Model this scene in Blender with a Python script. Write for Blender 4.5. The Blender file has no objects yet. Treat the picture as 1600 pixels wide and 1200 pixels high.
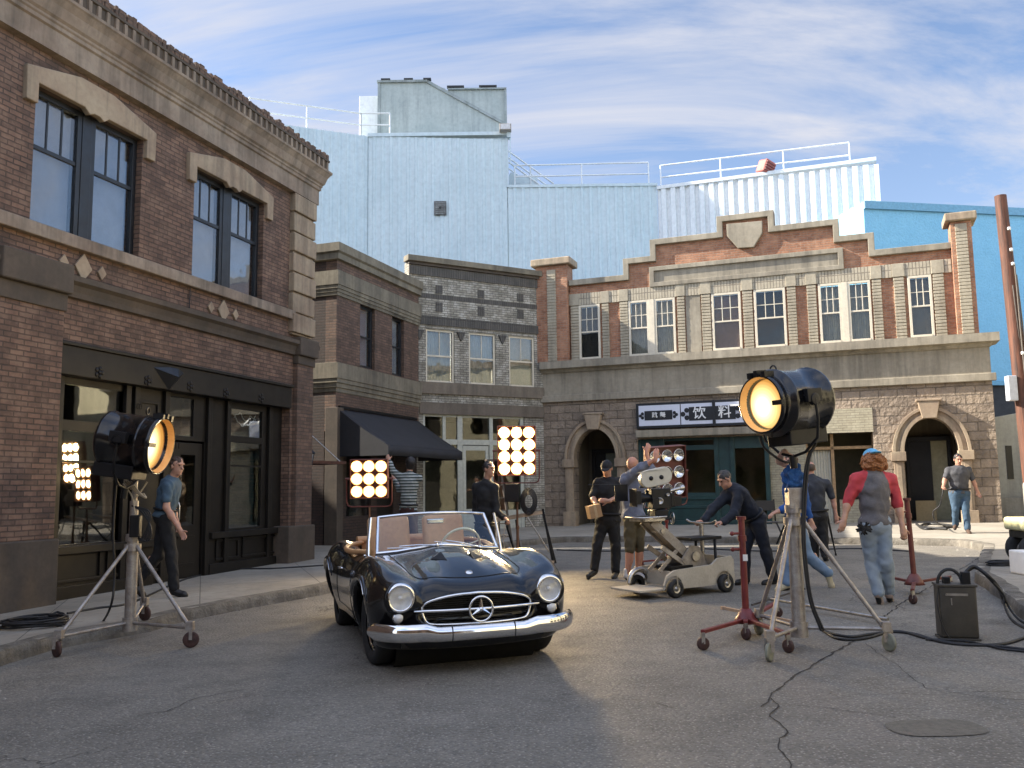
import bpy, bmesh, math, random
import numpy as np
from mathutils import Vector, Matrix, noise
from mathutils.geometry import tessellate_polygon
random.seed(7); rad = math.radians
SC = bpy.context.scene; COL = SC.collection
# ---------------------------------------------------------------- camera
FPX, PITCH, ROLL, CH = 1400., math.atan(166/1400.), .013, 1.47
fw = Vector((0, math.cos(PITCH), math.sin(PITCH))); r0 = Vector((1, 0, 0)); u0 = r0.cross(fw)
CR = math.cos(ROLL)*r0 - math.sin(ROLL)*u0; CU = math.sin(ROLL)*r0 + math.cos(ROLL)*u0
CP = Vector((0, 0, CH))
cam = bpy.data.objects.new('camera', bpy.data.cameras.new('camera')); COL.objects.link(cam)
M3 = Matrix((CR, CU, -fw)).transposed(); cam.matrix_world = Matrix.Translation(CP) @ M3.to_4x4()
cam.data.sensor_width = 36; cam.data.lens = 36*FPX/1600; cam.data.clip_end = 2000; cam.data.clip_start = .05
SC.camera = cam
def ray(u, v): return fw + CR*((u-800)/FPX) + CU*((600-v)/FPX)
GA, GB = .0093, .014
def gz(x, y): return GA*y + GB*x
def gpt(u, v, dz=0):
    r = ray(u, v); return CP + r*((dz-CH)/(r.z-GA*r.y-GB*r.x))
def dpt(u, v, d):
    r = ray(u, v); return CP + r*(d/r.y)
# ---------------------------------------------------------------- sky and sun
SUN_AZ, SUN_EL = (-.985, .17), rad(32)
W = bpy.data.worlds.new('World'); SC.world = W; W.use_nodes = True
nt = W.node_tree; nt.nodes.clear(); N = nt.nodes.new; L = nt.links.new
out = N('ShaderNodeOutputWorld'); bg = N('ShaderNodeBackground'); sky = N('ShaderNodeTexSky')
sky.sky_type = 'NISHITA'; sky.sun_disc = False; sky.sun_elevation = SUN_EL
sky.sun_rotation = math.atan2(SUN_AZ[0], SUN_AZ[1]); sky.air_density = 1.0; sky.dust_density = .7; sky.ozone_density = 2.2
tc = N('ShaderNodeTexCoord'); sp = N('ShaderNodeSeparateXYZ'); L(tc.outputs['Generated'], sp.inputs[0])
def mth(op, a, b=None, c=None):
    m = N('ShaderNodeMath'); m.operation = op
    for i, q in enumerate((a, b, c)):
        if q is None: continue
        if isinstance(q, (int, float)): m.inputs[i].default_value = q
        else: L(q, m.inputs[i])
    return m.outputs[0]
zz = mth('ADD', mth('MAXIMUM', sp.outputs[2], 0), .12)
cb = N('ShaderNodeCombineXYZ'); L(mth('DIVIDE', sp.outputs[0], zz), cb.inputs[0]); L(mth('DIVIDE', sp.outputs[1], zz), cb.inputs[1])
mp = N('ShaderNodeMapping'); L(cb.outputs[0], mp.inputs[0]); mp.inputs['Rotation'].default_value = (0, 0, rad(-38)); mp.inputs['Scale'].default_value = (.42, 1.15, 1); mp.inputs['Location'].default_value = (3.1, 1.7, 0)
n1 = N('ShaderNodeTexNoise'); L(mp.outputs[0], n1.inputs['Vector']); n1.inputs['Scale'].default_value = 1.5; n1.inputs['Detail'].default_value = 11; n1.inputs['Roughness'].default_value = .62; n1.inputs['Distortion'].default_value = 1.3
n2 = N('ShaderNodeTexNoise'); L(cb.outputs[0], n2.inputs['Vector']); n2.inputs['Scale'].default_value = .38; n2.inputs['Detail'].default_value = 3
cl = mth('ADD', mth('MULTIPLY', n1.outputs[0], .95), mth('MULTIPLY', n2.outputs[0], .35))
# more cirrus towards the west (left)
cl = mth('ADD', cl, mth('MULTIPLY', sp.outputs[0], -.05))
mr = N('ShaderNodeMapRange'); L(cl, mr.inputs[0]); mr.inputs[1].default_value = .56; mr.inputs[2].default_value = .80; mr.inputs[3].default_value = .03; mr.inputs[4].default_value = 1.0
hor = N('ShaderNodeMapRange'); L(sp.outputs[2], hor.inputs[0]); hor.inputs[1].default_value = .0; hor.inputs[2].default_value = .42; hor.inputs[3].default_value = .15; hor.inputs[4].default_value = 0
ccf = mth('MINIMUM', mth('ADD', mr.outputs[0], hor.outputs[0]), .95)
tint = N('ShaderNodeMix'); tint.data_type = 'RGBA'; tint.blend_type = 'MULTIPLY'; tint.inputs[0].default_value = 1; L(sky.outputs[0], tint.inputs[6]); tint.inputs[7].default_value = (1.04, 1.0, 1.02, 1)
mx = N('ShaderNodeMix'); mx.data_type = 'RGBA'; L(ccf, mx.inputs[0]); L(tint.outputs[2], mx.inputs[6]); mx.inputs[7].default_value = (3.5, 3.55, 3.9, 1)
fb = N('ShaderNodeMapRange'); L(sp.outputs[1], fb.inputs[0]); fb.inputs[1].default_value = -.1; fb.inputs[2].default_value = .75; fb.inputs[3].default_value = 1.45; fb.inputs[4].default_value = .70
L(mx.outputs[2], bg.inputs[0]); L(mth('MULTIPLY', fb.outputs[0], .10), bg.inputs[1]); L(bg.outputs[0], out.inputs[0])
sun = bpy.data.objects.new('sun', bpy.data.lights.new('sun', 'SUN')); COL.objects.link(sun)
sun.data.energy = 5; sun.data.angle = rad(.5); sun.data.color = (1, .92, .80)
sd = Vector((SUN_AZ[0]*math.cos(SUN_EL), SUN_AZ[1]*math.cos(SUN_EL), math.sin(SUN_EL))); sun.rotation_euler = sd.to_track_quat('Z', 'Y').to_euler()
vs = SC.view_settings; vs.view_transform = 'Standard'; vs.look = 'None'; vs.exposure = 1.68; vs.gamma = 1; vs.use_curve_mapping = False
SC.cycles.max_bounces = 7; SC.cycles.diffuse_bounces = 3; SC.cycles.glossy_bounces = 4; SC.cycles.transparent_max_bounces = 10
SC.cycles.use_denoising = True; SC.cycles.sample_clamp_indirect = 6; SC.cycles.caustics_reflective = False; SC.cycles.caustics_refractive = False
# ---------------------------------------------------------------- object helpers
def tag(o, label=None, cat=None, group=None, kind=None):
    if label: o['label'] = label
    if cat: o['category'] = cat
    if group: o['group'] = group
    if kind: o['kind'] = kind
    return o
def empty(name, loc=(0, 0, 0), rz=0, label=None, cat=None, group=None):
    o = bpy.data.objects.new(name, None); COL.objects.link(o); o.location = loc; o.rotation_euler = (0, 0, rz); o.empty_display_size = .2
    return tag(o, label, cat, group)
def copy_tree(o, parent=None):
    c = o.copy(); COL.objects.link(c); c.parent = parent
    for ch in list(o.children): copy_tree(ch, c)
    return c
class MB:
    def __init__(s): s.v = []; s.f = []; s.sm = []; s.mi = []; s.m = 0
    def add(s, vs, fs, smooth=False):
        b = len(s.v); s.v += [tuple(q) for q in vs]; s.f += [[i+b for i in f] for f in fs]; s.sm += [smooth]*len(fs); s.mi += [s.m]*len(fs); return s
    def box(s, a, b, T=None):
        (x0, y0, z0), (x1, y1, z1) = a, b
        vs = [Vector(p) for p in ((x0,y0,z0),(x1,y0,z0),(x1,y1,z0),(x0,y1,z0),(x0,y0,z1),(x1,y0,z1),(x1,y1,z1),(x0,y1,z1))]
        if T is not None: vs = [T @ q for q in vs]
        return s.add(vs, [(0,3,2,1),(4,5,6,7),(0,1,5,4),(1,2,6,5),(2,3,7,6),(3,0,4,7)])
    def cbox(s, c, d, T=None): return s.box([c[i]-d[i]/2 for i in range(3)], [c[i]+d[i]/2 for i in range(3)], T)
    def beam(s, p, q, w, h=None, up=(0, 0, 1)):
        p = Vector(p); q = Vector(q); d = q-p; l = d.length; d.normalize(); h = h or w
        x = d.cross(Vector(up)); x = x.normalized() if x.length > 1e-4 else Vector((1, 0, 0)); y = x.cross(d)
        T = Matrix.Translation(p) @ Matrix((x, d, y)).transposed().to_4x4()
        return s.box((-w/2, 0, -h/2), (w/2, l, h/2), T)
    def tube(s, pts, r, n=10, cap=True, closed=False):
        pts = [Vector(p) for p in pts]; m = len(pts); rs = r if isinstance(r, (list, tuple)) else [r]*m; vs = []; up = None
        for i, p in enumerate(pts):
            a = pts[(i-1) % m] if (closed or i) else p; b = pts[(i+1) % m] if (closed or i < m-1) else p
            t = (b-a).normalized()
            if up is None: up = t.orthogonal().normalized()
            up = (up - t*up.dot(t)); up = up.normalized() if up.length > 1e-5 else t.orthogonal().normalized()
            w = t.cross(up)
            for k in range(n):
                an = 2*math.pi*k/n; vs.append(p + (up*math.cos(an)+w*math.sin(an))*rs[i])
        fs = []
        for i in range(m if closed else m-1):
            j = (i+1) % m
            for k in range(n): fs.append((i*n+k, i*n+(k+1) % n, j*n+(k+1) % n, j*n+k))
        s.add(vs, fs, True)
        if cap and not closed:
            s.add(vs[:n], [tuple(range(n))[::-1]]); s.add(vs[-n:], [tuple(range(n))])
        return s
    def cyl(s, p, q, r, n=16, cap=True): return s.tube([p, q], r, n, cap)
    def lathe(s, prof, T=None, n=24, smooth=True):   # prof: (radius, height along local z)
        vs = []
        for (r, z) in prof:
            for k in range(n):
                a = 2*math.pi*k/n; q = Vector((r*math.cos(a), r*math.sin(a), z)); vs.append(T @ q if T is not None else q)
        fs = [(i*n+k, i*n+(k+1) % n, (i+1)*n+(k+1) % n, (i+1)*n+k) for i in range(len(prof)-1) for k in range(n)]
        return s.add(vs, fs, smooth)
    def ell(s, c, r, T=None, n=16, m=10):
        pr = [(math.sin(math.pi*i/m), -math.cos(math.pi*i/m)) for i in range(m+1)]
        vs = []
        for (a, z) in pr:
            for k in range(n):
                t = 2*math.pi*k/n; q = Vector((c[0]+r[0]*a*math.cos(t), c[1]+r[1]*a*math.sin(t), c[2]+r[2]*z)); vs.append(T @ q if T is not None else q)
        return s.add(vs, [(i*n+k, i*n+(k+1) % n, (i+1)*n+(k+1) % n, (i+1)*n+k) for i in range(m) for k in range(n)], True)
    def poly(s, pts): return s.add(pts, [tuple(range(len(pts)))])
    def prism(s, loop, y0, y1, holes=(), T=None, back=True):   # loop in (x,z); faces at y0 (front) and y1
        loops = [loop]+list(holes); tess = tessellate_polygon([[Vector((a, b, 0)) for a, b in lp] for lp in loops])
        flat = [p for lp in loops for p in lp]; n = len(flat)
        vs = [Vector((a, y0, b)) for a, b in flat]+[Vector((a, y1, b)) for a, b in flat]
        if T is not None: vs = [T @ q for q in vs]
        fs = [tuple(t) for t in tess]
        if back: fs += [tuple(i+n for i in t[::-1]) for t in tess]
        b = 0
        for lp in loops:
            k = len(lp)
            for i in range(k): fs.append((b+i, b+(i+1) % k, n+b+(i+1) % k, n+b+i))
            b += k
        return s.add(vs, fs)
    def build(s, name, mat, parent=None, bevel=0, loc=None, smooth_by=None):
        me = bpy.data.meshes.new(name); me.from_pydata([tuple(v) for v in s.v], [], s.f); me.update()
        me.polygons.foreach_set('use_smooth', s.sm); me.validate()
        mats = mat if isinstance(mat, (list, tuple)) else [mat]
        for q in mats: me.materials.append(q)
        if len(mats) > 1: me.polygons.foreach_set('material_index', s.mi)
        bm = bmesh.new(); bm.from_mesh(me); bmesh.ops.recalc_face_normals(bm, faces=bm.faces); bm.to_mesh(me); bm.free()
        o = bpy.data.objects.new(name, me); COL.objects.link(o); o.parent = parent
        if loc is not None: o.location = loc
        if bevel:
            b = o.modifiers.new('bevel', 'BEVEL'); b.width = bevel; b.segments = 2; b.limit_method = 'ANGLE'; b.angle_limit = rad(40)
        return o
def quadpts(p0, p1, p2, n=12):
    p0, p1, p2 = Vector(p0), Vector(p1), Vector(p2)
    return [p0*(1-t)**2+p1*2*t*(1-t)+p2*t*t for t in [i/n for i in range(n+1)]]
def spline(pts, n=6):
    P = [Vector(p) for p in pts]; P = [P[0]*2-P[1]]+P+[P[-1]*2-P[-2]]; o = []
    for i in range(1, len(P)-2):
        a, b, c, d = P[i-1:i+3]
        for k in range(n):
            t = k/n; o.append(.5*((2*b)+(c-a)*t+(2*a-5*b+4*c-d)*t*t+(3*b-a-3*c+d)*t**3))
    return o+[P[-2]]
def text(name, body, mat, parent, T, size, thick=.004, xs=1):
    c = bpy.data.curves.new(name, 'FONT'); c.body = body; c.size = size; c.extrude = thick; c.align_x = 'CENTER'; c.align_y = 'CENTER'; c.offset = size*.012
    o = bpy.data.objects.new('tmp', c); COL.objects.link(o)
    me = bpy.data.meshes.new_from_object(o.evaluated_get(bpy.context.evaluated_depsgraph_get()))
    bpy.data.objects.remove(o); me.name = name; me.transform(T @ Matrix.Diagonal((xs, 1, 1, 1))); me.materials.clear(); me.materials.append(mat)
    r = bpy.data.objects.new(name, me); COL.objects.link(r); r.parent = parent; return r
# ---------------------------------------------------------------- materials
class NB:   # small node builder
    def __init__(s, name):
        s.m = bpy.data.materials.new(name); s.m.use_nodes = True; s.t = s.m.node_tree; s.bs = s.t.nodes['Principled BSDF']
    def n(s, t, **k):
        q = s.t.nodes.new(t)
        for a, b in k.items(): setattr(q, a, b)
        return q
    def l(s, a, b): s.t.links.new(a, b)
    def val(s, q, i, x):
        if isinstance(x, (int, float)): q.inputs[i].default_value = x
        elif isinstance(x, (tuple, list)): q.inputs[i].default_value = tuple(x) if len(x) in (3, 4) and q.inputs[i].type != 'RGBA' else (*x[:3], 1)
        else: s.l(x, q.inputs[i])
    def math(s, op, a, b=0, c=0):
        q = s.n('ShaderNodeMath', operation=op); s.val(q, 0, a); s.val(q, 1, b); s.val(q, 2, c); return q.outputs[0]
    def mix(s, f, a, b, mode='MIX'):
        q = s.n('ShaderNodeMix', data_type='RGBA', blend_type=mode); s.val(q, 0, f); s.val(q, 6, a); s.val(q, 7, b); return q.outputs[2]
    def co(s, scale=(1, 1, 1), kind='Object', loc=(0, 0, 0), rot=(0, 0, 0)):
        c = s.n('ShaderNodeTexCoord'); m = s.n('ShaderNodeMapping'); s.l(c.outputs[kind], m.inputs[0]); m.inputs['Scale'].default_value = scale; m.inputs['Location'].default_value = loc; m.inputs['Rotation'].default_value = rot; return m.outputs[0]
    def noise(s, vec, scale, detail=5, rough=.55, dist=0):
        q = s.n('ShaderNodeTexNoise'); s.l(vec, q.inputs['Vector']); q.inputs['Scale'].default_value = scale; q.inputs['Detail'].default_value = detail; q.inputs['Roughness'].default_value = rough; q.inputs['Distortion'].default_value = dist; return q.outputs[0]
    def rng(s, x, a, b, c=0, d=1):
        q = s.n('ShaderNodeMapRange'); s.val(q, 0, x)
        for i, k in enumerate((a, b, c, d)): q.inputs[i+1].default_value = k
        return q.outputs[0]
    def bump(s, h, strength=.5, dist=.01, prev=None):
        q = s.n('ShaderNodeBump'); s.l(h, q.inputs['Height']); q.inputs['Strength'].default_value = strength; q.inputs['Distance'].default_value = dist
        if prev is not None: s.l(prev, q.inputs['Normal'])
        return q.outputs[0]
    def done(s, col=None, rough=None, metal=None, nor=None, **kw):
        for i, x in (('Base Color', col), ('Roughness', rough), ('Metallic', metal)):
            if x is not None: s.val(s.bs, i, x)
        if nor is not None: s.l(nor, s.bs.inputs['Normal'])
        for k, x in kw.items(): s.val(s.bs, k.replace('_', ' '), x)
        return s.m
def wallvec(b, sx=1, sz=1):   # (x+y, z): works on both wall directions of an axis-aligned building
    c = b.n('ShaderNodeTexCoord'); q = b.n('ShaderNodeSeparateXYZ'); b.l(c.outputs['Object'], q.inputs[0])
    k = b.n('ShaderNodeCombineXYZ'); b.l(b.math('MULTIPLY', b.math('ADD', q.outputs[0], q.outputs[1]), sx), k.inputs[0]); b.l(b.math('MULTIPLY', q.outputs[2], sz), k.inputs[1]); return k.outputs[0], q
def brick(name, c1, c2, mortar, bw=.2, bh=.067, mort=.009, dirt=(.03, .025, .02), dirtamt=.5, wear=None, bump=.9, soldier=False, hard=.0):
    b = NB(name); v, sep = wallvec(b)
    nz = b.noise(b.co((1, 1, 1)), 3, 3)
    dv = b.n('ShaderNodeVectorMath', operation='ADD'); b.l(v, dv.inputs[0])
    jv = b.n('ShaderNodeVectorMath', operation='SCALE'); q = b.n('ShaderNodeTexNoise'); b.l(v, q.inputs['Vector']); q.inputs['Scale'].default_value = 9; b.l(q.outputs['Color'], jv.inputs[0]); jv.inputs[3].default_value = .012; b.l(jv.outputs[0], dv.inputs[1])
    bt = b.n('ShaderNodeTexBrick'); b.l(dv.outputs[0], bt.inputs['Vector']); bt.inputs['Scale'].default_value = 1
    bt.inputs['Brick Width'].default_value = bw; bt.inputs['Row Height'].default_value = bh; bt.inputs['Mortar Size'].default_value = mort; bt.inputs['Mortar Smooth'].default_value = .25
    bt.offset = 0 if soldier else .5; bt.inputs['Bias'].default_value = -.1
    b.val(bt, 'Color1', c1); b.val(bt, 'Color2', c2); b.val(bt, 'Mortar', mortar)
    cv = b.co((1, 1, 1)); big = b.noise(cv, .7, 6, .6); fine = b.noise(cv, 14, 4, .6); mid = b.noise(cv, 3.2, 5, .65)
    col = b.mix(b.rng(fine, .3, .75, .0, .45), bt.outputs[0], tuple(x*.45 for x in c1), 'MIX')
    streak = b.noise(b.co((5, 5, .35)), 1.3, 4, .6)
    col = b.mix(b.rng(b.math('ADD', big, b.math('MULTIPLY', streak, .5)), .62, .95, 0, dirtamt), col, dirt)
    if wear: col = b.mix(b.math('MULTIPLY', b.rng(mid, .48, .62), b.math('MULTIPLY', b.math('SUBTRACT', 1, bt.outputs[1]), wear[1])), col, wear[0])
    col = b.mix(b.rng(mid, .3, .7, 0, .25), col, tuple(min(1, x*1.6) for x in c2))
    h = b.math('ADD', b.math('MULTIPLY', b.math('SUBTRACT', 1, bt.outputs[1]), .8), b.math('MULTIPLY', fine, .25))
    if hard: h = b.math('ADD', h, b.math('MULTIPLY', b.noise(cv, 9, 5, .6), hard))
    return b.done(col, .85, nor=b.bump(h, bump, .012 if not hard else .04))
def rough(name, c, c2=None, s=2.5, rgh=.85, bump=.4, dirt=.5, grime=(.05, .045, .035), streak=True, dist=.006):
    b = NB(name); c2 = c2 or tuple(x*.65 for x in c); cv = b.co()
    a = b.noise(cv, s, 6, .62); f = b.noise(cv, s*9, 4, .6); big = b.noise(cv, s*.3, 4, .6)
    col = b.mix(b.rng(a, .35, .68), c, c2); col = b.mix(b.rng(f, .4, .8, 0, .35), col, tuple(x*.5 for x in c2))
    if streak:
        st = b.noise(b.co((4, 4, .3)), 1.2, 5, .65); col = b.mix(b.rng(b.math('ADD', st, b.math('MULTIPLY', big, .6)), .72, 1.05, 0, dirt), col, grime)
    return b.done(col, rgh, nor=b.bump(b.math('ADD', a, b.math('MULTIPLY', f, .6)), bump, dist))
def plain(name, c, r=.5, metal=0, var=.15, s=12, bump=0, **kw):
    b = NB(name); cv = b.co(); a = b.noise(cv, s, 4, .6)
    col = b.mix(b.rng(a, .3, .75), tuple(x*(1-var) for x in c), tuple(min(1, x*(1+var)) for x in c))
    rr = b.rng(b.noise(cv, s*.6, 4), .3, .7, max(0, r-.08), min(1, r+.1))
    return b.done(col, rr, metal, nor=b.bump(a, bump, .004) if bump else None, **kw)
def glass(name, tintc=(.82, .85, .86), refl=.25, clear=.75, rg=.02, wav=.15):
    b = NB(name); t = b.t; t.nodes.remove(b.bs); o = t.nodes['Material Output']
    g = b.n('ShaderNodeBsdfGlossy'); g.inputs['Roughness'].default_value = rg; g.inputs['Color'].default_value = (.95, .97, 1, 1)
    bp = b.bump(b.noise(b.co(), 1.6, 2), wav, .02); b.l(bp, g.inputs['Normal'])
    tr = b.n('ShaderNodeBsdfTransparent'); tr.inputs['Color'].default_value = (*tintc, 1)
    lw = b.n('ShaderNodeLayerWeight'); lw.inputs[0].default_value = .3
    mx = b.n('ShaderNodeMixShader'); b.l(b.math('ADD', b.math('MULTIPLY', lw.outputs[1], .32), refl*.5), mx.inputs[0]); b.l(tr.outputs[0], mx.inputs[1]); b.l(g.outputs[0], mx.inputs[2]); b.l(mx.outputs[0], o.inputs[0]); return b.m
def emit(name, c, s):
    b = NB(name); b.done((0, 0, 0), .5); b.bs.inputs['Emission Color'].default_value = (*c, 1); b.bs.inputs['Emission Strength'].default_value = s; return b.m
M = {}
M['red_brick'] = brick('red_brick', (.090, .054, .040), (.235, .135, .090), (.038, .032, .026), dirtamt=.5, wear=((.27, .20, .14), .25))
M['soot_brick'] = brick('soot_brick', (.085, .055, .040), (.21, .125, .085), (.06, .05, .04), dirtamt=.55)
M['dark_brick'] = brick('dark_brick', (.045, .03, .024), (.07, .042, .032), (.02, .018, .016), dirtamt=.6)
M['orange_brick'] = brick('orange_brick', (.25, .105, .055), (.44, .205, .115), (.30, .23, .17), dirtamt=.25, wear=((.5, .35, .22), .25))
M['grey_brick'] = brick('grey_brick', (.24, .22, .175), (.42, .39, .32), (.09, .085, .07), mort=.011, dirtamt=.4, wear=((.52, .50, .45), .75))
M['pale_brick'] = brick('pale_brick', (.38, .34, .24), (.46, .42, .30), (.22, .19, .14), bw=.22, mort=.006, dirtamt=.25)
M['dark_soldier'] = brick('dark_soldier', (.075, .07, .062), (.12, .11, .095), (.03, .028, .025), bw=.075, bh=.4, soldier=True, dirtamt=.3)
M['pale_soldier'] = brick('pale_soldier', (.40, .35, .26), (.45, .40, .30), (.12, .10, .08), bw=.085, bh=.6, mort=.012, soldier=True, dirtamt=.25)
M['pale_rib'] = brick('pale_rib', (.38, .345, .265), (.44, .40, .31), (.08, .07, .055), bw=3, bh=.088, mort=.014, soldier=True, dirtamt=.25, bump=1)
M['stone_block'] = brick('stone_block', (.20, .155, .115), (.36, .285, .21), (.10, .08, .06), bw=.46, bh=.235, mort=.014, dirtamt=.35, hard=1.6, bump=1)
M['stone'] = rough('stone', (.40, .32, .22), (.29, .21, .145), 1.6, dirt=.6)
M['cornice_stone'] = rough('cornice_stone', (.33, .265, .20), (.20, .145, .105), 1.3, dirt=.75)
M['grey_stone'] = rough('grey_stone', (.36, .32, .245), (.27, .235, .175), 1.2, dirt=.55)
M['mossy_stone'] = rough('mossy_stone', (.24, .21, .15), (.15, .13, .095), 1.5, dirt=.7)
M['brown_trim'] = rough('brown_trim', (.105, .08, .058), (.065, .05, .038), 2, dirt=.5)
M['dark_paint'] = plain('dark_paint', (.011, .009, .007), .45, var=.3, s=5, bump=.1, Specular_IOR_Level=.3)
M['black_frame'] = plain('black_frame', (.010, .011, .013), .4)
M['cream_frame'] = plain('cream_frame', (.60, .54, .42), .5, var=.1)
M['glass'] = glass('window_glass', refl=.04)
M['curtain'] = rough('curtain', (.42, .38, .30), (.30, .27, .21), 1, streak=False)
M['blind'] = rough('blind', (.36, .35, .38), (.29, .28, .31), .5, streak=False, bump=.1)
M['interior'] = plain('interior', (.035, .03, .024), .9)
M['interior_warm'] = plain('interior_warm', (.42, .38, .24), .9)
M['canvas'] = rough('awning_canvas', (.028, .028, .032), (.020, .020, .023), 3, rgh=.75, streak=False, bump=.2)
M['chrome'] = plain('chrome', (.78, .78, .78), .06, 1, var=.03)
M['steel'] = plain('steel', (.48, .46, .43), .32, 1, var=.25, s=20)
M['black_metal'] = plain('black_metal', (.008, .008, .009), .42, 0, var=.2, Specular_IOR_Level=.3)
M['gloss_black'] = plain('gloss_black', (.005, .005, .006), .2, 0, var=.1, Coat_Weight=.15)
M['rubber'] = plain('rubber', (.014, .014, .014), .7, var=.25, bump=.2)
M['cable'] = plain('cable', (.012, .012, .013), .55)
M['red_paint'] = plain('red_paint', (.16, .022, .02), .42, var=.3, s=8)
M['white'] = plain('white_paint', (.78, .78, .76), .4, var=.05)

# ---------------------------------------------------------------- implicit surfaces -> mesh (surface nets)
def surfnet(Fv, org, h):
    S = Fv < 0; nx, ny, nz = Fv.shape
    c = np.zeros((nx-1, ny-1, nz-1), np.int8)
    for i in (0, 1):
        for j in (0, 1):
            for k in (0, 1): c += S[i:nx-1+i, j:ny-1+j, k:nz-1+k]
    act = (c > 0) & (c < 8); idx = -np.ones(act.shape, np.int64); I = np.argwhere(act); idx[act] = np.arange(len(I))
    pos = np.zeros((len(I), 3)); cnt = np.zeros(len(I)); cor = [(i, j, k) for i in (0, 1) for j in (0, 1) for k in (0, 1)]
    val = {q: Fv[I[:, 0]+q[0], I[:, 1]+q[1], I[:, 2]+q[2]] for q in cor}
    for a in cor:
        for ax in range(3):
            if a[ax]: continue
            bq = list(a); bq[ax] = 1; bq = tuple(bq); fa_, fb = val[a], val[bq]; m = (fa_ < 0) != (fb < 0); t = fa_[m]/(fa_[m]-fb[m])
            p = np.tile(np.array(a, float), (m.sum(), 1)); p[:, ax] = t; pos[m] += p; cnt[m] += 1
    V = (I+pos/cnt[:, None])*h+np.array(org); Fc = []
    for ax in range(3):
        u, w = [(1, 2), (2, 0), (0, 1)][ax]; sl0 = [slice(None)]*3; sl1 = [slice(None)]*3; sl0[ax] = slice(0, -1); sl1[ax] = slice(1, None)
        a, b_ = S[tuple(sl0)], S[tuple(sl1)]; E = np.argwhere(a != b_); sgn = a[E[:, 0], E[:, 1], E[:, 2]]
        ok = (E[:, u] > 0) & (E[:, w] > 0) & (E[:, u] < Fv.shape[u]-1) & (E[:, w] < Fv.shape[w]-1); E, sgn = E[ok], sgn[ok]
        q = []
        for du, dw in ((-1, -1), (0, -1), (0, 0), (-1, 0)): e_ = E.copy(); e_[:, u] += du; e_[:, w] += dw; q.append(idx[e_[:, 0], e_[:, 1], e_[:, 2]])
        q = np.stack(q, 1); q[~sgn] = q[~sgn][:, ::-1]; Fc.append(q)
    return V, np.concatenate(Fc)
def np_mesh(name, V, Fc, mat, parent=None, sharp=None):
    me = bpy.data.meshes.new(name); me.vertices.add(len(V)); me.vertices.foreach_set('co', np.asarray(V, np.float32).ravel())
    me.loops.add(len(Fc)*4); me.loops.foreach_set('vertex_index', np.asarray(Fc, np.int32).ravel()); me.polygons.add(len(Fc))
    me.polygons.foreach_set('loop_start', np.arange(0, len(Fc)*4, 4, dtype=np.int32)); me.polygons.foreach_set('loop_total', np.full(len(Fc), 4, np.int32)); me.update(calc_edges=True); me.validate()
    me.polygons.foreach_set('use_smooth', [True]*len(me.polygons))
    if sharp: me.set_sharp_from_angle(angle=rad(sharp))
    for q in (mat if isinstance(mat, (list, tuple)) else [mat]): me.materials.append(q)
    o = bpy.data.objects.new(name, me); COL.objects.link(o); o.parent = parent; return o
def smin(a, b, k): h = np.clip(.5+.5*(b-a)/k, 0, 1); return b*(1-h)+a*h-k*h*(1-h)
def smax(a, b, k): return -smin(-a, -b, k)
def implicit(name, fn, lo, hi, h, mat, parent=None, newton=2, sharp=None):
    lo = np.array(lo, float); n = np.ceil((np.array(hi)-lo)/h).astype(int)+1; ax = [lo[i]+h*np.arange(n[i]) for i in range(3)]
    G = np.stack(np.meshgrid(*ax, indexing='ij'), -1).reshape(-1, 3); V, Fc = surfnet(fn(G).reshape(n), lo, h); e = 1e-3
    for _ in range(newton):
        g = np.stack([(fn(V+np.eye(3)[i]*e)-fn(V-np.eye(3)[i]*e))/(2*e) for i in range(3)], 1); d = fn(V); st = g*(d/np.maximum((g*g).sum(1), .05))[:, None]
        st = np.clip(st, -h*.5, h*.5); V = V-st
    return np_mesh(name, V, Fc, mat, parent, sharp)
def ground_place(o, x, y, rz, dz=0):
    n = Vector((-GB, -GA, 1)).normalized(); q = Vector((0, 0, 1)).rotation_difference(n); o.rotation_mode = 'QUATERNION'; o.rotation_quaternion = q @ Matrix.Rotation(rz, 3, 'Z').to_quaternion(); o.location = (x, y, gz(x, y)+dz)
# ================================================================ ground
def struct(mb, name, mat, **k):
    o = mb.build(name, mat, **k); o['kind'] = 'structure'; return o
b = NB('asphalt'); cv = b.co()
a1 = b.noise(cv, .35, 5, .6, .5); a2 = b.noise(cv, 2.2, 5, .65); a3 = b.noise(cv, 38, 4, .75); a4 = b.noise(b.co((1, .25, 1), rot=(0, 0, .5)), 1.4, 5, .6)
vo = b.n('ShaderNodeTexVoronoi'); b.l(cv, vo.inputs['Vector']); vo.inputs['Scale'].default_value = 40
col = b.mix(b.rng(a1, .30, .70), (.135, .122, .099), (.235, .212, .172)); col = b.mix(b.rng(a2, .45, .70, 0, .55), col, (.098, .088, .073))
col = b.mix(b.rng(a4, .55, .72, 0, .35), col, (.215, .175, .145)); col = b.mix(b.rng(vo.outputs[0], .15, .34, .6, 0), col, (.46, .42, .36)); col = b.mix(b.rng(a3, .46, .68, 0, .75), col, (.06, .054, .045))
vs2 = b.n('ShaderNodeTexVoronoi', feature='DISTANCE_TO_EDGE'); wv = b.n('ShaderNodeVectorMath', operation='ADD'); b.l(cv, wv.inputs[0]); q = b.n('ShaderNodeTexNoise'); b.l(cv, q.inputs['Vector']); q.inputs['Scale'].default_value = 2.2; q.inputs['Detail'].default_value = 6
sv = b.n('ShaderNodeVectorMath', operation='SCALE'); b.l(q.outputs['Color'], sv.inputs[0]); sv.inputs[3].default_value = .9; b.l(sv.outputs[0], wv.inputs[1]); b.l(wv.outputs[0], vs2.inputs['Vector']); vs2.inputs['Scale'].default_value = .42
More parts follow.
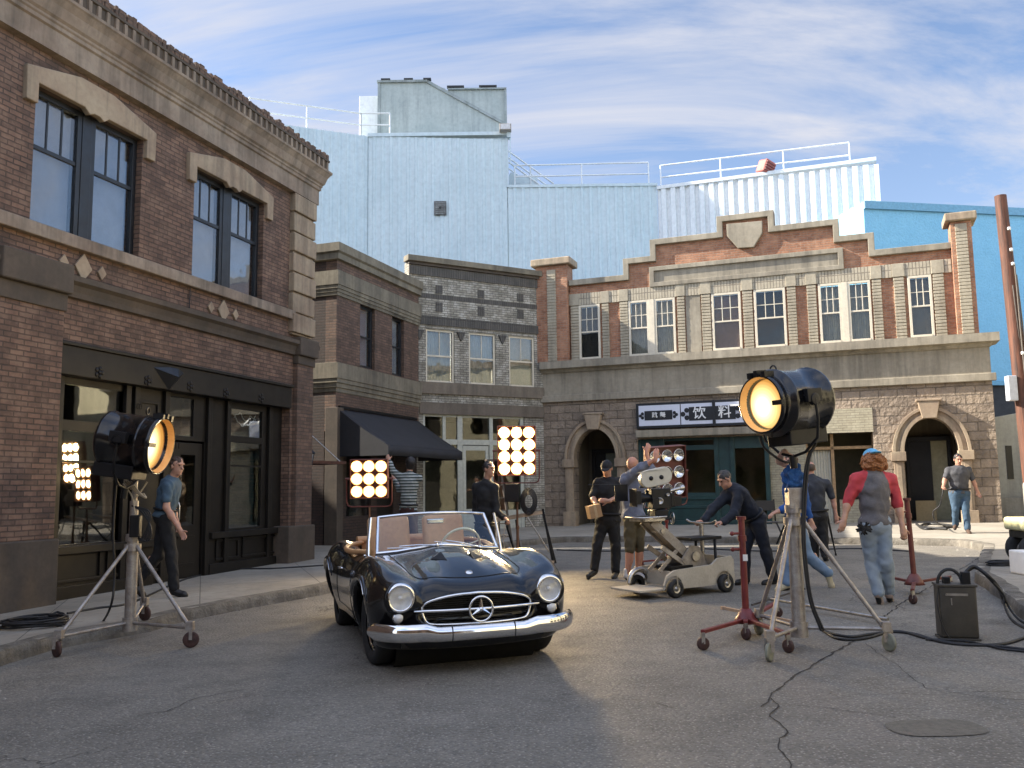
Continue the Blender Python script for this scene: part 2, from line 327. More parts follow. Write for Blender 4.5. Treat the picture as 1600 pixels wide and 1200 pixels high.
crk = b.math('MULTIPLY', b.rng(vs2.outputs[0], 0, .0045, 1, 0), b.rng(b.noise(cv, .5, 3), .5, .58)); col = b.mix(b.math('MULTIPLY', crk, .6), col, (.022, .02, .019))
hh = b.math('ADD', b.math('MULTIPLY', a3, .5), b.math('MULTIPLY', vo.outputs[0], .8)); hh = b.math('SUBTRACT', b.math('ADD', hh, a2), crk)
M['asphalt'] = b.done(col, b.rng(a2, .3, .7, .62, .85), nor=b.bump(hh, 1.0, .010))
b = NB('concrete'); cv = b.co(); a1 = b.noise(cv, .8, 6, .62); a2 = b.noise(cv, 7, 5, .65); a3 = b.noise(cv, 70, 2)
col = b.mix(b.rng(a1, .35, .7), (.34, .31, .255), (.22, .195, .155)); col = b.mix(b.rng(a2, .5, .75, 0, .5), col, (.13, .115, .095)); col = b.mix(b.rng(a3, .5, .8, 0, .3), col, (.1, .09, .08))
bk = b.n('ShaderNodeTexBrick'); b.l(b.co(rot=(0, 0, rad(-19))), bk.inputs['Vector']); bk.inputs['Scale'].default_value = 1; bk.inputs['Brick Width'].default_value = 1.6; bk.inputs['Row Height'].default_value = 1.7; bk.inputs['Mortar Size'].default_value = .006; bk.offset = 0
col = b.mix(b.math('MULTIPLY', bk.outputs[1], .8), col, (.06, .055, .045))
M['concrete'] = b.done(col, .85, nor=b.bump(b.math('SUBTRACT', b.math('ADD', a2, a1), bk.outputs[1]), .4, .01))
M['kerb'] = rough('kerb', (.24, .215, .175), (.10, .085, .065), 3.5, dirt=.8, bump=1, dist=.03)
g = MB(); ys = [-60, -10, 0, 5, 10, 20, 40, 80, 400, 900]; xs = [-900, -400, -60, -10, 0, 10, 60, 400, 900]
g.add([(x, y, gz(x, y) if max(abs(x), abs(y)) < 500 else gz(x, y)-6) for y in ys for x in xs], [(j*9+i, j*9+i+1, j*9+10+i, j*9+9+i) for j in range(9) for i in range(8)])
struct(g, 'road', M['asphalt'])
KL = [(-700, 1170), (-200, 1061), (0, 1017), (81, 993), (227, 968), (280, 954), (357, 939), (430, 927), (507, 913), (600, 890), (690, 868), (760, 852), (815, 844), (880, 839), (980, 838), (1100, 839), (1250, 840), (1400, 841), (1500, 843), (1540, 850), (1532, 868), (1526, 893), (1557, 914), (1600, 946), (1680, 1000), (1900, 1150)]
kp = []
for (a, c) in zip(KL[:-1], KL[1:]):
    A, C_ = gpt(*a, .13), gpt(*c, .13); n = max(1, int((C_-A).length/.12))
    for i in range(n): kp.append(A.lerp(C_, i/n))
kp.append(gpt(*KL[-1], .13))
kt = [Vector((p.x+noise.noise(p*2.3)*.035+noise.noise(p*11)*.012, p.y+noise.noise(p*2.1+Vector((5, 5, 5)))*.035, 0)) for p in kp]
back = [Vector((60, 3, 0)), Vector((60, 110, 0)), Vector((-60, 110, 0)), Vector((-60, 1, 0))]
loop = kt+back; tess = tessellate_polygon([loop])
g = MB(); g.add([(p.x, p.y, gz(p.x, p.y)+.13) for p in loop], [tuple(t) for t in tess]); struct(g, 'sidewalk', M['concrete'])
g = MB(); n = len(kt); vv = []
nrm = []
for i in range(n):
    t = (kt[min(i+1, n-1)]-kt[max(i-1, 0)]).normalized(); nrm.append(Vector((t.y, -t.x, 0)))
rows = [(-.16, .134), (-.01, .136), (.012, .12), (.02, .06), (.03, -.02)]
for i in range(n):
    for (o, z) in rows:
        p = kt[i]+nrm[i]*(o+noise.noise(kt[i]*9+Vector((z*30, 0, 0)))*.012*(o > -.1)); vv.append((p.x, p.y, gz(p.x, p.y)+z-abs(noise.noise(kt[i]*4))*.02*(z > .1 and o > -.1)))
g.add(vv, [(i*5+k, i*5+k+1, i*5+6+k, i*5+5+k) for i in range(n-1) for k in range(4)], True); struct(g, 'kerb', M['kerb'])
def strip(pts, w, dz=.004, jit=.02, mat=None, name='crack'):
    P = []
    for a, c in zip(pts[:-1], pts[1:]):
        A, C_ = gpt(*a), gpt(*c); m = max(2, int((C_-A).length/.06))
        P += [A.lerp(C_, i/m) for i in range(m)]
    P.append(gpt(*pts[-1])); vv = []
    for i, p in enumerate(P):
        t = (P[min(i+1, len(P)-1)]-P[max(i-1, 0)]).normalized(); nn = Vector((t.y, -t.x, 0)); j = nn*(noise.noise(p*7)*jit*1.6+noise.noise(p*25)*jit*.7)
        ww = w*(.35+abs(noise.noise(p*13))*1.6); 
        for s in (-1, 1):
            q = p+j+nn*s*ww/2; vv.append((q.x, q.y, gz(q.x, q.y)+dz))
    return vv, [(2*i, 2*i+1, 2*i+3, 2*i+2) for i in range(len(P)-1)]
M['crack'] = plain('crack', (.02, .018, .017), .9)
g = MB()
for pts, w in [([(1340, 1000), (1310, 1016), (1270, 1040), (1232, 1062), (1205, 1090)], .022), ([(1205, 1090), (1215, 1105), (1200, 1120), (1232, 1140), (1212, 1165), (1235, 1190), (1240, 1230)], .014), ([(1205, 1090), (1188, 1105)], .012), ([(1352, 1006), (1400, 1040), (1450, 1075), (1530, 1090), (1620, 1095)], .006), ([(1205, 1098), (1300, 1108), (1400, 1122)], .006),
               ([(950, 1090), (1010, 1095), (1060, 1108)], .006), ([(1380, 965), (1420, 935), (1480, 903), (1530, 872), (1570, 846)], .018), ([(215, 1118), (260, 1112), (310, 1090), (380, 1078)], .007), ([(900, 1000), (870, 990)], .006), ([(400, 1085), (330, 1100)], .005), ([(1500, 1010), (1600, 1022)], .006), ([(1150, 985), (1210, 962), (1300, 950)], .005)]:
    g.add(*strip(pts, w))
struct(g, 'road_crack', M['crack'])
tag(MB().box((-12, 17.75, -.2), (-5.0, 20.6, 8.1)).build('alley_sun_blocker', M['dark_brick']), 'unseen dark brick block added to keep sun off the road, between the two brown buildings', 'wall')  # unseen block added behind the corner to stop a sun strip on the road
g = MB(); cc = gpt(1462, 1138)
for k in range(1):
    vs_ = []
    for i in range(28):
        t = 2*math.pi*i/28; ex = .27*abs(math.cos(t))**.6*(1 if math.cos(t) > 0 else -1); ey = .17*abs(math.sin(t))**.7*(1 if math.sin(t) > 0 else -1)
        vs_.append((cc.x+ex, cc.y+ey, gz(cc.x+ex, cc.y+ey)+.005))
    g.poly(vs_)
mh = g.build('manhole_cover', rough('patch_iron', (.155, .14, .112), (.10, .09, .072), 25, streak=False, bump=1)); tag(mh, 'dark rusty oblong utility cover set in the asphalt at bottom right', 'manhole cover')
g = MB(); rng_ = random.Random(5)
for i in range(420):
    t = rng_.random(); k = rng_.randrange(len(kt)-1) if i < 190 else None
    if k is not None: p = kt[k]+nrm[k]*rng_.uniform(.04, .35)
    else: q = gpt(rng_.uniform(-20, 1620), 845+345*rng_.random()**1.3); p = Vector((q.x, q.y, 0))
    if (p-Vector((0, 0, 0))).length > 40: continue
    r = rng_.uniform(.004, .014)*(1 if k is None else 1.6); z_ = gz(p.x, p.y); vs_ = [(p.x+r*math.cos(a+t)*rng_.uniform(.6, 1.3), p.y+r*math.sin(a+t)*rng_.uniform(.6, 1.3), z_) for a in (0, 1.3, 2.5, 3.8, 5)]; g.add(vs_+[(p.x, p.y, z_+r*.7)], [(j, (j+1) % 5, 5) for j in range(5)])
tag(g.build('road_grit', rough('grit', (.40, .37, .31), (.12, .10, .08), 3, streak=False)), 'loose pale grit and crumbs scattered on the asphalt and along the kerb', 'grit', kind='stuff')
# ================================================================ facade frame
class Fac:
    def __init__(s, name, P0, az, label, cat='building', group=None):
        s.P0 = Vector((P0[0], P0[1], 0)); s.az = rad(az); s.d = Vector((math.sin(s.az), math.cos(s.az), 0)); s.n = Vector((-s.d.y, s.d.x, 0))
        s.e = empty(name, s.P0, math.pi/2-s.az, label, cat, group)
    def pt(s, u, v, off=0):
        r = ray(u, v); t = ((s.P0+s.n*off-CP).dot(s.n))/r.dot(s.n); P = CP+r*t; return ((P-s.P0).dot(s.d), P.z)
    def X(s, u, v, off=0): return s.pt(u, v, off)[0]
    def Z(s, u, v, off=0): return s.pt(u, v, off)[1]
    def w(s, x, y, z): return s.P0+s.d*x+s.n*y+Vector((0, 0, z))
    def rect(s, tl, br, off=0):
        a = s.pt(*tl, off); c = s.pt(*br, off); return (a[0], c[0], c[1], a[1])   # x0,x1,z0,z1
    def box(s, x0, x1, z0, z1, y0, y1, name, mat, bevel=0, parent=None):
        return MB().box((x0, y0, z0), (x1, y1, z1)).build(name, mat, parent or s.e, bevel)
def rl(x0, x1, z0, z1): return [(x0, z0), (x1, z0), (x1, z1), (x0, z1)]
def sash(F, r, y, fm, cols=3, rows=1, fr=.06, split=.5, backm=None, parent=None, lowsplit=True, mull=None, arch=False, tk=.02, curtain=None, lowcols=1):
    """double hung window: outer frame, two sashes with glazing bars, panes and what hangs behind"""
    x0, x1, z0, z1 = r; m = MB(); zz0 = z0+(z1-z0)*(1-split)
    bays = [(x0, x1)] if not mull else [(x0, (x0+x1)/2-mull/2), ((x0+x1)/2+mull/2, x1)]
    if mull: m.box(((x0+x1)/2-mull/2+.001, y-.01, z0+.002), ((x0+x1)/2+mull/2-.001, y+.07, z1-.002))
    panes = []
    for (a, c) in bays:
        m.box((a, y, z0), (a+fr, y+.08, z1)); m.box((c-fr, y, z0), (c, y+.08, z1)); m.box((a+fr, y, z1-fr), (c-fr, y+.08, z1)); m.box((a+fr, y-.02, z0), (c-fr, y+.08, z0+fr*.9))
        ia, ic, iz0, iz1 = a+fr, c-fr, z0+fr*.9, z1-fr
        m.box((ia, y+.012, zz0-tk), (ic, y+.06, zz0+tk))
        for k in range(1, cols): xx = ia+(ic-ia)*k/cols; m.box((xx-tk/2, y+.022, zz0+tk), (xx+tk/2, y+.045, iz1))
        for k in range(1, rows): zq = zz0+(iz1-zz0)*k/rows; m.box((ia, y+.024, zq-tk/2), (ic, y+.043, zq+tk/2))
        for k in range(1, lowcols): xx = ia+(ic-ia)*k/lowcols; m.box((xx-tk/2, y+.042, iz0), (xx+tk/2, y+.06, zz0-tk))
        panes.append((ia, ic, iz0, iz1))
    w = m.build('window', fm, parent or F.e, .004)
    g = MB()
    for (a, c, p, q) in panes: g.box((a, y+.031, p), (c, y+.037, q))
    g.build('pane', M['glass'], w)
    bm_ = MB()
    for (a, c, p, q) in panes:
        if curtain:
            n = 26; vv = []
            for i in range(n+1):
                xx = a+(c-a)*i/n; dy = .022*math.sin(i*1.9)+.012*math.sin(i*3.7)
                vv += [(xx, y+.14+dy, p), (xx, y+.14+dy, q)]
            bm_.add(vv, [(2*i, 2*i+2, 2*i+3, 2*i+1) for i in range(n)], True)
        else: bm_.box((a, y+.12, p), (c, y+.13, q))
    bm_.build('curtain' if curtain else 'blind', backm or M['interior'], w)
    return w
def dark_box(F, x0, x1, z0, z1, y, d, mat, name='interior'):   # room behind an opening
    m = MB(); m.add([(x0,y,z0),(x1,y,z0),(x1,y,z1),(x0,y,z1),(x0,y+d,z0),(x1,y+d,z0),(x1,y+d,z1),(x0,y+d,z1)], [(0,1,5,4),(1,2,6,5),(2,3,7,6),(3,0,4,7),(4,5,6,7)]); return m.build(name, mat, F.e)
# ================================================================ F1: two-storey red brick building, left
F = Fac('brick_building', (-3.915, 17.058), 17.75, 'tall dark red brick corner building with black shopfront, left of the street')
e = F.e; X0 = -17; WZ = 7.10
w1 = F.rect((47, 141), (208, 387), .1); w2 = F.rect((296, 270), (402, 452), .1); sillz = 4.84
w1 = (w1[0], w1[1], sillz, max(w1[3], F.Z(216, 221, .1))); w2 = (w2[0], w2[1], sillz, w1[3])
w3 = (w1[0]-(w2[0]-w1[0]), w1[1]-(w2[0]-w1[0]), sillz, w1[3])
bz1 = F.Z(452, 614); bz0 = F.Z(450, 638); sx0 = F.X(81, 700); sx1 = F.X(452, 700)
MB().prism(rl(X0, 0, -.2, WZ), 0, .35, [rl(*w1), rl(*w2), rl(*w3), rl(sx0, sx1, -.1, bz0+.02)]).build('wall', M['red_brick'], e)
F.box(-.35, 0, -.2, 7.9, .351, 9, 'side_wall', M['soot_brick']); F.box(X0, X0+.3, -.2, 7.9, .36, 9, 'side_wall', M['soot_brick']); F.box(X0+.3, -.36, 7.3, 7.4, .1, 9, 'roof', M['interior'])
F.box(X0, 0, -.2, 7.7, 8.7, 9.0, 'rear_wall', M['soot_brick'])
m = MB(); m.box((X0, .36, sillz-.1), (-.36, 6, sillz-.05)); m.build('floor_slab', M['interior'], e)
for i, r in enumerate((w1, w2, w3)):
    sash(F, r, .10, M['black_frame'], cols=3, fr=.075, split=.42, backm=M['blind'], mull=.17, tk=.028)
    cx = (r[0]+r[1])/2; zt = r[3]; hw = (r[1]-r[0])/2
    lo = [(r[0]-.20, zt-.27), (r[0]-.02, zt-.27), (r[0]-.02, zt-.002), (cx-.22, zt+.0), (cx-.13, zt-.07), (cx-.05, zt-.03), (cx+.05, zt-.03), (cx+.13, zt-.07), (cx+.22, zt+.0), (r[1]+.02, zt-.002), (r[1]+.02, zt-.27), (r[1]+.20, zt-.27), (r[1]+.21, zt+.17), (cx+.30, zt+.38), (cx-.30, zt+.38), (r[0]-.21, zt+.17)]
    MB().prism(lo, -.07, .02).build('lintel', M['stone'], e, .012)
    F.box(r[0]-.3, r[1]+.3, sillz-.30, sillz+.02, -.05, -.0, 'sill_block', M['stone'], .01) if False else None
# sill band
F.box(X0, F.X(455, 487), sillz-.17, sillz, -.10, .10, 'sill_band', M['cornice_stone'], .012)
# cornice: profile extruded along the wall and returned round the corner
def cornice(F, x0, x1, prof, name, mat, ret=1.2, parent=None):
    """prof = [(out, z)...] outline from bottom to top; mitred return at x1 running back into the alley"""
    m = MB(); n = len(prof); vs = [(x0, -o, z) for o, z in prof]+[(x1+o, -o, z) for o, z in prof]+[(x1+o, ret, z) for o, z in prof]
    fs = [(i, i+1, n+i+1, n+i) for i in range(n-1)]+[(n+i, n+i+1, 2*n+i+1, 2*n+i) for i in range(n-1)]
    m.add(vs, fs); return m.build(name, mat, parent or F.e)
fz = 7.09; cz = F.Z(494, 291, -.12)
cornice(F, X0, 0, [(.0, fz), (.12, fz+.01), (.12, 7.38), (.15, 7.40), (.15, 7.45), (.17, 7.47), (.17, 7.50), (.19, 7.52), (.20, 7.53)], 'frieze', M['cornice_stone'])
cornice(F, X0, 0, [(.20, 7.53), (.21, 7.56), (.24, 7.66), (.29, 7.74), (.31, 7.76), (.31, 7.80), (.28, 7.81), (.26, 7.83)], 'cornice', M['cornice_stone'])
cornice(F, X0, 0, [(.24, 7.825), (.24, 7.99), (.27, 8.0), (.27, 8.04), (.0, 8.05)], 'parapet_band', M['brown_trim'])
m = MB(); x = X0
while x < .22: m.box((x, -.272, 7.83), (x+.055, -.235, 7.985)); x += .165
y = -.2
while y < 1.1: m.box((.235, y, 7.83), (.272, y+.055, 7.985)); y += .165
m.build('dentils', M['cornice_stone'], e)
m = MB(); x = X0
while x < .24:
    w_ = random.uniform(.05, .13); h_ = .12+.05*noise.noise(Vector((x*1.1, 0, 0)))+random.choice([0, 0, .01, .02, .03, -.03]); m.box((x, -.25+random.uniform(-.02, .02), 8.045), (x+w_-.008, -.1, 8.045+h_)); x += w_
m.build('parapet_brick', M['soot_brick'], e, .01)
# quoin column at the corner, piers, bases
qx = F.X(452, 400); m = MB(); z = 4.42
k = 0
while z < 7.0:
    h_ = .385; m.box((qx, -.12 if k % 2 == 0 else -.10, z+.02), (.06 if k % 2 == 0 else .05, .5, z+h_-.02)); m.box((qx+.03, -.07, z-.02), (.02, .45, z+.02)); z += h_; k += 1
m.build('quoin_column', M['stone'], e, .018)
lz1 = F.Z(487, 545, -.1); lz0 = F.Z(487, 580, -.1)
cornice(F, X0, .0, [(.0, 4.02), (.06, 4.03), (.07, 4.10), (.10, 4.18), (.16, 4.22), (.16, 4.29), (.10, 4.31), (.0, 4.33)], 'string_course', M['brown_trim'])
px1 = F.X(456, 700); m = MB()
F.box(px1, .03, .85, 4.02, -.10, .4, 'corner_pier', M['soot_brick'], .01)
F.box(px1-.04, .08, 4.022, 4.36, -.19, .4, 'pier_capital', M['brown_trim'], .02); F.box(px1-.02, .06, 3.86, 4.02, -.125, .4, 'pier_capital', M['brown_trim'], .012)
bx0 = F.X(439, 850); F.box(bx0, .07, -.1, .88, -.16, .4, 'pier_base', M['brown_trim'], .02)
for xp in (sx0, sx0-10.0):
    F.box(xp-1.0, xp+.0, .95, 4.02, -.10, .2, 'pier', M['red_brick'], .01); F.box(xp-1.04, xp+.03, -.1, .95, -.16, .2, 'pier_base', M['brown_trim'], .02)
    F.box(xp-1.04, xp+.04, 4.022, 4.40, -.20, .2, 'pier_capital', M['brown_trim'], .02); F.box(xp-1.02, xp+.02, 3.80, 4.02, -.13, .2, 'pier_capital', M['brown_trim'], .012)
for (u, v) in ((130, 418), (349, 486)):
    cx, cz_ = F.pt(u, v, -.02); m = MB()
    for dx, s_ in ((0, .19), (-.33, .10), (.33, .10)): m.prism([(cx+dx, cz_-s_), (cx+dx+s_*.8, cz_), (cx+dx, cz_+s_), (cx+dx-s_*.8, cz_)], -.035, .0)
    m.build('diamond_ornament', M['stone'], e, .008)
# shopfront
dp = M['dark_paint']
F.box(sx0+.02, sx1-.02, bz0, bz1+.09, -.05, .3, 'fascia_beam', dp, .01); F.box(sx0, sx1, bz1+.09, bz1+.14, -.09, .0, 'fascia_lip', dp, .008)
for (u, v) in ((155, 582), (231, 595), (297, 604), (353, 614), (408, 622)):
    cx, cz_ = F.pt(u, v, -.05); m = MB()
    for k in range(5):
        t = 2*math.pi*k/5; m.ell((cx+.055*math.cos(t), -.055, cz_+.055*math.sin(t)), (.032, .014, .032), n=8, m=5)
    m.ell((cx, -.06, cz_), (.03, .02, .03), n=8, m=5); m.build('rosette', dp, e)
cx, cz_ = F.pt(266, 592, -.07); m = MB(); m.add([(cx-.34, -.05, cz_+.13), (cx+.34, -.05, cz_+.13), (cx, -.05, cz_-.17), (cx, -.22, cz_+.02), (cx-.1, -.13, cz_+.16), (cx+.1, -.13, cz_+.16)], [(0, 3, 2), (3, 1, 2), (0, 4, 3), (4, 5, 3), (5, 1, 3)]); m.build('eagle_bracket', M['black_frame'], e)
sy = .16   # shopfront plane set back
def sr(a, c): return F.rect(a, c, sy)
zt = bz0-.03; sbz = F.Z(90, 852, sy); 
wl = (F.X(97, 700, sy), F.X(193, 700, sy)); dl = (F.X(269, 760, sy), F.X(318, 760, sy)); wr = (F.X(356, 750, sy), F.X(408, 750, sy)); pw = (F.X(211, 640, sy), F.X(251, 640, sy))
m = MB()
zl0, zl1, zl2, zl3 = sbz, F.Z(97, 672, sy), F.Z(97, 655, sy), F.Z(97, 600, sy)
holes = [rl(wl[0], wl[1], zl0, zl1), rl(wl[0], wl[1], zl2, zt-.06)]
tr0, tr1 = F.Z(310, 683, sy), F.Z(310, 625, sy); holes.append(rl(F.X(256, 640, sy), F.X(303, 640, sy), tr0, tr1))
dz1 = F.Z(310, 690, sy); holes.append(rl(dl[0], dl[1], -.05, dz1))
rz0, rz1, rz2, rz3 = F.Z(380, 824, sy), F.Z(380, 692, sy), F.Z(380, 682, sy), F.Z(380, 640, sy); holes += [rl(wr[0], wr[1], rz0, rz1), rl(wr[0], wr[1], rz2, rz3)]
m.prism(rl(sx0+.01, sx1-.01, -.1, bz0), sy, sy+.08, holes)
# proud posts, rails, bulkhead panels
for u in (84, 192, 206, 254, 322, 352, 418): x_ = F.X(u, 740, sy); m.box((x_-.05, sy-.06, -.1), (x_+.05, sy-.001, bz0-.001))
m.box((sx0+.02, sy-.10, sbz-.12), (dl[0]-.45, sy+.0, sbz-.02)); m.box((dl[1]+.12, sy-.10, rz0-.14), (sx1-.02, sy, rz0-.04))
m.box((sx0+.02, sy-.07, -.1), (dl[0]-.45, sy, .32)); m.box((dl[1]+.12, sy-.07, -.1), (sx1-.02, sy, .36))
for a, c in ((wl[0]-.02, wl[0]+.75), (wl[0]+.85, wl[1]+.02), (wl[1]+.3, dl[0]-.2)):
    for q in (rl(a, c, .36, .40), rl(a, c, .72, .76), rl(a, a+.04, .401, .719), rl(c-.04, c, .401, .719)): m.prism(q, sy-.03, sy-.001)
for a, c in ((wr[0]-.3, wr[0]+.32), (wr[0]+.42, sx1-.1)):
    for q in (rl(a, c, .40, .44), rl(a, c, .70, .74), rl(a, a+.04, .441, .699), rl(c-.04, c, .441, .699)): m.prism(q, sy-.03, sy-.001)
for q in (rl(pw[0]+.06, pw[1]-.06, 2.35, 2.39), rl(pw[0]+.06, pw[1]-.06, 2.8, 2.84), rl(pw[0]+.06, pw[0]+.10, 2.391, 2.799), rl(pw[1]-.10, pw[1]-.06, 2.391, 2.799)): m.prism(q, sy-.03, sy-.001)
m.build('shopfront', dp, e, .006)
M['shop_glass'] = glass('shop_glass', (.75, .76, .72), .03)
M['street_glass'] = glass('street_glass', (.75, .76, .72), .12, wav=.06)
for h in (rl(wl[0], wl[1], zl0, zl1), rl(wl[0], wl[1], zl2, zt-.06), rl(F.X(256, 640, sy), F.X(303, 640, sy), tr0, tr1), rl(wr[0], wr[1], rz0, rz1), rl(wr[0], wr[1], rz2, rz3)): MB().prism(h, sy+.03, sy+.036).build('shop_window', M['street_glass'], e)
m = MB(); xm = (wl[0]+wl[1])/2; zz_ = F.Z(97, 720, sy); m.box((wl[0], sy+.01, zz_-.015), (wl[1], sy+.028, zz_+.015)); zz_ = F.Z(380, 728, sy); m.box((wr[0], sy+.01, zz_-.015), (wr[1], sy+.028, zz_+.015)); m.build('glazing_bar', dp, e)
d = MB(); d.prism(rl(dl[0]+.03, dl[1]-.03, .16, dz1-.03), sy+.02, sy+.06, [rl(dl[0]+.20, dl[1]-.20, 1.0, dz1-.22)]); 
for q in (rl(dl[0]+.18, dl[1]-.18, .38, .42), rl(dl[0]+.18, dl[1]-.18, .80, .84)): d.prism(q, sy, sy+.019)
d = d.build('door', dp, e, .006); MB().prism(rl(dl[0]+.20, dl[1]-.20, 1.0, dz1-.22), sy+.035, sy+.04).build('pane', M['shop_glass'], d)
m = MB(); m.tube([(dl[0]+.12, sy-.03, 1.05), (dl[0]+.12, sy-.05, 1.1), (dl[0]+.12, sy-.05, 1.3), (dl[0]+.12, sy-.03, 1.35)], .012); m.build('handle', M['steel'], d)
# wall painted pale and posts added for the left window's reflection, dark rooms elsewhere
m = MB(); m.add([(sx0+.05, 2.6, -.1), (-3.6, 2.6, -.1), (-3.6, 2.6, 3.6), (sx0+.05, 2.6, 3.6)], [(0, 1, 2, 3)]); m.add([(sx0+.05, .3, .14), (-1, .3, .14), (-1, 5, .14), (sx0+.05, 5, .14)], [(0, 1, 2, 3)]); m.build('reflection_wall', rough('pale_reflection', (.60, .56, .36), (.50, .46, .30), 1, streak=False, bump=.1), e)
m = MB(); m.box((-5.3, 2.2, .14), (-5.12, 2.35, 3.6)); m.box((-4.35, 2.0, .14), (-4.1, 2.2, 3.6)); m.box((-3.6, 2.55, -.1), (-.4, 2.7, 3.6)); m.box((sx0, .5, 3.6), (-.4, 2.6, 3.7)); m.box((-3.75, .7, -.1), (-3.65, 2.6, 3.6)); m.build('backing_frame', M['brown_trim'], e)
nx, nz = F.pt(219, 636, sy-.061); text('house_number', '10', M['gloss_black'], e, Matrix.Translation((nx-.05, sy-.085, nz)) @ Matrix.Rotation(rad(90), 4, 'X'), .12)
nx, nz = F.pt(276, 697, sy-.061); text('house_number', '11', M['gloss_black'], e, Matrix.Translation((nx, sy-.075, nz)) @ Matrix.Rotation(rad(90), 4, 'X'), .13)
m = MB(); cxx, czz = F.pt(383, 655, sy+.06)
for j in range(2):
    P = [(cxx-.32+.64*i/16, sy+.06+j*.01, czz+.09*math.sin(i*.45+j*2)-.03*j+.02*math.sin(i*1.7)) for i in range(17)]; m.tube(P, .008, 5)
m.build('window_wire', M['white'], e)
m = MB(); xa, za = F.pt(296, 438); m.tube([(xa, -.02, za), (xa-.015, -.03, za-.25), (xa-.01, -.02, za-.5), (xa, -.02, za-.75)], .008, 6); m.build('wall_wire', M['cable'], e)
# lantern on the far corner pier
F1 = F
# ================================================================ F2: brick building with black awning
ca, sa = math.cos(rad(20)), math.sin(rad(20)); P2R = Vector((-2.6118, 25.0384, 0)); P2 = P2R-Vector((sa, ca, 0))*4.44
F = F2 = Fac('awning_building', P2, 20, 'narrow brown brick building with two tall windows above a black awning'); e = F.e
zc1, zc0 = F.Z(533, 381, -.1), F.Z(533, 405, -.08); z2a, z2b = F.Z(533, 427), F.Z(533, 446); zs1, zs0 = F.Z(530, 568), F.Z(530, 586)
wa = F.rect((558.5, 473), (581, 580), .08); wb = F.rect((608.5, 495), (627, 591), .08); wz0 = zs1; wz1 = (wa[3]+wb[3])/2
wa = (wa[0], wa[1], wz0+.05, wz1); wb = (wb[0], wb[1], wz0+.05, wz1)
MB().prism(rl(0, 4.40, 2.9, zc0+.02), 0, .3, [rl(*wa), rl(*wb)]).build('wall', M['soot_brick'], e)
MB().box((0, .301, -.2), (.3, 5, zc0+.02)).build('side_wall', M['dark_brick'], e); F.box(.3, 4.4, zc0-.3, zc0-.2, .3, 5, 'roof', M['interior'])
MB().box((.3, 4.7, -.2), (8.4, 5, zc0-.3)).build('rear_wall', M['soot_brick'], e)
def wrap(F, x1, prof, name, mat, ret=4.5):   # band mitred round the LEFT corner at x=0
    m = MB(); n = len(prof); vs = [(x1, -o, z) for o, z in prof]+[(-o, -o, z) for o, z in prof]+[(-o, ret, z) for o, z in prof]
    m.add(vs, [(i, i+1, n+i+1, n+i) for i in range(n-1)]+[(n+i, n+i+1, 2*n+i+1, 2*n+i) for i in range(n-1)]); return m.build(name, mat, F.e)
wrap(F, 4.44, [(.0, zc0-.02), (.08, zc0), (.08, zc0+.14), (.13, zc0+.18), (.13, zc1+.02), (.0, zc1+.04)], 'cornice', M['mossy_stone'])
wrap(F, 4.42, [(.0, z2b-.28), (.03, z2b-.27), (.03, z2b-.2), (.05, z2b-.19), (.05, z2b-.12), (.07, z2b-.11), (.07, z2b-.03), (.09, z2b-.02), (.09, z2b+.32), (.0, z2b+.34)], 'frieze', M['mossy_stone'])
wrap(F, 4.42, [(.0, zs0-.42), (.02, zs0-.40), (.02, zs0-.31), (.05, zs0-.30), (.05, zs0-.2), (.08, zs0-.19), (.08, zs0-.1), (.10, zs0-.09), (.10, zs1), (.0, zs1+.02)], 'sill_band', M['mossy_stone'])
for r in (wa, wb):
    sash(F, r, .08, M['black_frame'], cols=1, fr=.07, split=.5, backm=M['blind'])
    F.box(r[0]-.04, r[1]+.04, r[3], r[3]+.2, -.03, .0, 'lintel', M['mossy_stone'], .01)
# dark ground floor behind the awning
F.box(-.05, .22, -.2, 3.45, -.09, .25, 'corner_post', M['brown_trim'], .01)
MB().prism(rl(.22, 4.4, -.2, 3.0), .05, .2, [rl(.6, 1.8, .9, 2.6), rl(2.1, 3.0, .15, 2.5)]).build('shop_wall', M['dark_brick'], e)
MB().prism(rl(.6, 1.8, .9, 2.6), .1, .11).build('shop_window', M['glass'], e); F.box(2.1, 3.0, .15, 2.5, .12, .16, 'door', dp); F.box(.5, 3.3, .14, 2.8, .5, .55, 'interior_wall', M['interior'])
ao, az1 = 1.36, 3.42; azf = 2.52; ax1 = 4.32; m = MB(); n = 10
def sag(t): return az1+(azf-az1)*t-.035*math.sin(math.pi*t)
vs = []
for j in range(13):
    for i in range(n+1): t = i/n; vs.append((.06+(ax1-.06)*j/12, -.03-(ao-.03)*t, sag(t)-.012*abs(math.sin(j*math.pi/3))*math.sin(math.pi*t)))
m.add(vs, [(j*(n+1)+i, j*(n+1)+i+1, (j+1)*(n+1)+i+1, (j+1)*(n+1)+i) for j in range(12) for i in range(n)], True)
vs = []
for j in range(25): xx = .06+(ax1-.06)*j/24; vs += [(xx, -ao, azf), (xx, -ao-.012*math.sin(j*1.3), azf-.22)]
m.add(vs, [(2*j, 2*j+1, 2*j+3, 2*j+2) for j in range(24)], True)
for xx in (.06, ax1): m.add([(xx, -.03, az1)]+[(xx, -.03-(ao-.03)*i/n, sag(i/n)) for i in range(1, n+1)]+[(xx, -ao, azf-.22), (xx, -.03, azf-.22)], [tuple(range(n+3))])
aw = m.build('awning', M['canvas'], e); md = aw.modifiers.new('s', 'SOLIDIFY'); md.thickness = .012
F.box(.1, 4.2, 3.43, 3.5, -.06, .0, 'awning_rail', M['black_metal'])
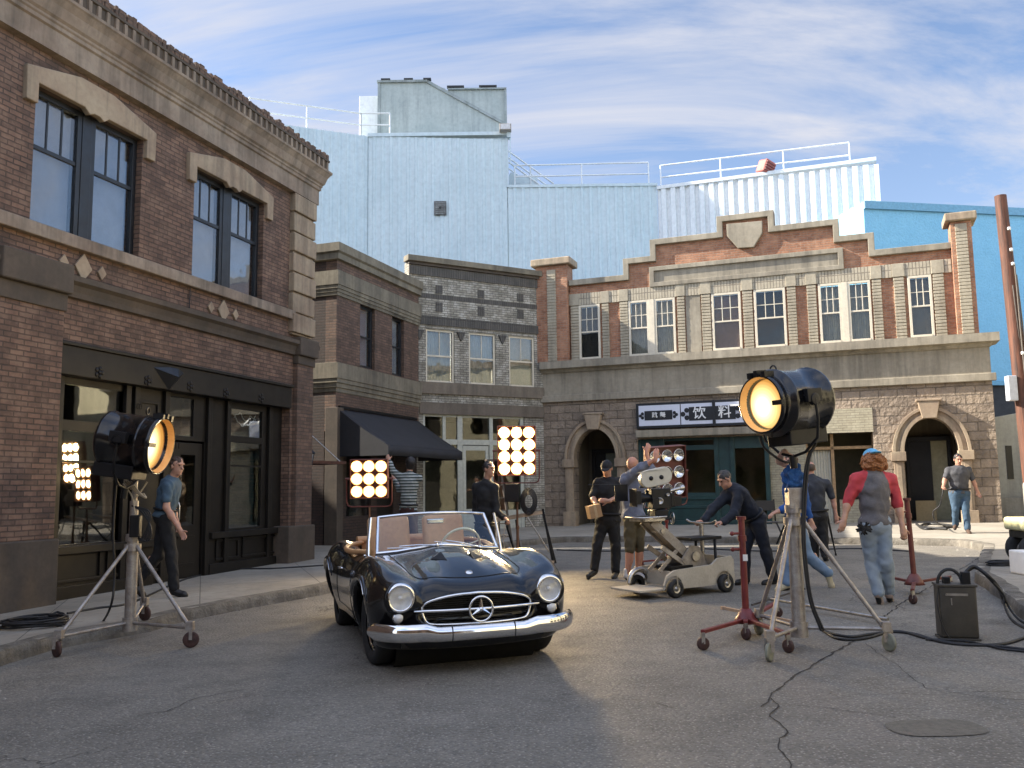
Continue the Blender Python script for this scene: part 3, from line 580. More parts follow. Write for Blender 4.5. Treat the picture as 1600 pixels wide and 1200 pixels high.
# rod-hung shelf canopy in the alley (thing of its own)
al = empty('alley_canopy', F.w(-.9, .3, 0), F.e.rotation_euler.z, 'small rusty flat canopy on two thin rods in the dark alley', 'canopy')
c0 = dpt(487, 722, 18.9); c1 = dpt(541, 722, 19.6)
al.location = c0; al.rotation_euler = (0, 0, math.atan2(c1.y-c0.y, c1.x-c0.x)); ln = (Vector((c1.x, c1.y))-Vector((c0.x, c0.y))).length
MB().box((0, 0, -.03), (ln, .9, .03)).build('slab', plain('rust', (.09, .035, .02), .8, var=.4), al)
MB().cyl((ln-.05, .1, 0), (ln-.75, .85, .95), .011, 6).build('rod', M['steel'], al); MB().cyl((.1, .1, 0), (-.4, .3, .55), .011, 6).build('rod', M['steel'], al)
# wall lantern
lp = F1.w(.30, .9, 0); c = dpt(484, 714, 17.7)
ln_ = empty('wall_lantern', c, 0, 'small black coach lantern on the end of the red brick building', 'lantern')
m = MB(); m.lathe([(.0, .20), (.02, .19), (.03, .16), (.10, .09), (.11, .07), (.09, .06)], n=6, smooth=False); m.lathe([(.05, -.13), (.055, -.15), (.02, -.18), (0, -.2)], n=6, smooth=False)
for k in range(6): t = math.pi/3*k; m.beam((.05*math.cos(t), .05*math.sin(t), -.13), (.085*math.cos(t), .085*math.sin(t), .065), .012)
m.beam((0, 0, .18), (-.02, 0, .26), .015); m.beam((-.02, 0, .25), (-.22, 0, .22), .02); m.beam((-.2, 0, .23), (-.2, 0, -.05), .05); m.build('frame', M['black_metal'], ln_)
MB().lathe([(.048, -.13), (.08, .06)], n=6, smooth=False).build('glass', plain('lantern_glass', (.5, .5, .5), .1, Alpha=.5), ln_)
# ================================================================ F3: grey painted brick building
a3 = rad(60.25); P5 = Vector((.9384, 27.0675, 0)); P3 = P5-Vector((math.sin(a3), math.cos(a3), 0))*4.09
F = F3 = Fac('grey_brick_building', P3, 60.25, 'grey painted brick building with three cream windows and dark cross motifs'); e = F.e
XR = 4.09; zt = F.Z(847, 427); zcap0 = zt-.14
w = [F.rect((664, 514), (709, 600), .06), F.rect((731, 519.5), (773.5, 602.5), .06), F.rect((793.5, 524.5), (834.5, 605), .06)]
za = sum(r[3] for r in w)/3; zb = sum(r[2] for r in w)/3; w = [(r[0], r[1], zb, za) for r in w]
print('F3 windows', w, zt)
ztop = zcap0; zb1 = F.Z(848, 530); 
shx0, shx1 = .0, 4.0; lin0, lin1 = F.Z(850, 652), F.Z(850, 640)
gsh = [rl(.12, 3.42, -.1, lin0)]
MB().prism(rl(-.32, XR, -.2, ztop), 0, .3, [rl(*r) for r in w]+gsh).build('wall', M['grey_brick'], e)
F.box(-.32, XR+.2, -.2, ztop-.5, 3.6, 3.8, 'rear_wall', M['dark_brick']); F.box(-.3, XR, ztop-.7, ztop-.6, .3, 3.7, 'roof', M['interior'])
F.box(-.40, XR+.0, zcap0, zt+.03, -.16, .2, 'coping', M['mossy_stone'], .015); F.box(-.34, XR, zcap0-.08, zcap0-.0, -.08, 0, 'coping_moulding', M['brown_trim'])
F.box(-.32, XR, F.Z(848, 452), zcap0-.1, -.035, 0, 'dark_band', M['dark_soldier']); F.box(-.32, XR, F.Z(848, 523), F.Z(848, 510), -.035, 0, 'dark_band', M['dark_soldier'])
m = MB()
for (u, v) in ((686, 465), (751.5, 472), (813, 477)):
    cx, cz_ = F.pt(u, v)
    m.box((cx-.11, -.012, cz_+.11), (cx+.11, -.0, cz_+.36)); m.box((cx-.11, -.012, cz_-.42), (cx+.11, -.0, cz_-.14))
cz_ = F.Z(751, 471); m.box((-.3, -.010, cz_-.06), (XR, .0, cz_+.07)); m.build('cross_motif', M['dark_soldier'], e)
m = MB()
for u, v in ((655, 519), (720, 522), (784.5, 527), (846, 531)):
    cx, cz_ = F.pt(u, v); MB().prism([(cx-.14, cz_+.06), (cx-.05, cz_-.15), (cx, cz_-.22), (cx+.05, cz_-.15), (cx+.14, cz_+.06)], -.05, 0).build('corbel', M['dark_soldier'], e, .01)
for i, r in enumerate(w): sash(F, r, .04, M['cream_frame'], cols=2, fr=.06, split=.5, backm=M['curtain'] if i < 2 else plain('paper', (.42, .37, .27), .8), tk=.025, curtain=(i < 2))
F.box(0, XR, zb-.34, zb-.0, -.07, 0, 'sill_band', M['brown_trim'] if False else rough('taupe_trim', (.23, .19, .145), (.17, .14, .105), 2), .01)
F.box(0, XR, lin0-.02, lin0+.32, -.05, .0, 'fascia', rough('taupe_fascia', (.17, .14, .11), (.13, .105, .08), 2), .01)
cg = plain('sage_frame', (.42, .43, .37), .5)
m = MB(); sy = .05
def vb(x0, x1, z0, z1, y0=sy, y1=sy+.09): m.box((x0, y0, z0), (x1, y1, z1))
tz = F.Z(720, 690, sy); z0_ = .3
xs_ = [F.X(u, 700, sy) for u in (667, 672, 692, 697, 715, 723, 765, 771)]
vb(.12, .2, -.1, lin0); vb(xs_[4], xs_[5], -.1, lin0); vb(xs_[6], xs_[7]-.01, -.1, lin0); vb(3.3, 3.42, -.1, lin0)
vb(.2, 3.3, lin0-.08, lin0, sy+.005, sy+.085); vb(.2, 3.3, tz-.09, tz+.06, sy+.006, sy+.084); vb(.2, xs_[4], .3, .75, sy+.02, sy+.07); vb(xs_[2], xs_[3], tz+.06, lin0-.08, sy+.01, sy+.08)
vb(xs_[7], 3.3, .3, .9, sy+.02, sy+.07); m.build('shopfront', cg, e, .004)
for q in (((.2, sy+.04, .75), (xs_[4], sy+.046, tz-.09)), ((.2, sy+.04, tz+.06), (3.3, sy+.046, lin0-.08)), ((xs_[7], sy+.04, .9), (3.3, sy+.046, tz-.09))): MB().box(*q).build('shop_window', M['shop_glass'], e)
d = MB().prism(rl(xs_[5]+.02, xs_[6]-.02, .3, tz-.11), sy+.03, sy+.07, [rl(xs_[5]+.12, xs_[6]-.12, .95, tz-.25)]).build('door', cg, e, .004)
MB().box((xs_[5]+.12, sy+.045, .95), (xs_[6]-.12, sy+.05, tz-.25)).build('pane', M['shop_glass'], d)
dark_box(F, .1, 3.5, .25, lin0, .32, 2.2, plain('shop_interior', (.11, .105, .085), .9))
# ================================================================ F5: stone and orange brick building with stepped parapet
F = F5 = Fac('arcade_building', P5, 111, 'long tan stone and orange brick building with stepped parapet and two arches'); e = F.e
P = lambda u, v, o=0: F.pt(u, v, o)
XE = F.X(1558, 700); lv = [F.Z(930, 435), F.Z(993, 403), F.Z(1068, 369), F.Z(1162, 334), F.Z(1260, 348), F.Z(1340, 366), F.Z(1428, 384)]
xx = [F.X(889, 436), F.X(974, 415), F.X(1016, 387), F.X(1120, 350), F.X(1209, 340), F.X(1311, 355), F.X(1366, 376), F.X(1488, 385)]
print('F5', XE, [round(q, 2) for q in lv], [round(q, 2) for q in xx])
L1 = (lv[0]+lv[6])/2; L2 = (lv[1]+lv[5])/2; L3 = (lv[2]+lv[4])/2; L4 = lv[3]
lz = F.Z(1200, 560, -.15)  # top of ledge
lt = sum(F.Z(u, v, -.15) for u, v in ((850, 566), (1545, 520)))/2
arch = []
def archpts(cx, hw, z0, zs, zc, n=14):
    return [(cx-hw, z0)]+[(cx-hw*math.cos(math.pi*i/n), zs+(zc-zs)*math.sin(math.pi*i/n)) for i in range(n+1)]+[(cx+hw, z0)]
A = []
for (ul, ur, vs_, vc) in ((898, 965, 718, 670), (1416, 1503, 706, 652)):
    a, c = F.X(ul, 760), F.X(ur, 760); cx = (a+c)/2; A.append((cx, (c-a)/2, F.Z((ul+ur)/2, vs_), F.Z((ul+ur)/2, vc)))
print('arches', A)
sh = (F.X(998, 750), F.X(1368, 750)); shz = F.Z(1290, 677); 
lowtop = lt-1.22
MB().prism(rl(0, XE, -.2, lowtop+.2), 0, .45, [archpts(a[0], a[1], -.15, a[2], a[3]) for a in A]+[rl(sh[0], sh[1], -.15, shz)]).build('stone_wall', M['stone_block'], e)
F.box(.0, XE, lowtop+.2, lt-.3, .0, .4, 'stucco_band', M['grey_stone']); F.box(-.05, XE+.1, lowtop+.0, lowtop+.2, -.09, .02, 'lower_moulding', M['grey_stone'], .015)
cornice(F, -.02, XE-.02, [(.0, lt-.34), (.05, lt-.33), (.10, lt-.26), (.24, lt-.22), (.24, lt), (.0, lt+.02)], 'ledge', M['grey_stone'], .5)
out_ = [(xx[0], lt), (xx[7], lt), (xx[7], L1), (xx[6], L1), (xx[6], L2), (xx[5], L2), (xx[5], L3), (xx[4], L3), (xx[4], L4), (xx[3], L4), (xx[3], L3), (xx[2], L3), (xx[2], L2), (xx[1], L2), (xx[1], L1), (xx[0], L1)]
WN = [((905, 478), (940, 559), 0), ((982, 468.5), (1058, 555), 1), ((1111.5, 460), (1161, 547), 0), ((1177.5, 455), (1231, 541), 0), ((1278, 446), (1365, 534), 1), ((1417, 435), (1461, 525.5), 0)]
wr_ = [F.rect(a, c, .08) for a, c, k in WN]; zt_ = sum(r[3] for r in wr_)/6; zb_ = lt+.03; wr_ = [(r[0], r[1], zb_, zt_) for r in wr_]
print('F5 win', [(round(r[0], 2), round(r[1], 2)) for r in wr_], zt_, lt, lowtop)
MB().prism(out_, .05, .35, [rl(*r) for r in wr_]).build('brick_wall', M['orange_brick'], e)
# coping following the steps
m = MB(); T = .17; seq = [(xx[0], L1), (xx[1], L1), (xx[1], L2), (xx[2], L2), (xx[2], L3), (xx[3], L3), (xx[3], L4), (xx[4], L4), (xx[4], L3), (xx[5], L3), (xx[5], L2), (xx[6], L2), (xx[6], L1), (xx[7], L1)]
up = seq; dn = []
dxs = [0, 1, 1, 1, 1, 1, 1, -1, -1, -1, -1, -1, -1, 0]
dn = [(x_+T*.95*d_, z_-T) for (x_, z_), d_ in zip(seq, dxs)]
m.prism([*up, *dn[::-1]][::-1], -.06, .4); m.build('coping', M['grey_stone'], e, .012)
# shield and sunk sign panel
def pl(u, v): return P(u, v, -.05)
sh_ = [P(u, v, -.05) for u, v in ((1135, 350), (1191, 345), (1191, 364), (1177.5, 386), (1153, 387.5), (1136, 369))]; MB().prism(sh_[::-1], -.06, .06).build('shield_plaque', M['grey_stone'], e, .015)
sx_, sz_ = P(1014, 417, -.03), P(1319, 421, -.03); zb2 = F.Z(1016, 448, -.03); zt2 = (F.Z(1014, 417, -.03)+F.Z(1318, 387, -.03))/2; zb2 = (zb2+F.Z(1319, 421, -.03))/2
MB().prism(rl(sx_[0], sz_[0], zb2, zt2), -.04, .05, [rl(sx_[0]+.14, sz_[0]-.14, zb2+.13, zt2-.13)]).build('panel_frame', M['grey_stone'], e, .012); F.box(sx_[0]+.1, sz_[0]-.1, zb2+.1, zt2-.1, .02, .06, 'panel', M['grey_stone'])
# soldier lintel band, ribbed piers, flat panels
zl = zt_+.01; sold = F.Z(1200, 430)
m = MB(); m.box((wr_[0][0]-.42, .0, zl), (wr_[-1][1]+.5, .06, zl+.36)); m.build('lintel_band', M['pale_soldier'], e)
ribs = [(891, 905), (940, 952), (968, 982), (1058, 1071), (1096, 1111.5), (1161, 1177.5), (1231, 1246), (1262, 1278), (1365, 1381), (1399, 1417), (1461, 1480)]
for (a, c) in ribs:
    x0, x1 = F.X(a, 500)+.01, F.X(c, 500)-.01; m = MB(); z = lt+.01; k = 0
    while z < zl-.05: m.box((x0+random.uniform(0, .01), -.005-random.uniform(0, .008), z), (x1, .06, z+.073)); z += .088
    m.box((x0+.01, .02, lt), (x1-.01, .061, zl)); m.box((x0-.02, -.02, zl), (x1+.02, .0, zl+.36)); m.build('ribbed_pier', M['grey_stone'] if False else M['stone_rib'] if 'stone_rib' in M else M.setdefault('stone_rib', rough('stone_rib', (.42, .375, .28), (.33, .285, .21), 2, dirt=.4)), e, .008)
F.box(F.X(1071, 500)+.02, F.X(1096, 500)-.02, lt+.01, zl-.005, .02, .05, 'stucco_panel', M['grey_stone'])
F.box(xx[7], xx[7], 0, 0, 0, 0, 'x', M['stone']) if False else None
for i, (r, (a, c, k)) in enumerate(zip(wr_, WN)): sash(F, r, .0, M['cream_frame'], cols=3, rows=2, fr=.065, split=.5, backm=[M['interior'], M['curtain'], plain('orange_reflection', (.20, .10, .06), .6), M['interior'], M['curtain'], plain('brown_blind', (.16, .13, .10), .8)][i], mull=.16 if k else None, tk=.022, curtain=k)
for (ua, uc, vt, vb_) in ((850, 889, 415, 560), (1490, 1529, 345, 520)):   # end pillars
    x0 = F.X(ua, (vt+vb_)/2); x1 = F.X(uc, (vt+vb_)/2); 
    if ua == 850: x0, x1 = -.12, F.X(889, 480)
    else: x0, x1 = F.X(1489, 430), XE-.22
    zt4 = F.Z((ua+uc)/2, vt, -.1); F.box(x0, x1, lt, zt4, -.14, .45, 'pillar', M['orange_brick'], .01); F.box(x0-.13, x1+.13, zt4, zt4+.22, -.27, .58, 'pillar_cap', M['stone'], .03)
    m = MB(); z = lt+.02; xc = (x0+x1)/2
    while z < zt4-.35: m.box((xc-.14, -.175, z), (xc+.14, -.13, z+.075)); z += .09
    m.box((xc-.12, -.155, lt), (xc+.12, -.13, zt4-.3)); m.box((xc-.14, -.175, z), (xc+.14, -.13, z+.2)); m.build('ribbed_strip', M['stone_rib'], e, .008)
# arch surrounds
for j, a in enumerate(A):
    cx, hw, zs, zc = a; ro = hw+.28; m = MB(); n = 20
    for (r0_, r1_, y0) in ((hw-.01, hw+.09, -.10), (hw+.088, hw+.20, -.05), (hw+.198, ro, -.12)):
        lo = [(cx-r1_*math.cos(math.pi*i/n), zs+(zc-zs+(r1_-hw))*math.sin(math.pi*i/n)) for i in range(n+1)]+[(cx+r0_*math.cos(math.pi*i/n), zs+(zc-zs+(r0_-hw))*math.sin(math.pi*i/n)) for i in range(n+1)]
        m.prism(lo[::-1], y0, .2)
    for s_ in (-1, 1):
        xa, xb = sorted((cx+s_*(hw-.0), cx+s_*ro)); m.box((xa-.04, -.17, zs-.22), (xb+.04, .2, zs+.02)); m.box((xa+.02, -.10, .8), (xb-.02, .2, zs-.22)); m.box((xa+.08, -.115, .8), (xb-.08, -.1, zs-.24)); m.box((xa-.05, -.16, .1), (xb+.05, .2, .82))
    m.build('arch_surround', M['stone'], e, .012)
    m = MB(); kz = zc-.03; m.prism([(cx-.17, kz), (cx+.17, kz), (cx+.26, kz+.44), (cx-.26, kz+.44)], -.22, .0); m.prism([(cx-.30, kz+.44), (cx+.30, kz+.44), (cx+.30, kz+.5), (cx-.30, kz+.5)], -.24, 0); m.build('keystone', M['stone'], e, .015)
    # passage behind the arch with an inner door frame and a lit yellow wall
    dark_box(F, cx-hw-.05, cx+hw+.05, .1, zc+.1, .46, 1.3, rough('passage', (.20, .16, .10), (.15, .12, .08), 1))
    z_ = gz(*F.w(cx, 1, 0).xy)+.14; fr = M['brown_trim']; m = MB(); 
    dx0, dx1, dzt = (cx-hw+.2, cx+hw-.15, z_+2.15)
    m.box((dx0-.1, 1.55, 0), (dx0, 1.7, dzt)); m.box((dx1, 1.55, 0), (dx1+.1, 1.7, dzt)); m.box((dx0-.1, 1.55, dzt), (dx1+.1, 1.7, dzt+.12)); m.build('door_frame', M['dark_paint'], e, .008)
    MB().box((dx0+.0, 1.62, .1), (dx0+(.32 if j == 0 else .55), 1.66, dzt)).build('door', M['dark_paint'], e); F.box(dx0+.05, dx1, .1, dzt, 1.70, 1.74, 'lit_wall', M['interior_warm'] if j else plain('green_wall', (.26, .27, .2), .8))
F.box(A[1][0]-A[1][1]+.25, A[1][0]+.1, .3, 1.05, 1.0, 1.05, 'low_panel', rough('plywood', (.34, .27, .15), (.28, .22, .12), 2, streak=False))
# teal shopfront under the sign, pale brick and open bay to its right
tx0, tx1 = F.X(998, 750), F.X(1203, 750); teal = plain('teal_paint', (.012, .042, .040), .4, var=.3, s=4); slz = F.Z(1090, 677, -.05); m = MB(); sy = .12
g0 = rl(F.X(1040, 750, sy), F.X(1118, 750, sy), F.Z(1080, 770, sy), F.Z(1080, 688, sy)); tb = F.Z(1080, 700, sy)
g1 = rl(F.X(1150, 750, sy), F.X(1198, 750, sy), F.Z(1170, 815, sy), F.Z(1170, 700, sy))
m.prism(rl(tx0, tx1, -.1, slz+.05), sy, sy+.08, [g0, g1])
m.box((tx0, sy-.06, .3), (tx1, sy, .55)); 
for u in (1000, 1036, 1121, 1146, 1200): x_ = F.X(u, 750, sy); m.box((x_-.06, sy-.05, -.1), (x_+.06, sy-.001, slz+.04))
m.box((g0[0][0], sy-.02, tb-.06), (g0[1][0], sy+.04, tb+.08)); zq = F.Z(1080, 775, sy)
m.box((g0[0][0]-.05, sy-.045, zq-.1), (g0[1][0]+.05, sy-.002, zq+.03)); m.box((g0[0][0]+.1, sy-.03, .9), (g0[1][0]-.1, sy-.002, .97)); m.build('shopfront', teal, e, .006)
MB().prism(g0, sy+.03, sy+.036).build('shop_window', M['shop_glass'], e); MB().prism(g1, sy+.03, sy+.036).build('shop_window', M['shop_glass'], e)
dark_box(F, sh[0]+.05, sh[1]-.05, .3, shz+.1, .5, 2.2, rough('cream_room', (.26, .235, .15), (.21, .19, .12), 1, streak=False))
zz2 = F.Z(1290, 677); F.box(tx1, sh[1]+.02, zz2, F.Z(1290, 640), -.02, .3, 'pale_brick_panel', M['pale_brick'])
m = MB(); 
for u in (1262, 1303, 1368): x_ = F.X(u, 750, .3); m.box((x_-.04, .3, 0), (x_+.04, .4, shz))
m.box((F.X(1262, 700, .3), .3, F.Z(1300, 700, .3)-.04), (F.X(1368, 700, .3), .38, F.Z(1300, 700, .3)+.04)); m.build('timber_frame', plain('raw_timber', (.34, .22, .11), .7, var=.25), e)
m = MB(); xa, xb = F.X(1268, 750, .35), F.X(1300, 750, .35); vs = []
for i in range(31): vs += [(xa+(xb-xa)*i/30, .42+.03*math.sin(i*1.5), .4), (xa+(xb-xa)*i/30, .42+.03*math.sin(i*1.5), F.Z(1300, 703, .35))]
m.add(vs, [(2*i, 2*i+2, 2*i+3, 2*i+1) for i in range(30)], True); m.build('curtain', rough('bay_curtain', (.55, .52, .42), (.45, .42, .33), 2, streak=False), e)
F.box(tx1, F.X(1262, 750, .3), .2, F.Z(1220, 677), .25, .32, 'pale_brick_jamb', M['pale_brick']); F.box(F.X(1205, 750, .1), F.X(1245, 750, .1), .2, 1.0, -.12, .2, 'brick_pier', M['pale_brick']) if False else None
F.box(F.X(1310, 750, .3), F.X(1366, 750, .3), .3, 1.1, .4, .45, 'bay_panel', M['pale_brick'])
F.box(0, XE, -.2, L1-.5, 3.4, 3.6, 'rear_wall', M['soot_brick']); F.box(XE-.3, XE, -.2, lt, .41, 3.4, 'side_wall', M['stone_block']); F.box(.3, XE-.3, L1-1.4, L1-1.3, .36, 3.4, 'roof', M['interior'])
# sign: two white panels with black plates and Chinese lettering
sg = empty('shop_sign', F.w(0, 0, 0), F.e.rotation_euler.z, 'long white shop sign with black plates and Chinese characters above the teal shopfront', 'sign')
so = -.16
def SP(u, v): return F.pt(u, v, so)
sx0, sx1 = F.X(994, 655, so), F.X(1196, 655, so); s1 = (F.Z(996, 630, so)+F.Z(1150, 624, so))/2; s0 = (F.Z(996, 670, so)+F.Z(1150, 664, so))/2
MB().prism(rl(sx0, sx1, s0, s1), so+.02, -.0).build('case', M['black_frame'], sg, .006)
ux = [F.X(u, 650, so) for u in (998, 1062.5, 1064, 1113, 1118, 1163, 1165, 1192)]; zi0, zi1 = s0+.07, s1-.07; lm = plain('sign_white', (.62, .65, .74), .4, var=.04)
m = MB()
for a, c in ((0, 1), (2, 3), (4, 5), (6, 7)): m.box((ux[a], so+.008, zi0), (ux[c], so+.019, zi1))
m.build('face', lm, sg)
m = MB(); cxs = []
zc_ = (zi0+zi1)/2; hgt = zi1-zi0
xa, xb = F.X(1007, 650, so), F.X(1050.5, 650, so); m.box((xa, so, zc_-hgt*.23), (xb, so+.007, zc_+hgt*.23)); cxs.append((xa, xb, hgt*.1, .036))
xa2, xb2 = F.X(1076.5, 650, so), F.X(1149.5, 650, so); m.box((xa2, so, zc_-hgt*.33), (xb2, so+.007, zc_+hgt*.33)); cxs.append((xa2, xb2, hgt*.18, .055))
m.box((F.X(1113.5, 650, so), so-.03, s0), (F.X(1117.5, 650, so), so+.0065, s1))
for (a, c, q, rr) in cxs:
    for sgn, xx_ in ((-1, a), (1, c)):
        for dx, dz in ((.06, q), (.06, -q), (.17 if q > .07 else .12, 0)):
            m.add([(xx_+sgn*dx+rr*1.3*math.cos(t*math.pi/6), so+.001, zc_+dz+rr*1.3*math.sin(t*math.pi/6)) for t in range(12)], [tuple(range(12))])
            m.beam((xx_+sgn*(dx-.01), so+.004, zc_+dz), (xx_, so+.004, zc_+dz*.3), .02, .004)
m.build('plate', M['black_frame'], sg)
TX = lambda x_, z_: Matrix.Translation((x_, so-.004, z_)) @ Matrix.Rotation(rad(90), 4, 'X')
for ch, u, sz in (('跳', 1023, .17), ('舞', 1035.5, .17), ('饮', 1093, .37), ('料', 1132.5, .37)): text('character', ch, M['white'], sg, TX(F.X(u, 650, so), zc_-.0), sz)
lb = MB().box((sx0, -.3, s0-.26), (sx1, .05, s0-.06)).build('sign_ledge', M['grey_stone'], F5.e, .01)
m = MB(); m.box((sx1-.9, so-.32, s1-.22), (sx1+.1, so-.27, s1-.17)); m.beam((sx1-.5, so-.3, s1-.2), (sx1-.5, 0, s1+.05), .03); m.beam((sx1, so-.3, s1-.2), (sx1, 0, s1+.05), .03); m.build('sign_lamp_bar', M['white'], sg)
# ================================================================ soundstage behind, sky-blue wall, roof things
def corrug(name, F, x0, x1, zt0, zt1, z0, pitch, depth, mat, parent, w=.5):
    """ribbed sheet wall, top edge runs from zt0 to zt1"""
    m = MB(); vs = []; x = x0; prof = []
    while x < x1:
        for dx, dy in ((0, 0), (pitch*w, 0), (pitch*(w+.1), -depth), (pitch*.9, -depth), (pitch*.999, 0)):
            if x+dx <= x1: prof.append((x+dx, dy))
        x += pitch
    for (a, y_) in prof: t = (a-x0)/(x1-x0); vs += [(a, y_, z0), (a, y_, zt0+(zt1-zt0)*t)]
    m.add(vs, [(2*i, 2*i+2, 2*i+3, 2*i+1) for i in range(len(prof)-1)]); return m.build(name, mat, parent)
DB = 37.; pb0 = dpt(575, 213, DB); pb1 = dpt(1027, 290, DB)
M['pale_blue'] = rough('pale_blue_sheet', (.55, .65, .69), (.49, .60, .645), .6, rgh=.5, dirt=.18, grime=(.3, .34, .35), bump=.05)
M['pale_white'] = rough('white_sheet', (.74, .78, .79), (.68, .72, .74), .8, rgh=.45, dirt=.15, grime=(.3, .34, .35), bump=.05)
SB = Fac('soundstage', (pb0.x, DB), 90, 'huge pale blue corrugated soundstage rising behind the street facades'); e = SB.e
Xs = SB.X(793, 250); Xe = SB.X(1027, 290); zA = SB.Z(575, 213); zB = SB.Z(793, 218); zC = SB.Z(793, 293); zD = SB.Z(1025, 288)
print('stage', pb0, Xs, Xe, zA, zB, zC, zD)
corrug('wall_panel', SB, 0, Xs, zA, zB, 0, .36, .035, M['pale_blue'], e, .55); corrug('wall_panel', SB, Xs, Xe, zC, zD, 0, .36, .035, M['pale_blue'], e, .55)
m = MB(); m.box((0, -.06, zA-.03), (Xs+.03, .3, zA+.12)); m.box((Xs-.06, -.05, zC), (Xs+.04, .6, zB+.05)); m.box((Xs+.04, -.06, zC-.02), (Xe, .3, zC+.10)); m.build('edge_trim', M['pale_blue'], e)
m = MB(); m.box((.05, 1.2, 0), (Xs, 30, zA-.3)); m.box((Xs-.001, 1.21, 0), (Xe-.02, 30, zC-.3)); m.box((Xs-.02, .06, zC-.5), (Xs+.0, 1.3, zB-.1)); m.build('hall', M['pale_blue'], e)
# left wing, az ~60
FA = Fac('tmp', (pb0.x, DB), 58, None, None); zl_ = FA.Z(400, 190); xa_ = FA.X(380, 188)
LA = abs(xa_); print('wing', xa_, zl_, FA.Z(575, 213))
LW = 30
wing = empty('wing', (0, 0, 0), 0); bpy.data.objects.remove(wing)
m = MB(); vs = []; x = -LW; prof = []
while x < 0:
    for dx, dy in ((0, 0), (.2, 0), (.236, -.035), (.32, -.035), (.355, 0)): prof.append((x+dx, dy))
    x += .36
zt0 = zA
def WL(x_, y_, z_): q = FA.w(x_, y_, z_)-SB.P0; return (q.dot(SB.d), q.dot(SB.n), z_)
for (a, y_) in prof: vs += [WL(min(a, 0), y_, 0), WL(min(a, 0), y_, zt0+(a/LA)*(zt0-zl_))]
m.add(vs, [(2*i, 2*i+2, 2*i+3, 2*i+1) for i in range(len(prof)-1)]); m.build('wall_panel', M['pale_blue'], e)
# right wing in the sun, az ~111
FC = Fac('tmp', (pb1.x, DB), 111, None, None); zc0 = FC.Z(1030, 296); zc1 = FC.Z(1368, 257); xc1 = FC.X(1370, 300); print('C', zc0, zc1, xc1)
CW = Fac('soundstage_wing', (pb1.x, DB), 111, 'white corrugated hall wing with sunlit ribs above the stepped parapet'); e2 = CW.e
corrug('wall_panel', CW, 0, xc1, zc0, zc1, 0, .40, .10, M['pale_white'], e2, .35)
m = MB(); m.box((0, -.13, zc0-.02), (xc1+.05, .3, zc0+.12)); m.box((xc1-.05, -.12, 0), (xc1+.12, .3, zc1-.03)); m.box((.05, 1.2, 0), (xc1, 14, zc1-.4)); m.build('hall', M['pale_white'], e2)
for q in list(bpy.data.objects):
    if q.name.startswith('tmp'): bpy.data.objects.remove(q)
# railings
rm = M['pale_white']
def railing(pts, h, label, post=1.9, mid=.5):
    r = empty('roof_railing', pts[0], 0, label, 'railing', 'railings along the soundstage roof'); o = Vector(pts[0]); m = MB()
    for a, c in zip(pts[:-1], pts[1:]):
        a, c = Vector(a)-o, Vector(c)-o; n = max(1, round((c-a).length/post))
        for k in range(n+1): q = a.lerp(c, k/n); MB().cyl(q, q+Vector((0, 0, h)), .032, 8).build('post', rm, r)
        for f in (1, mid): m.cyl(a+Vector((0, 0, h*f)), c+Vector((0, 0, h*f)), .035, 8)
    m.build('rail', rm, r); return r
sb = lambda x_, y_, z_: SB.w(x_, y_, z_)
fa = lambda x_, y_, z_: FA.w(x_, y_, z_)
z_at = lambda x_: zA+(x_/LA)*(zA-zl_)
railing([fa(xa_+.3, .3, z_at(xa_+.3)+.0), fa(-.2, .3, zA+.05), sb(.9, .3, zA+.1)], 1.05, 'pale blue pipe railing on the left roof edge, beside the grey penthouse', 2.8)
railing([sb(Xs+.3, .35, zC+.1), sb(Xe-.3, .35, zD+.1)], 1.0, 'white pipe railing on the middle roof, right of the stair rails', 2.4)
railing([CW.w(.1, .3, zc0+.1), CW.w(xc1-.9, .3, zc1+.1)], 1.05, 'white pipe railing above the sunlit ribbed wing', 2.6)
st = empty('roof_stair', sb(Xs, 1.0, zC), 0, 'sloping steel stair rails descending beside the high roof step', 'stair'); m = MB()
for y_ in (0, .8):
    m.cyl((.05, y_, 2.0), (2.0, y_, .5), .04, 8); m.cyl((.05, y_, 1.5), (1.9, y_, .05), .04, 8); m.cyl((1.0, y_, 1.25), (1.0, y_, .2), .035, 8)
m.build('rail', rm, st); m = MB(); m.box((.05, 0, .0), (1.3, .8, .9)); m.beam((.1, .4, 1.0), (2.2, .4, -.2), .7, .15); m.build('flight', M['pale_blue'], st)
# penthouse
PX0, PX1 = SB.X(592, 170, .8), SB.X(790, 170, .8); PZ1 = SB.Z(592, 130, .8); PZ2 = SB.Z(788, 140, .8); PX00 = SB.X(560, 170, .8); pxm = SB.X(668, 130, .8); pxn = SB.X(700, 140, .8)
ph = empty('roof_penthouse', sb(0, 0, 0), 0, 'weathered grey plywood penthouse box on the soundstage roof', 'penthouse'); gp = rough('grey_ply', (.42, .48, .47), (.33, .39, .39), .9, dirt=.5, grime=(.16, .19, .19))
MB().prism([(PX0, zA+.02), (PX1, zA+.02), (PX1, PZ2), (pxn, PZ2), (pxm, PZ1), (PX0, PZ1)], .8, 4.5).build('box', gp, ph, .02)
MB().box((PX00, 1.0, zA+.02), (PX0-.01, 3, SB.Z(560, 150, 1.0))).build('side_box', M['pale_white'], ph, .02)
m = MB(); m.box((PX0-.08, .7, PZ1), (pxm, 4.6, PZ1+.1)); m.box((pxn, .7, PZ2), (PX1+.05, 4.6, PZ2+.06)); m.beam((pxm, .76, PZ1+.03), (PX1, .76, SB.Z(782, 195, .8)), .06, .12); m.box((PX0-.05, .74, zA), (PX0+.06, .8, PZ1)); m.box((PX1-.06, .74, zA), (PX1+.05, .8, PZ2))
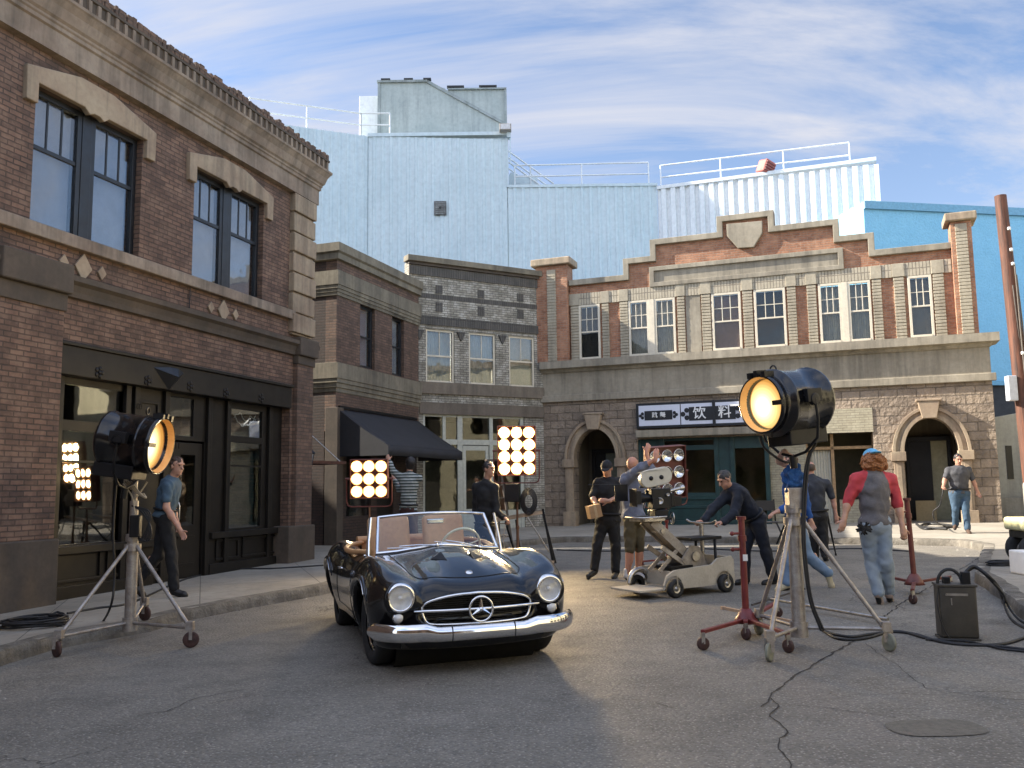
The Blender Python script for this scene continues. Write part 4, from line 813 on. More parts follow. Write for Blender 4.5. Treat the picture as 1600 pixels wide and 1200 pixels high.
m.build('trim', rough('grey_trim', (.34, .39, .40), (.25, .3, .3)), ph)
m = MB(); x_ = PX0+.1
while x_ < PX1-.4: m.box((x_, .68, (PZ1 if x_ < pxm else PZ2)+.10), (x_+random.uniform(.3, .9), .9, (PZ1 if x_ < pxm else PZ2)+.17)); x_ += random.uniform(.7, 1.6)
m.build('flashing', M['black_frame'], ph); m = MB(); xv = SB.X(690, 132, 1.5); m.cyl((xv, 1.5, PZ2), (xv, 1.5, PZ2+.3), .09, 10); m.lathe([(.17, 0), (.17, .1), (0, .16)], Matrix.Translation((xv, 1.5, PZ2+.28))); m.build('vent_cap', gp, ph)
fl = empty('roof_floodlight', sb(Xs, -.2, SB.Z(788, 202, -.2)), 0, 'boxy floodlight on a bracket at the top corner of the soundstage', 'floodlight'); MB().box((-.33, -.25, -.12), (.18, .1, .16)).build('housing', plain('flood_tan', (.34, .30, .26), .5), fl, .02); m = MB(); m.box((-.28, -.262, -.09), (.13, -.251, .13)); m.build('lens', plain('flood_lens', (.55, .55, .55), .2), fl); m = MB(); m.cyl((.12, .1, -1.5), (.12, .1, .3), .025, 8); m.box((-.02, 0, -.35), (.15, .3, -.12)); m.build('bracket', M['pale_blue'], fl)
vt = empty('wall_vent', sb(*[SB.pt(688, 326)[0], -.05, SB.pt(688, 326)[1]]), 0, 'square weathered louvre vent on the pale blue wall', 'vent'); m = MB()
m.box((-.26, -.03, -.31), (.26, .0, .31)); m.build('frame', rough('vent_grey', (.20, .21, .21), (.09, .09, .09), 6, bump=1), vt)
m = MB()
for k in range(6): m.box((-.2, -.06, -.26+k*.09), (.2, -.03, -.21+k*.09))
m.build('louvre', rough('vent_slat', (.32, .34, .34), (.14, .14, .14), 8), vt); MB().cyl((0, -.09, 0), (0, -.05, 0), .05, 8).build('pipe_stub', M['black_frame'], vt)
rc = CW.pt(1196, 262); rb_ = empty('red_canister', CW.w(rc[0], .1, rc[1]-.0), 0, 'faded red box lamp tilted on the roof railing', 'lamp housing'); T = Matrix.Rotation(.35, 4, 'Y') @ Matrix.Rotation(.5, 4, 'Z')
MB().box((-.27, -.25, -.25), (.27, .25, .3), T).build('housing', plain('faded_red', (.36, .09, .07), .6, var=.4, s=4), rb_, .05)
m = MB()
for k in range(4): m.box((-.24, -.285, -.18+k*.11), (.24, -.252, -.12+k*.11), T)
m.build('rib', plain('dark_red', (.18, .05, .045), .6), rb_)
# sky blue stucco wall
BW = Fac('sky_blue_building', (dpt(1378, 400, 31).x, 31), 80, 'bright sky blue stucco wall with dark base at the right edge'); zt0 = BW.Z(1378, 316); zt1 = BW.Z(1600, 327); z0_ = BW.Z(1580, 600); print('blue', zt0, zt1, z0_)
MB().box((-.6, 0, z0_), (16, 6, zt0)).build('wall', rough('sky_blue_stucco', (.25, .55, .74), (.22, .51, .70), 1.6, rgh=.8, streak=False, bump=1, dist=.05), BW.e)
MB().box((-.6, -.1, zt0-.28), (16, 0, zt0)).build('parapet_band', plain('blue_band', (.16, .36, .50), .7), BW.e); MB().box((-.6, -.06, z0_-.05), (16, .05, z0_+.1)).build('base_band', plain('blue_band2', (.14, .36, .52), .7), BW.e)
MB().box((-.6, .1, -.2), (16, 6, z0_)).build('base', plain('dark_base', (.022, .024, .028), .7), BW.e)
# concrete block structure at the right edge behind the pole
cwp = gpt(1562, 800, .13); cd = 24.5; p0 = dpt(1548, 660, cd); p1 = dpt(1592, 640, cd)
cb_ = empty('concrete_block', (p0.x, cd, 0), rad(-8), 'pale grey concrete stub wall right of the arcade building', 'wall'); h1 = dpt(1560, 650, cd).z
MB().prism([(0, .2), (1.0, .2), (1.0, h1+.12), (0, h1-.05)], 0, 1.2).build('block', rough('pale_concrete', (.42, .43, .40), (.34, .35, .33), 1.2, dirt=.3), cb_, .02)
MB().box((1.0, -.05, .2), (1.7, .8, h1+.1)).build('return_wall', rough('dark_concrete', (.22, .23, .22), (.17, .18, .17), 1.2), cb_, .02); MB().box((.32, -.02, 1.6), (.48, .02, 2.5)).build('slot', M['black_frame'], cb_); MB().box((-.1, -.4, .1), (1.9, -.01, 1.1)).build('plinth', rough('plinth', (.30, .30, .28), (.24, .24, .22), 2), cb_, .02)
# utility pole
pd = 19.5; pt_ = dpt(1563, 306, pd); pm = dpt(1612, 760, pd); dirv = (pm-pt_); k = (-.1-pt_.z)/dirv.z; base = pt_+dirv*k
up_ = empty('utility_pole', base, 0, 'leaning reddish wooden utility pole with cables at the right edge', 'utility pole')
b = NB('pole_wood'); cv = b.co((6, 6, .5)); a = b.noise(cv, 2.2, 6, .65); col = b.mix(b.rng(a, .35, .65), (.15, .055, .028), (.04, .02, .014)); M['pole_wood'] = b.done(col, .75, nor=b.bump(a, .8, .02))
rel = pt_-base; m = MB(); P_ = [rel*(i/12) for i in range(13)]; m.tube(P_, [.17-.045*i/12 for i in range(13)], 16); m.build('pole', M['pole_wood'], up_)
m = MB()
for j, (dx, dy) in enumerate(((.05, -.16), (.10, -.13), (.0, -.17))):
    m.tube(spline([rel*t+Vector((dx+.05*math.sin(t*9+j*2)*(1-t), dy+.02*j, 0)) for t in (0, .15, .3, .45, .6, .72, .8-.03*j)], 5), .016, 6)
m.build('cable', plain('grey_cable', (.13, .11, .09), .7), up_)
m = MB()
for t in (.9, .84, .80, .55, .45): q = rel*t+Vector((.03, -.15, 0)); m.lathe([(0, -.04), (.035, -.03), (.035, .03), (0, .04)], Matrix.Translation(q), 8)
m.build('insulator', M['white'], up_)
q = rel*.455+Vector((-.24, -.05, 0)); MB().cbox(q, (.2, .16, .55)).build('meter_box', plain('meter_grey', (.5, .52, .56), .5), up_, .02)

# ================================================================ the rest of the street beside and behind the viewpoint
ob = Fac('cream_building', (15.8, 25.5), 188, 'cream stucco building across the street, out of frame to the right'); wn = [rl(2+i*3.2, 3.4+i*3.2, 4.2, 6.2) for i in range(8)]+[rl(2+i*3.2, 4.4+i*3.2, .4, 3) for i in range(8)]
MB().prism(rl(0, 36, -.5, 7.5), 0, .3, wn).build('wall', rough('cream_stucco', (.55, .49, .33), (.46, .41, .27), .8, dirt=.3), ob.e); dark_box(ob, .1, 29.9, 0, 7.4, .3, 1.2, M['interior']); ob.box(-.1, 30, 7.5, 7.8, -.25, 6, 'cornice', M['stone'])
bb = Fac('back_building', (13, -15), 270, 'brown brick building behind the viewpoint'); wn = [rl(2+i*3.2, 3.6+i*3.2, 4.2, 6.4) for i in range(9)]+[rl(2+i*3.2, 4.4+i*3.2, .4, 3) for i in range(9)]
MB().prism(rl(0, 34, -.8, 9), 0, .3, wn).build('wall', M['soot_brick'], bb.e); dark_box(bb, .1, 33.9, -.5, 8.9, .3, 1.2, M['interior']); bb.box(-.1, 34, 9, 9.3, -.25, 6, 'cornice', M['stone'])
# ================================================================ the black roadster
def ip(x, xs, ys):   # smooth interpolation
    xs = np.array(xs, float); ys = np.array(ys, float); i = np.clip(np.searchsorted(xs, x)-1, 0, len(xs)-2); h = xs[i+1]-xs[i]; t = np.clip((x-xs[i])/h, 0, 1)
    m = np.gradient(ys, xs); t2, t3 = t*t, t*t*t; return (2*t3-3*t2+1)*ys[i]+(t3-2*t2+t)*h*m[i]+(-2*t3+3*t2)*ys[i+1]+(t3-t2)*h*m[i+1]
def carT(x, ay):
    hc = ip(x, [-2.3, -2.1, -1.7, -1.2, -.9, .3, .6, 1.0, 1.4, 1.7, 1.9, 2.05], [.58, .68, .82, .90, .90, .90, .93, .895, .825, .745, .675, .58])
    fc = ip(x, [-2.3, -2.1, -1.7, -1.2, -.8, -.3, .2, .6, 1.0, 1.3, 1.6, 1.85, 2.0], [.56, .64, .80, .895, .875, .845, .86, .875, .865, .84, .80, .75, .70])
    yf = .655; w = np.clip(ay/yf, 0, 1.25); bl = .5-.5*np.cos(np.pi*np.clip(w, 0, 1)); T = hc*(1-bl)+fc*bl
    fr = np.clip((x-.55)/.5, 0, 1); T = T-fr*.040*np.exp(-((ay-.45)/.085)**2)
    T = T+.032*np.exp(-(ay/.17)**4)*np.clip((x-.6)/.25, 0, 1)*np.clip((1.78-x)/.5, 0, 1)
    T = T-np.clip(ay-yf, 0, 1)**2*2.2
    return T
def carW(x, z):
    W = ip(x, [-2.3, -2.1, -1.7, -1.2, -.5, .3, 1.0, 1.5, 1.8, 2.0], [.56, .68, .80, .855, .845, .84, .865, .86, .825, .78])
    return W-np.clip(z-.60, 0, 1)**2*.55-np.clip(.52-z, 0, 1)**2*.75
def box2(a, b, ra, rb, r): qa, qb = np.abs(a)-ra+r, np.abs(b)-rb+r; return np.minimum(np.maximum(qa, qb), 0)+np.hypot(np.maximum(qa, 0), np.maximum(qb, 0))-r
WR = .335
def grille_shape(y, z):   # negative inside
    top = .635-.055*(y/.45)**2-.03*np.abs(y/.45)**4; bot = .405+.02*(y/.45)**2; return smax(smax(z-top, bot-z, .03), np.abs(y)-.49+.25*np.abs(z-.52), .05)
def carf(P):
    x, y, z = P[:, 0], P[:, 1], P[:, 2]; ay = np.sqrt(y*y+1e-5)
    f = smax(z-carT(x, ay), ay-carW(x, z), .17)
    xf = 1.955-.16*(ay/.7)**2.2-.55*np.clip(z-.52, 0, 1)**2-.6*np.clip(.45-z, 0, 1)**2
    f = smax(f, (x-xf)*.9, .15); xr = 2.25-.35*(ay/.7)**3-.5*(z-.5)**2; f = smax(f, (-x-xr)*.9, .15); f = smax(f, .20-z, .05)
    # fender bulges
    for (cx, rx, ry) in ((1.15, .62, .135), (-1.2, .66, .15)):
        e_ = np.sqrt(((x-cx)/rx)**2+((ay-.735)/ry)**2+((z-.60)/.30)**2)-1; f = smin(f, e_*.12, .09)
    # headlight pods
    px_ = np.hypot((ay-.635)*1.0, z-.625); pod = smax(px_-.107-.02*np.clip(1.8-x, 0, 1), np.maximum(x-1.865, 1.2-x), .03); f = smin(f, pod, .11)
    f = smax(f, -np.maximum(px_-.094, 1.80-x), .004)
    # grille mouth
    f = smax(f, -smax(grille_shape(y, z), 1.80-x, .02), .025)
    # wheel arches
    for cx, r in ((1.2, .385), (-1.2, .355)): f = smax(f, -np.maximum(np.hypot(x-cx, (z-.335)*(1.0 if cx > 0 else 1.05))-r, .50-ay), .02)
    # underside under the nose, cockpit
    f = np.maximum(f, -np.maximum(np.maximum(np.maximum(box2(x+.30, y, .70, .60, .16), .30-z), x-.44+.12*(ay/.6)**2), -1))
    return f
DX, DY = -.841, 8.962
car = empty('roadster', (0, 0, 0), 0, 'glossy black vintage open roadster with tan seats and chrome grille', 'car'); ground_place(car, DX, DY, math.atan2(-.952, .305)); car.scale = (.96, .96, .96)
b = NB('car_paint'); M['car_paint'] = b.done((.004, .004, .005), .25, nor=None, Coat_Weight=1.0, Coat_Roughness=.015, Coat_IOR=1.36, Specular_IOR_Level=.2)
M['tan'] = rough('tan_leather', (.50, .27, .12), (.40, .21, .09), 3, rgh=.5, streak=False, bump=.15); M['ivory'] = plain('ivory', (.80, .76, .58), .3)
body = implicit('body', carf, (-2.35, -.95, .12), (2.08, .95, 1.02), .0165, M['car_paint'], car, 3, sharp=38)
def top(x, y):
    return float(carT(np.array([x]), np.array([abs(y)]))[0])
def fpt(x0, y, z, d=(1, 0, 0)):   # march from outside along -d on to the body surface
    d = np.array(d, float); p = np.array([x0, y, z], float)
    for _ in range(60):
        v = carf(p[None])[0]
        if v < .001: break
        p = p-d*max(v*.7, .001)
    return Vector(p)
def drop(x, y): return fpt(x, y, 1.3, (0, 0, 1))
m = MB(); side = [drop(.62+.95*t, s_*(.50-.04*t)) for s_ in (1,) for t in [i/14 for i in range(15)]]
hl = [(x_, .52-.035*(x_-.6)) for x_ in np.linspace(.60, 1.52, 14)]+[(1.60, .455), (1.66, .42), (1.695, .36), (1.71, .28)]; hl = hl+[(1.725, 0)]+[(a, -c) for a, c in hl[::-1]]
m.tube([drop(a, c)+Vector((0, 0, .0005)) for a, c in spline([(a, c, 0) for a, c in hl], 2) for a, c in [(a, c)]] if False else [drop(q.x, q.y) for q in spline([(a, c, 0) for a, c in hl], 2)], .0045, 5); m.build('hood_seam', M['black_metal'], car)
m = MB()
for s_ in (-1, 1):
    m.tube([fpt(.42-.0*t, s_*1.0, .84-.50*t, (0, s_, 0)) for t in [i/10 for i in range(11)]], .004, 5); m.tube([fpt(-.50-.05*t, s_*1.0, .84-.50*t, (0, s_, 0)) for t in [i/10 for i in range(11)]], .004, 5); m.tube([fpt(-.53+.95*t, s_*1.0, .335, (0, s_, 0)) for t in [i/10 for i in range(11)]], .004, 5)
m.build('door_seam', M['black_metal'], car)
# brows over the arches, black ridge with a chrome line
for cx in (1.2, -1.2):
    for s_ in (-1, 1):
        pts = []
        for t in np.linspace(rad(38), rad(150), 16): rr = .44; pts.append(fpt(cx+rr*1.12*math.cos(t), s_*1.05, .335+rr*.92*math.sin(t), (0, s_, 0)))
        br = MB().tube([p+Vector((0, -s_*.004, 0)) for p in pts], [.004+.026*math.sin(math.pi*(i+.4)/16)**.6 for i in range(16)], 10).build('arch_brow', M['car_paint'], car)
        MB().tube([p+Vector((0, s_*.018, .010)) for p in pts[1:-1]], .0055, 6).build('chrome_strip', M['chrome'], br)
# grille: dark mesh, ring, bar and star
m = MB(); m.box((1.79, -.50, .38), (1.80, .50, .66)); gr = m.build('grille', M['black_metal'], car)
m = MB()
for k in range(15): z_ = .40+k*.017; m.box((1.802, -.48, z_), (1.812, .48, z_+.004))
m.build('slat', plain('grille_slat', (.03, .03, .03), .4, 1), gr)
gp_ = [(.0, .637), (.2, .626), (.36, .598), (.435, .57), (.462, .535), (.452, .47), (.425, .42), (.37, .402), (.2, .396), (0, .394)]; gp_ = gp_+[(-a, c) for a, c in gp_[::-1]][1:-1]
sp_ = spline([(0, a, c) for a, c in gp_+gp_[:1]], 3)[:-1]
def nose(y): return 1.952-.16*(abs(y)/.7)**2.2
MB().tube([(nose(q.y)-.012-.35*max(0, q.z-.56)**1.2, q.y, q.z) for q in sp_], .0125, 8, closed=True).build('surround', M['chrome'], gr)
m = MB(); m.tube([(1.985-.16*(abs(y_)/.7)**2.2, y_, .515) for y_ in np.linspace(-.53, .53, 15)], [.008]+[.0125]*13+[.008], 8); m.build('crossbar', M['chrome'], gr)
T = Matrix.Translation((2.0, 0, .515)) @ Matrix.Rotation(rad(90), 4, 'Y'); m = MB(); R_ = .098
m.tube([T @ Vector((R_*math.cos(t), R_*math.sin(t), 0)) for t in np.linspace(0, 2*math.pi, 41)[:-1]], .0095, 8, closed=True)
for k in range(3):
    t = math.pi+2*math.pi*k/3; d = Vector((math.cos(t), math.sin(t), 0)); pr = Vector((-d.y, d.x, 0))
    vs = [T @ (pr*.021), T @ (-pr*.021), T @ (d*R_), T @ Vector((0, 0, .014)), T @ Vector((0, 0, -.01))]; m.add(vs, [(0, 2, 3), (2, 1, 3), (0, 4, 2), (2, 4, 1), (0, 3, 1), (0, 1, 4)])
m.lathe([(0, .016), (.014, .012), (.018, 0)], T, 16); m.build('star_emblem', M['chrome'], gr)
# headlights and indicators
M['lamp_glass'] = glass('lamp_glass', (.97, .97, .97), .10, rg=.08, wav=.5)
b = NB('headlight_glass'); bt = b.noise(b.co((90, 1, 1)), 1, 1); b.done((.92, .93, .92), .03, nor=b.bump(bt, .3, .002), Transmission_Weight=1.0, IOR=1.2, Alpha=.22); M['lens'] = b.m
for s_ in (-1, 1):
    T = Matrix.Translation((1.868, s_*.635, .625)) @ Matrix.Rotation(rad(90), 4, 'Y') @ Matrix.Diagonal((.9, .9, 1, 1))
    h = MB().lathe([(.126, -.05), (.137, -.02), (.134, .010), (.122, .026), (.104, .028), (.099, .012)], T, 40).build('headlight', M['chrome'], car)
    MB().lathe([(.100, .010), (.085, -.02), (.05, -.05), (.0, -.06)], T, 32).build('reflector', plain('reflector', (.80, .79, .76), .35, .0), h)
    MB().lathe([(.100, .012), (.09, .022), (.06, .036), (.03, .042), (.0, .044)], T, 32).build('lens', M['lamp_glass'], h); MB().ell((1.868-.01, s_*.635, .625), (.02, .02, .02)).build('bulb', M['white'], h)
    T2 = Matrix.Translation((1.872, s_*.655, .47)) @ Matrix.Rotation(rad(90), 4, 'Y'); k_ = MB().lathe([(.046, -.10), (.048, -.01), (.044, .0), (.038, .004)], T2, 24).build('indicator', M['chrome'], car)
    MB().lathe([(.038, .002), (.03, .014), (0, .02)], T2, 24).build('lens', plain('frost_glass', (.75, .74, .72), .15), k_)
# bumper: swept section with seams
def bpath(y): a = abs(y)/.86; return 2.06-.055*a**2-.26*max(0, (a-.62)/.38)**2.4
m = MB(); n = 60; ring = 14; vs = []
for i in range(n+1):
    y_ = -.86+1.72*i/n; a = abs(y_)/.86; hh_ = .058+.012*min(1, max(0, (a-.42)/.1)); hh_ *= (1 if a < .98 else .6); zc_b = .345+.020*min(1, max(0, (a-.42)/.12)); x_ = bpath(y_)
    tx = (bpath(y_+.01)-bpath(y_-.01))/.02; nr = Vector((1, -tx, 0)).normalized()
    for k in range(ring): t = 2*math.pi*k/ring; q = Vector((x_, y_, zc_b))+nr*(.035*math.cos(t) if math.cos(t) > 0 else .02*math.cos(t))+Vector((0, 0, hh_*math.sin(t))); vs.append(q)
fs = [(i*ring+k, i*ring+(k+1) % ring, (i+1)*ring+(k+1) % ring, (i+1)*ring+k) for i in range(n) for k in range(ring)]
m.add(vs, fs, True); m.add(vs[:ring], [tuple(range(ring))]); m.add(vs[-ring:], [tuple(range(ring))]); bp = m.build('front_bumper', M['chrome'], car)
m = MB()
for y_ in (-.26, .26): m.tube([(bpath(y_)+.037*math.cos(t), y_, .35+.062*math.sin(t)) for t in np.linspace(-1.5, 1.5, 9)], .004, 5)
m.build('seam', M['black_metal'], bp)
# wheels
def tyre_prof():
    w, r = .085, WR; return [(r-.115, -w*.75), (r-.07, -w), (r-.02, -w*.98), (r-.004, -w*.75), (r, -w*.5), (r, w*.5), (r-.004, w*.75), (r-.02, w*.98), (r-.07, w), (r-.115, w*.75)]
for cx in (1.2, -1.2):
    for s_ in (-1, 1):
        T = Matrix.Translation((cx, s_*.70, WR)) @ Matrix.Rotation(rad(90), 4, 'X')
        if s_ > 0: T = T @ Matrix.Rotation(rad(180), 4, 'X')
        if cx > 0: T = Matrix.Translation((cx, s_*.70, WR)) @ Matrix.Rotation(rad(5), 4, 'Z') @ Matrix.Translation((-cx, -s_*.70, -WR)) @ T
        wh = MB().lathe(tyre_prof(), T, 48).build('wheel', M['rubber'], car)
        MB().lathe([(.235, .045), (.225, .062), (.205, .050), (.18, .040)], T, 40).build('rim', M['chrome'], wh); MB().lathe([(.20, .045), (.17, .055), (.12, .058), (.118, .066), (.09, .078), (0, .082)], T, 36).build('hubcap', M['car_paint'], wh); MB().lathe([(.22, .0), (.22, -.08), (0, -.08)], T, 24).build('drum', M['black_metal'], wh)
MB().box((-2.0, -.62, .22), (1.82, .62, .30)).build('floor_pan', M['black_metal'], car); m = MB()
for cx in (1.2, -1.2):
    MB().lathe([(.42, -.62), (.42, .62)], Matrix.Translation((cx, 0, .36)) @ Matrix.Rotation(rad(90), 4, 'X'), 30).build('wheel_well', M.setdefault('matt_black', plain('matt_black', (.004, .004, .004), .9)), car)
# windscreen
def ws(y, t):   # t 0 base, 1 top
    a = y/.60; xb = .66-.17*a*a; zb = top(xb, y)+.0; xt = .34-.12*a*a; zt = 1.245-.030*a*a; yy = y*(1-.10*t); return Vector((xb+(xt-xb)*t, yy, zb+(zt-zb)*t))
ys_ = np.linspace(-.60, .60, 21); fr = MB(); fr.tube([ws(y_, 1) for y_ in ys_], .015, 8); fr.tube([ws(y_, 0)+Vector((0, 0, .012)) for y_ in ys_], .017, 8)
for s_ in (-.6, .6): fr.tube([ws(s_, t) for t in np.linspace(0, 1, 6)], .016, 8)
fr.box((0, 0, 0), (0, 0, 0)) if False else None
wsf = fr.build('windscreen', M['chrome'], car)
m = MB(); vs = [ws(y_*.985, t) for t in (0.03, .98) for y_ in ys_]; m.add(vs, [(i, i+1, i+22, i+21) for i in range(20)], True); b_ = glass('windscreen_glass', (.86, .90, .88), .02, wav=0); m.build('pane', b_, wsf)
m = MB()
for s_ in (-1, 1):
    m.tube([(.40, s_*.665, .86), (.36, s_*.655, 1.0), (.315, s_*.625, 1.22)], .014, 8); m.tube([(.26, s_*.665, .86), (.285, s_*.64, 1.215)], .008, 6); m.tube([(.315, s_*.625, 1.22), (.285, s_*.64, 1.215)], .008, 6)
m.build('quarter_post', M['chrome'], wsf)
for (y0, y1) in ((-.06, -.40), (.38, .04)):
    m = MB(); p0 = ws(y0, 0)+Vector((.05, 0, .015)); p1 = ws(y1, .14)+Vector((.02, 0, .01)); m.tube([p0, p0.lerp(p1, .5)+Vector((.012, 0, .01)), p1], .006, 6); m.tube([ws(y1+.13, .07)+Vector((.018, 0, .0)), ws(y1-.11, .15)+Vector((.018, 0, 0))], .005, 6); m.ell(tuple(p0), (.016, .016, .02)); m.build('wiper', M['chrome'], wsf)
m = MB(); m.box((0, 0, 0), (.03, .17, .05), Matrix.Translation((.36, -.085, 1.14))); m.build('mirror', M['chrome'], wsf, .01)
# cabin: dash, seats, wheel, padded rim
def padded(c, s, T=None, seg=10):
    return MB().ell(c, s, T, 20, 12)
def sbox(name, lo, hi, r, mat, par, T=None, sub=3):
    bm = bmesh.new(); bmesh.ops.create_cube(bm, size=1); c = [(a+b)/2 for a, b in zip(lo, hi)]; s = [b-a for a, b in zip(lo, hi)]
    for v in bm.verts: v.co = Vector((v.co[i]*s[i] for i in range(3)))
    bmesh.ops.bevel(bm, geom=bm.edges[:], offset=r, segments=sub, profile=.6, affect='EDGES'); M_ = Matrix.Translation(c)
    for v in bm.verts: v.co = M_ @ v.co; v.co = (T @ v.co) if T is not None else v.co
    me = bpy.data.meshes.new(name); bm.to_mesh(me); bm.free(); me.polygons.foreach_set('use_smooth', [True]*len(me.polygons)); me.set_sharp_from_angle(angle=rad(50)); me.materials.append(mat); o = bpy.data.objects.new(name, me); COL.objects.link(o); o.parent = par; return o
for s_ in (-1, 1):
    T = Matrix.Translation((-.42, s_*.30, .42)) @ Matrix.Rotation(rad(-13), 4, 'Y'); st_ = sbox('seat', (-.07, -.23, 0), (.07, .22, .79), .06, M['tan'], car, T); sbox('cushion', (-.45, s_*.30-.25, .36), (.1, s_*.30+.25, .52), .06, M['tan'], st_)
    m = MB(); 
    m.tube([(x_, s_*ip(np.array([x_]), [-1.1, -.9, .2, .5], [.40, .60, .645, .60])[0], top(x_, .62)+.018) for x_ in np.linspace(-.98, .32, 14)], .028, 8); m.build('door_pad', M['tan'], car)
m = MB(); m.tube([(-.98-.06*math.cos(y_*2.2), y_, .925) for y_ in np.linspace(-.58, .58, 15)], .05, 10); m.build('rear_pad', M['tan'], car)
sbox('dashboard', (.28, -.56, .70), (.46, .56, .90), .04, M['tan'], car)
m = MB(); m.box((-1.0, -.61, .31), (.42, .61, .33)); m.box((-1.0, -.60, .31), (-.97, .60, .90)); m.build('cabin_floor', M['tan'], car)
T = Matrix.Translation((.20, .30, .90)) @ Matrix.Rotation(rad(-62), 4, 'Y'); m = MB(); m.tube([T @ Vector((.20*math.cos(t), .20*math.sin(t), 0)) for t in np.linspace(0, 2*math.pi, 33)[:-1]], .013, 8, closed=True)
for t in (.3, math.pi-.3, -math.pi/2): m.tube([T @ Vector((0, 0, -.03)), T @ Vector((.2*math.sin(t), .2*math.cos(t), 0))], .008, 6)
m.lathe([(.0, -.01), (.04, -.02), (.04, -.05), (0, -.06)], T, 14); m.build('steering_wheel', M['ivory'], car)
# hood badge, scoop, chrome trim bits
p = drop(1.63, 0); MB().lathe([(.034, 0), (.030, .008), (0, .012)], Matrix.Translation(p+Vector((.0, 0, -.002))) @ Matrix.Rotation(rad(20), 4, 'Y'), 20).build('hood_badge', M['chrome'], car)
m = MB()
for s_ in (-1, 1):
    P_ = [drop(1.34, s_*.12), drop(1.20, s_*.235), drop(1.16, s_*.13)]; zz_ = Vector((0, 0, .004)); m.add([P_[0]+zz_, P_[1]+zz_, P_[2]+Vector((0, 0, .030)), P_[0], P_[1], P_[2]], [(0, 1, 2), (3, 5, 4), (0, 3, 4, 1), (1, 4, 5, 2), (2, 5, 3, 0)])
m.build('hood_scoop', M['black_metal'], car)
m = MB()
for s_ in (-1, 1):
    q = fpt(-.35, s_*1.0, .70, (0, s_, 0)); m.tube([q+Vector((-.07, s_*.0, 0)), q+Vector((-.06, s_*.03, 0)), q+Vector((.06, s_*.03, 0)), q+Vector((.07, 0, 0))], .009, 6)
    q = drop(.50, s_*.72); m.ell(tuple(q+Vector((0, 0, .01))), (.022, .014, .012))
m.build('door_handle', M['chrome'], car)
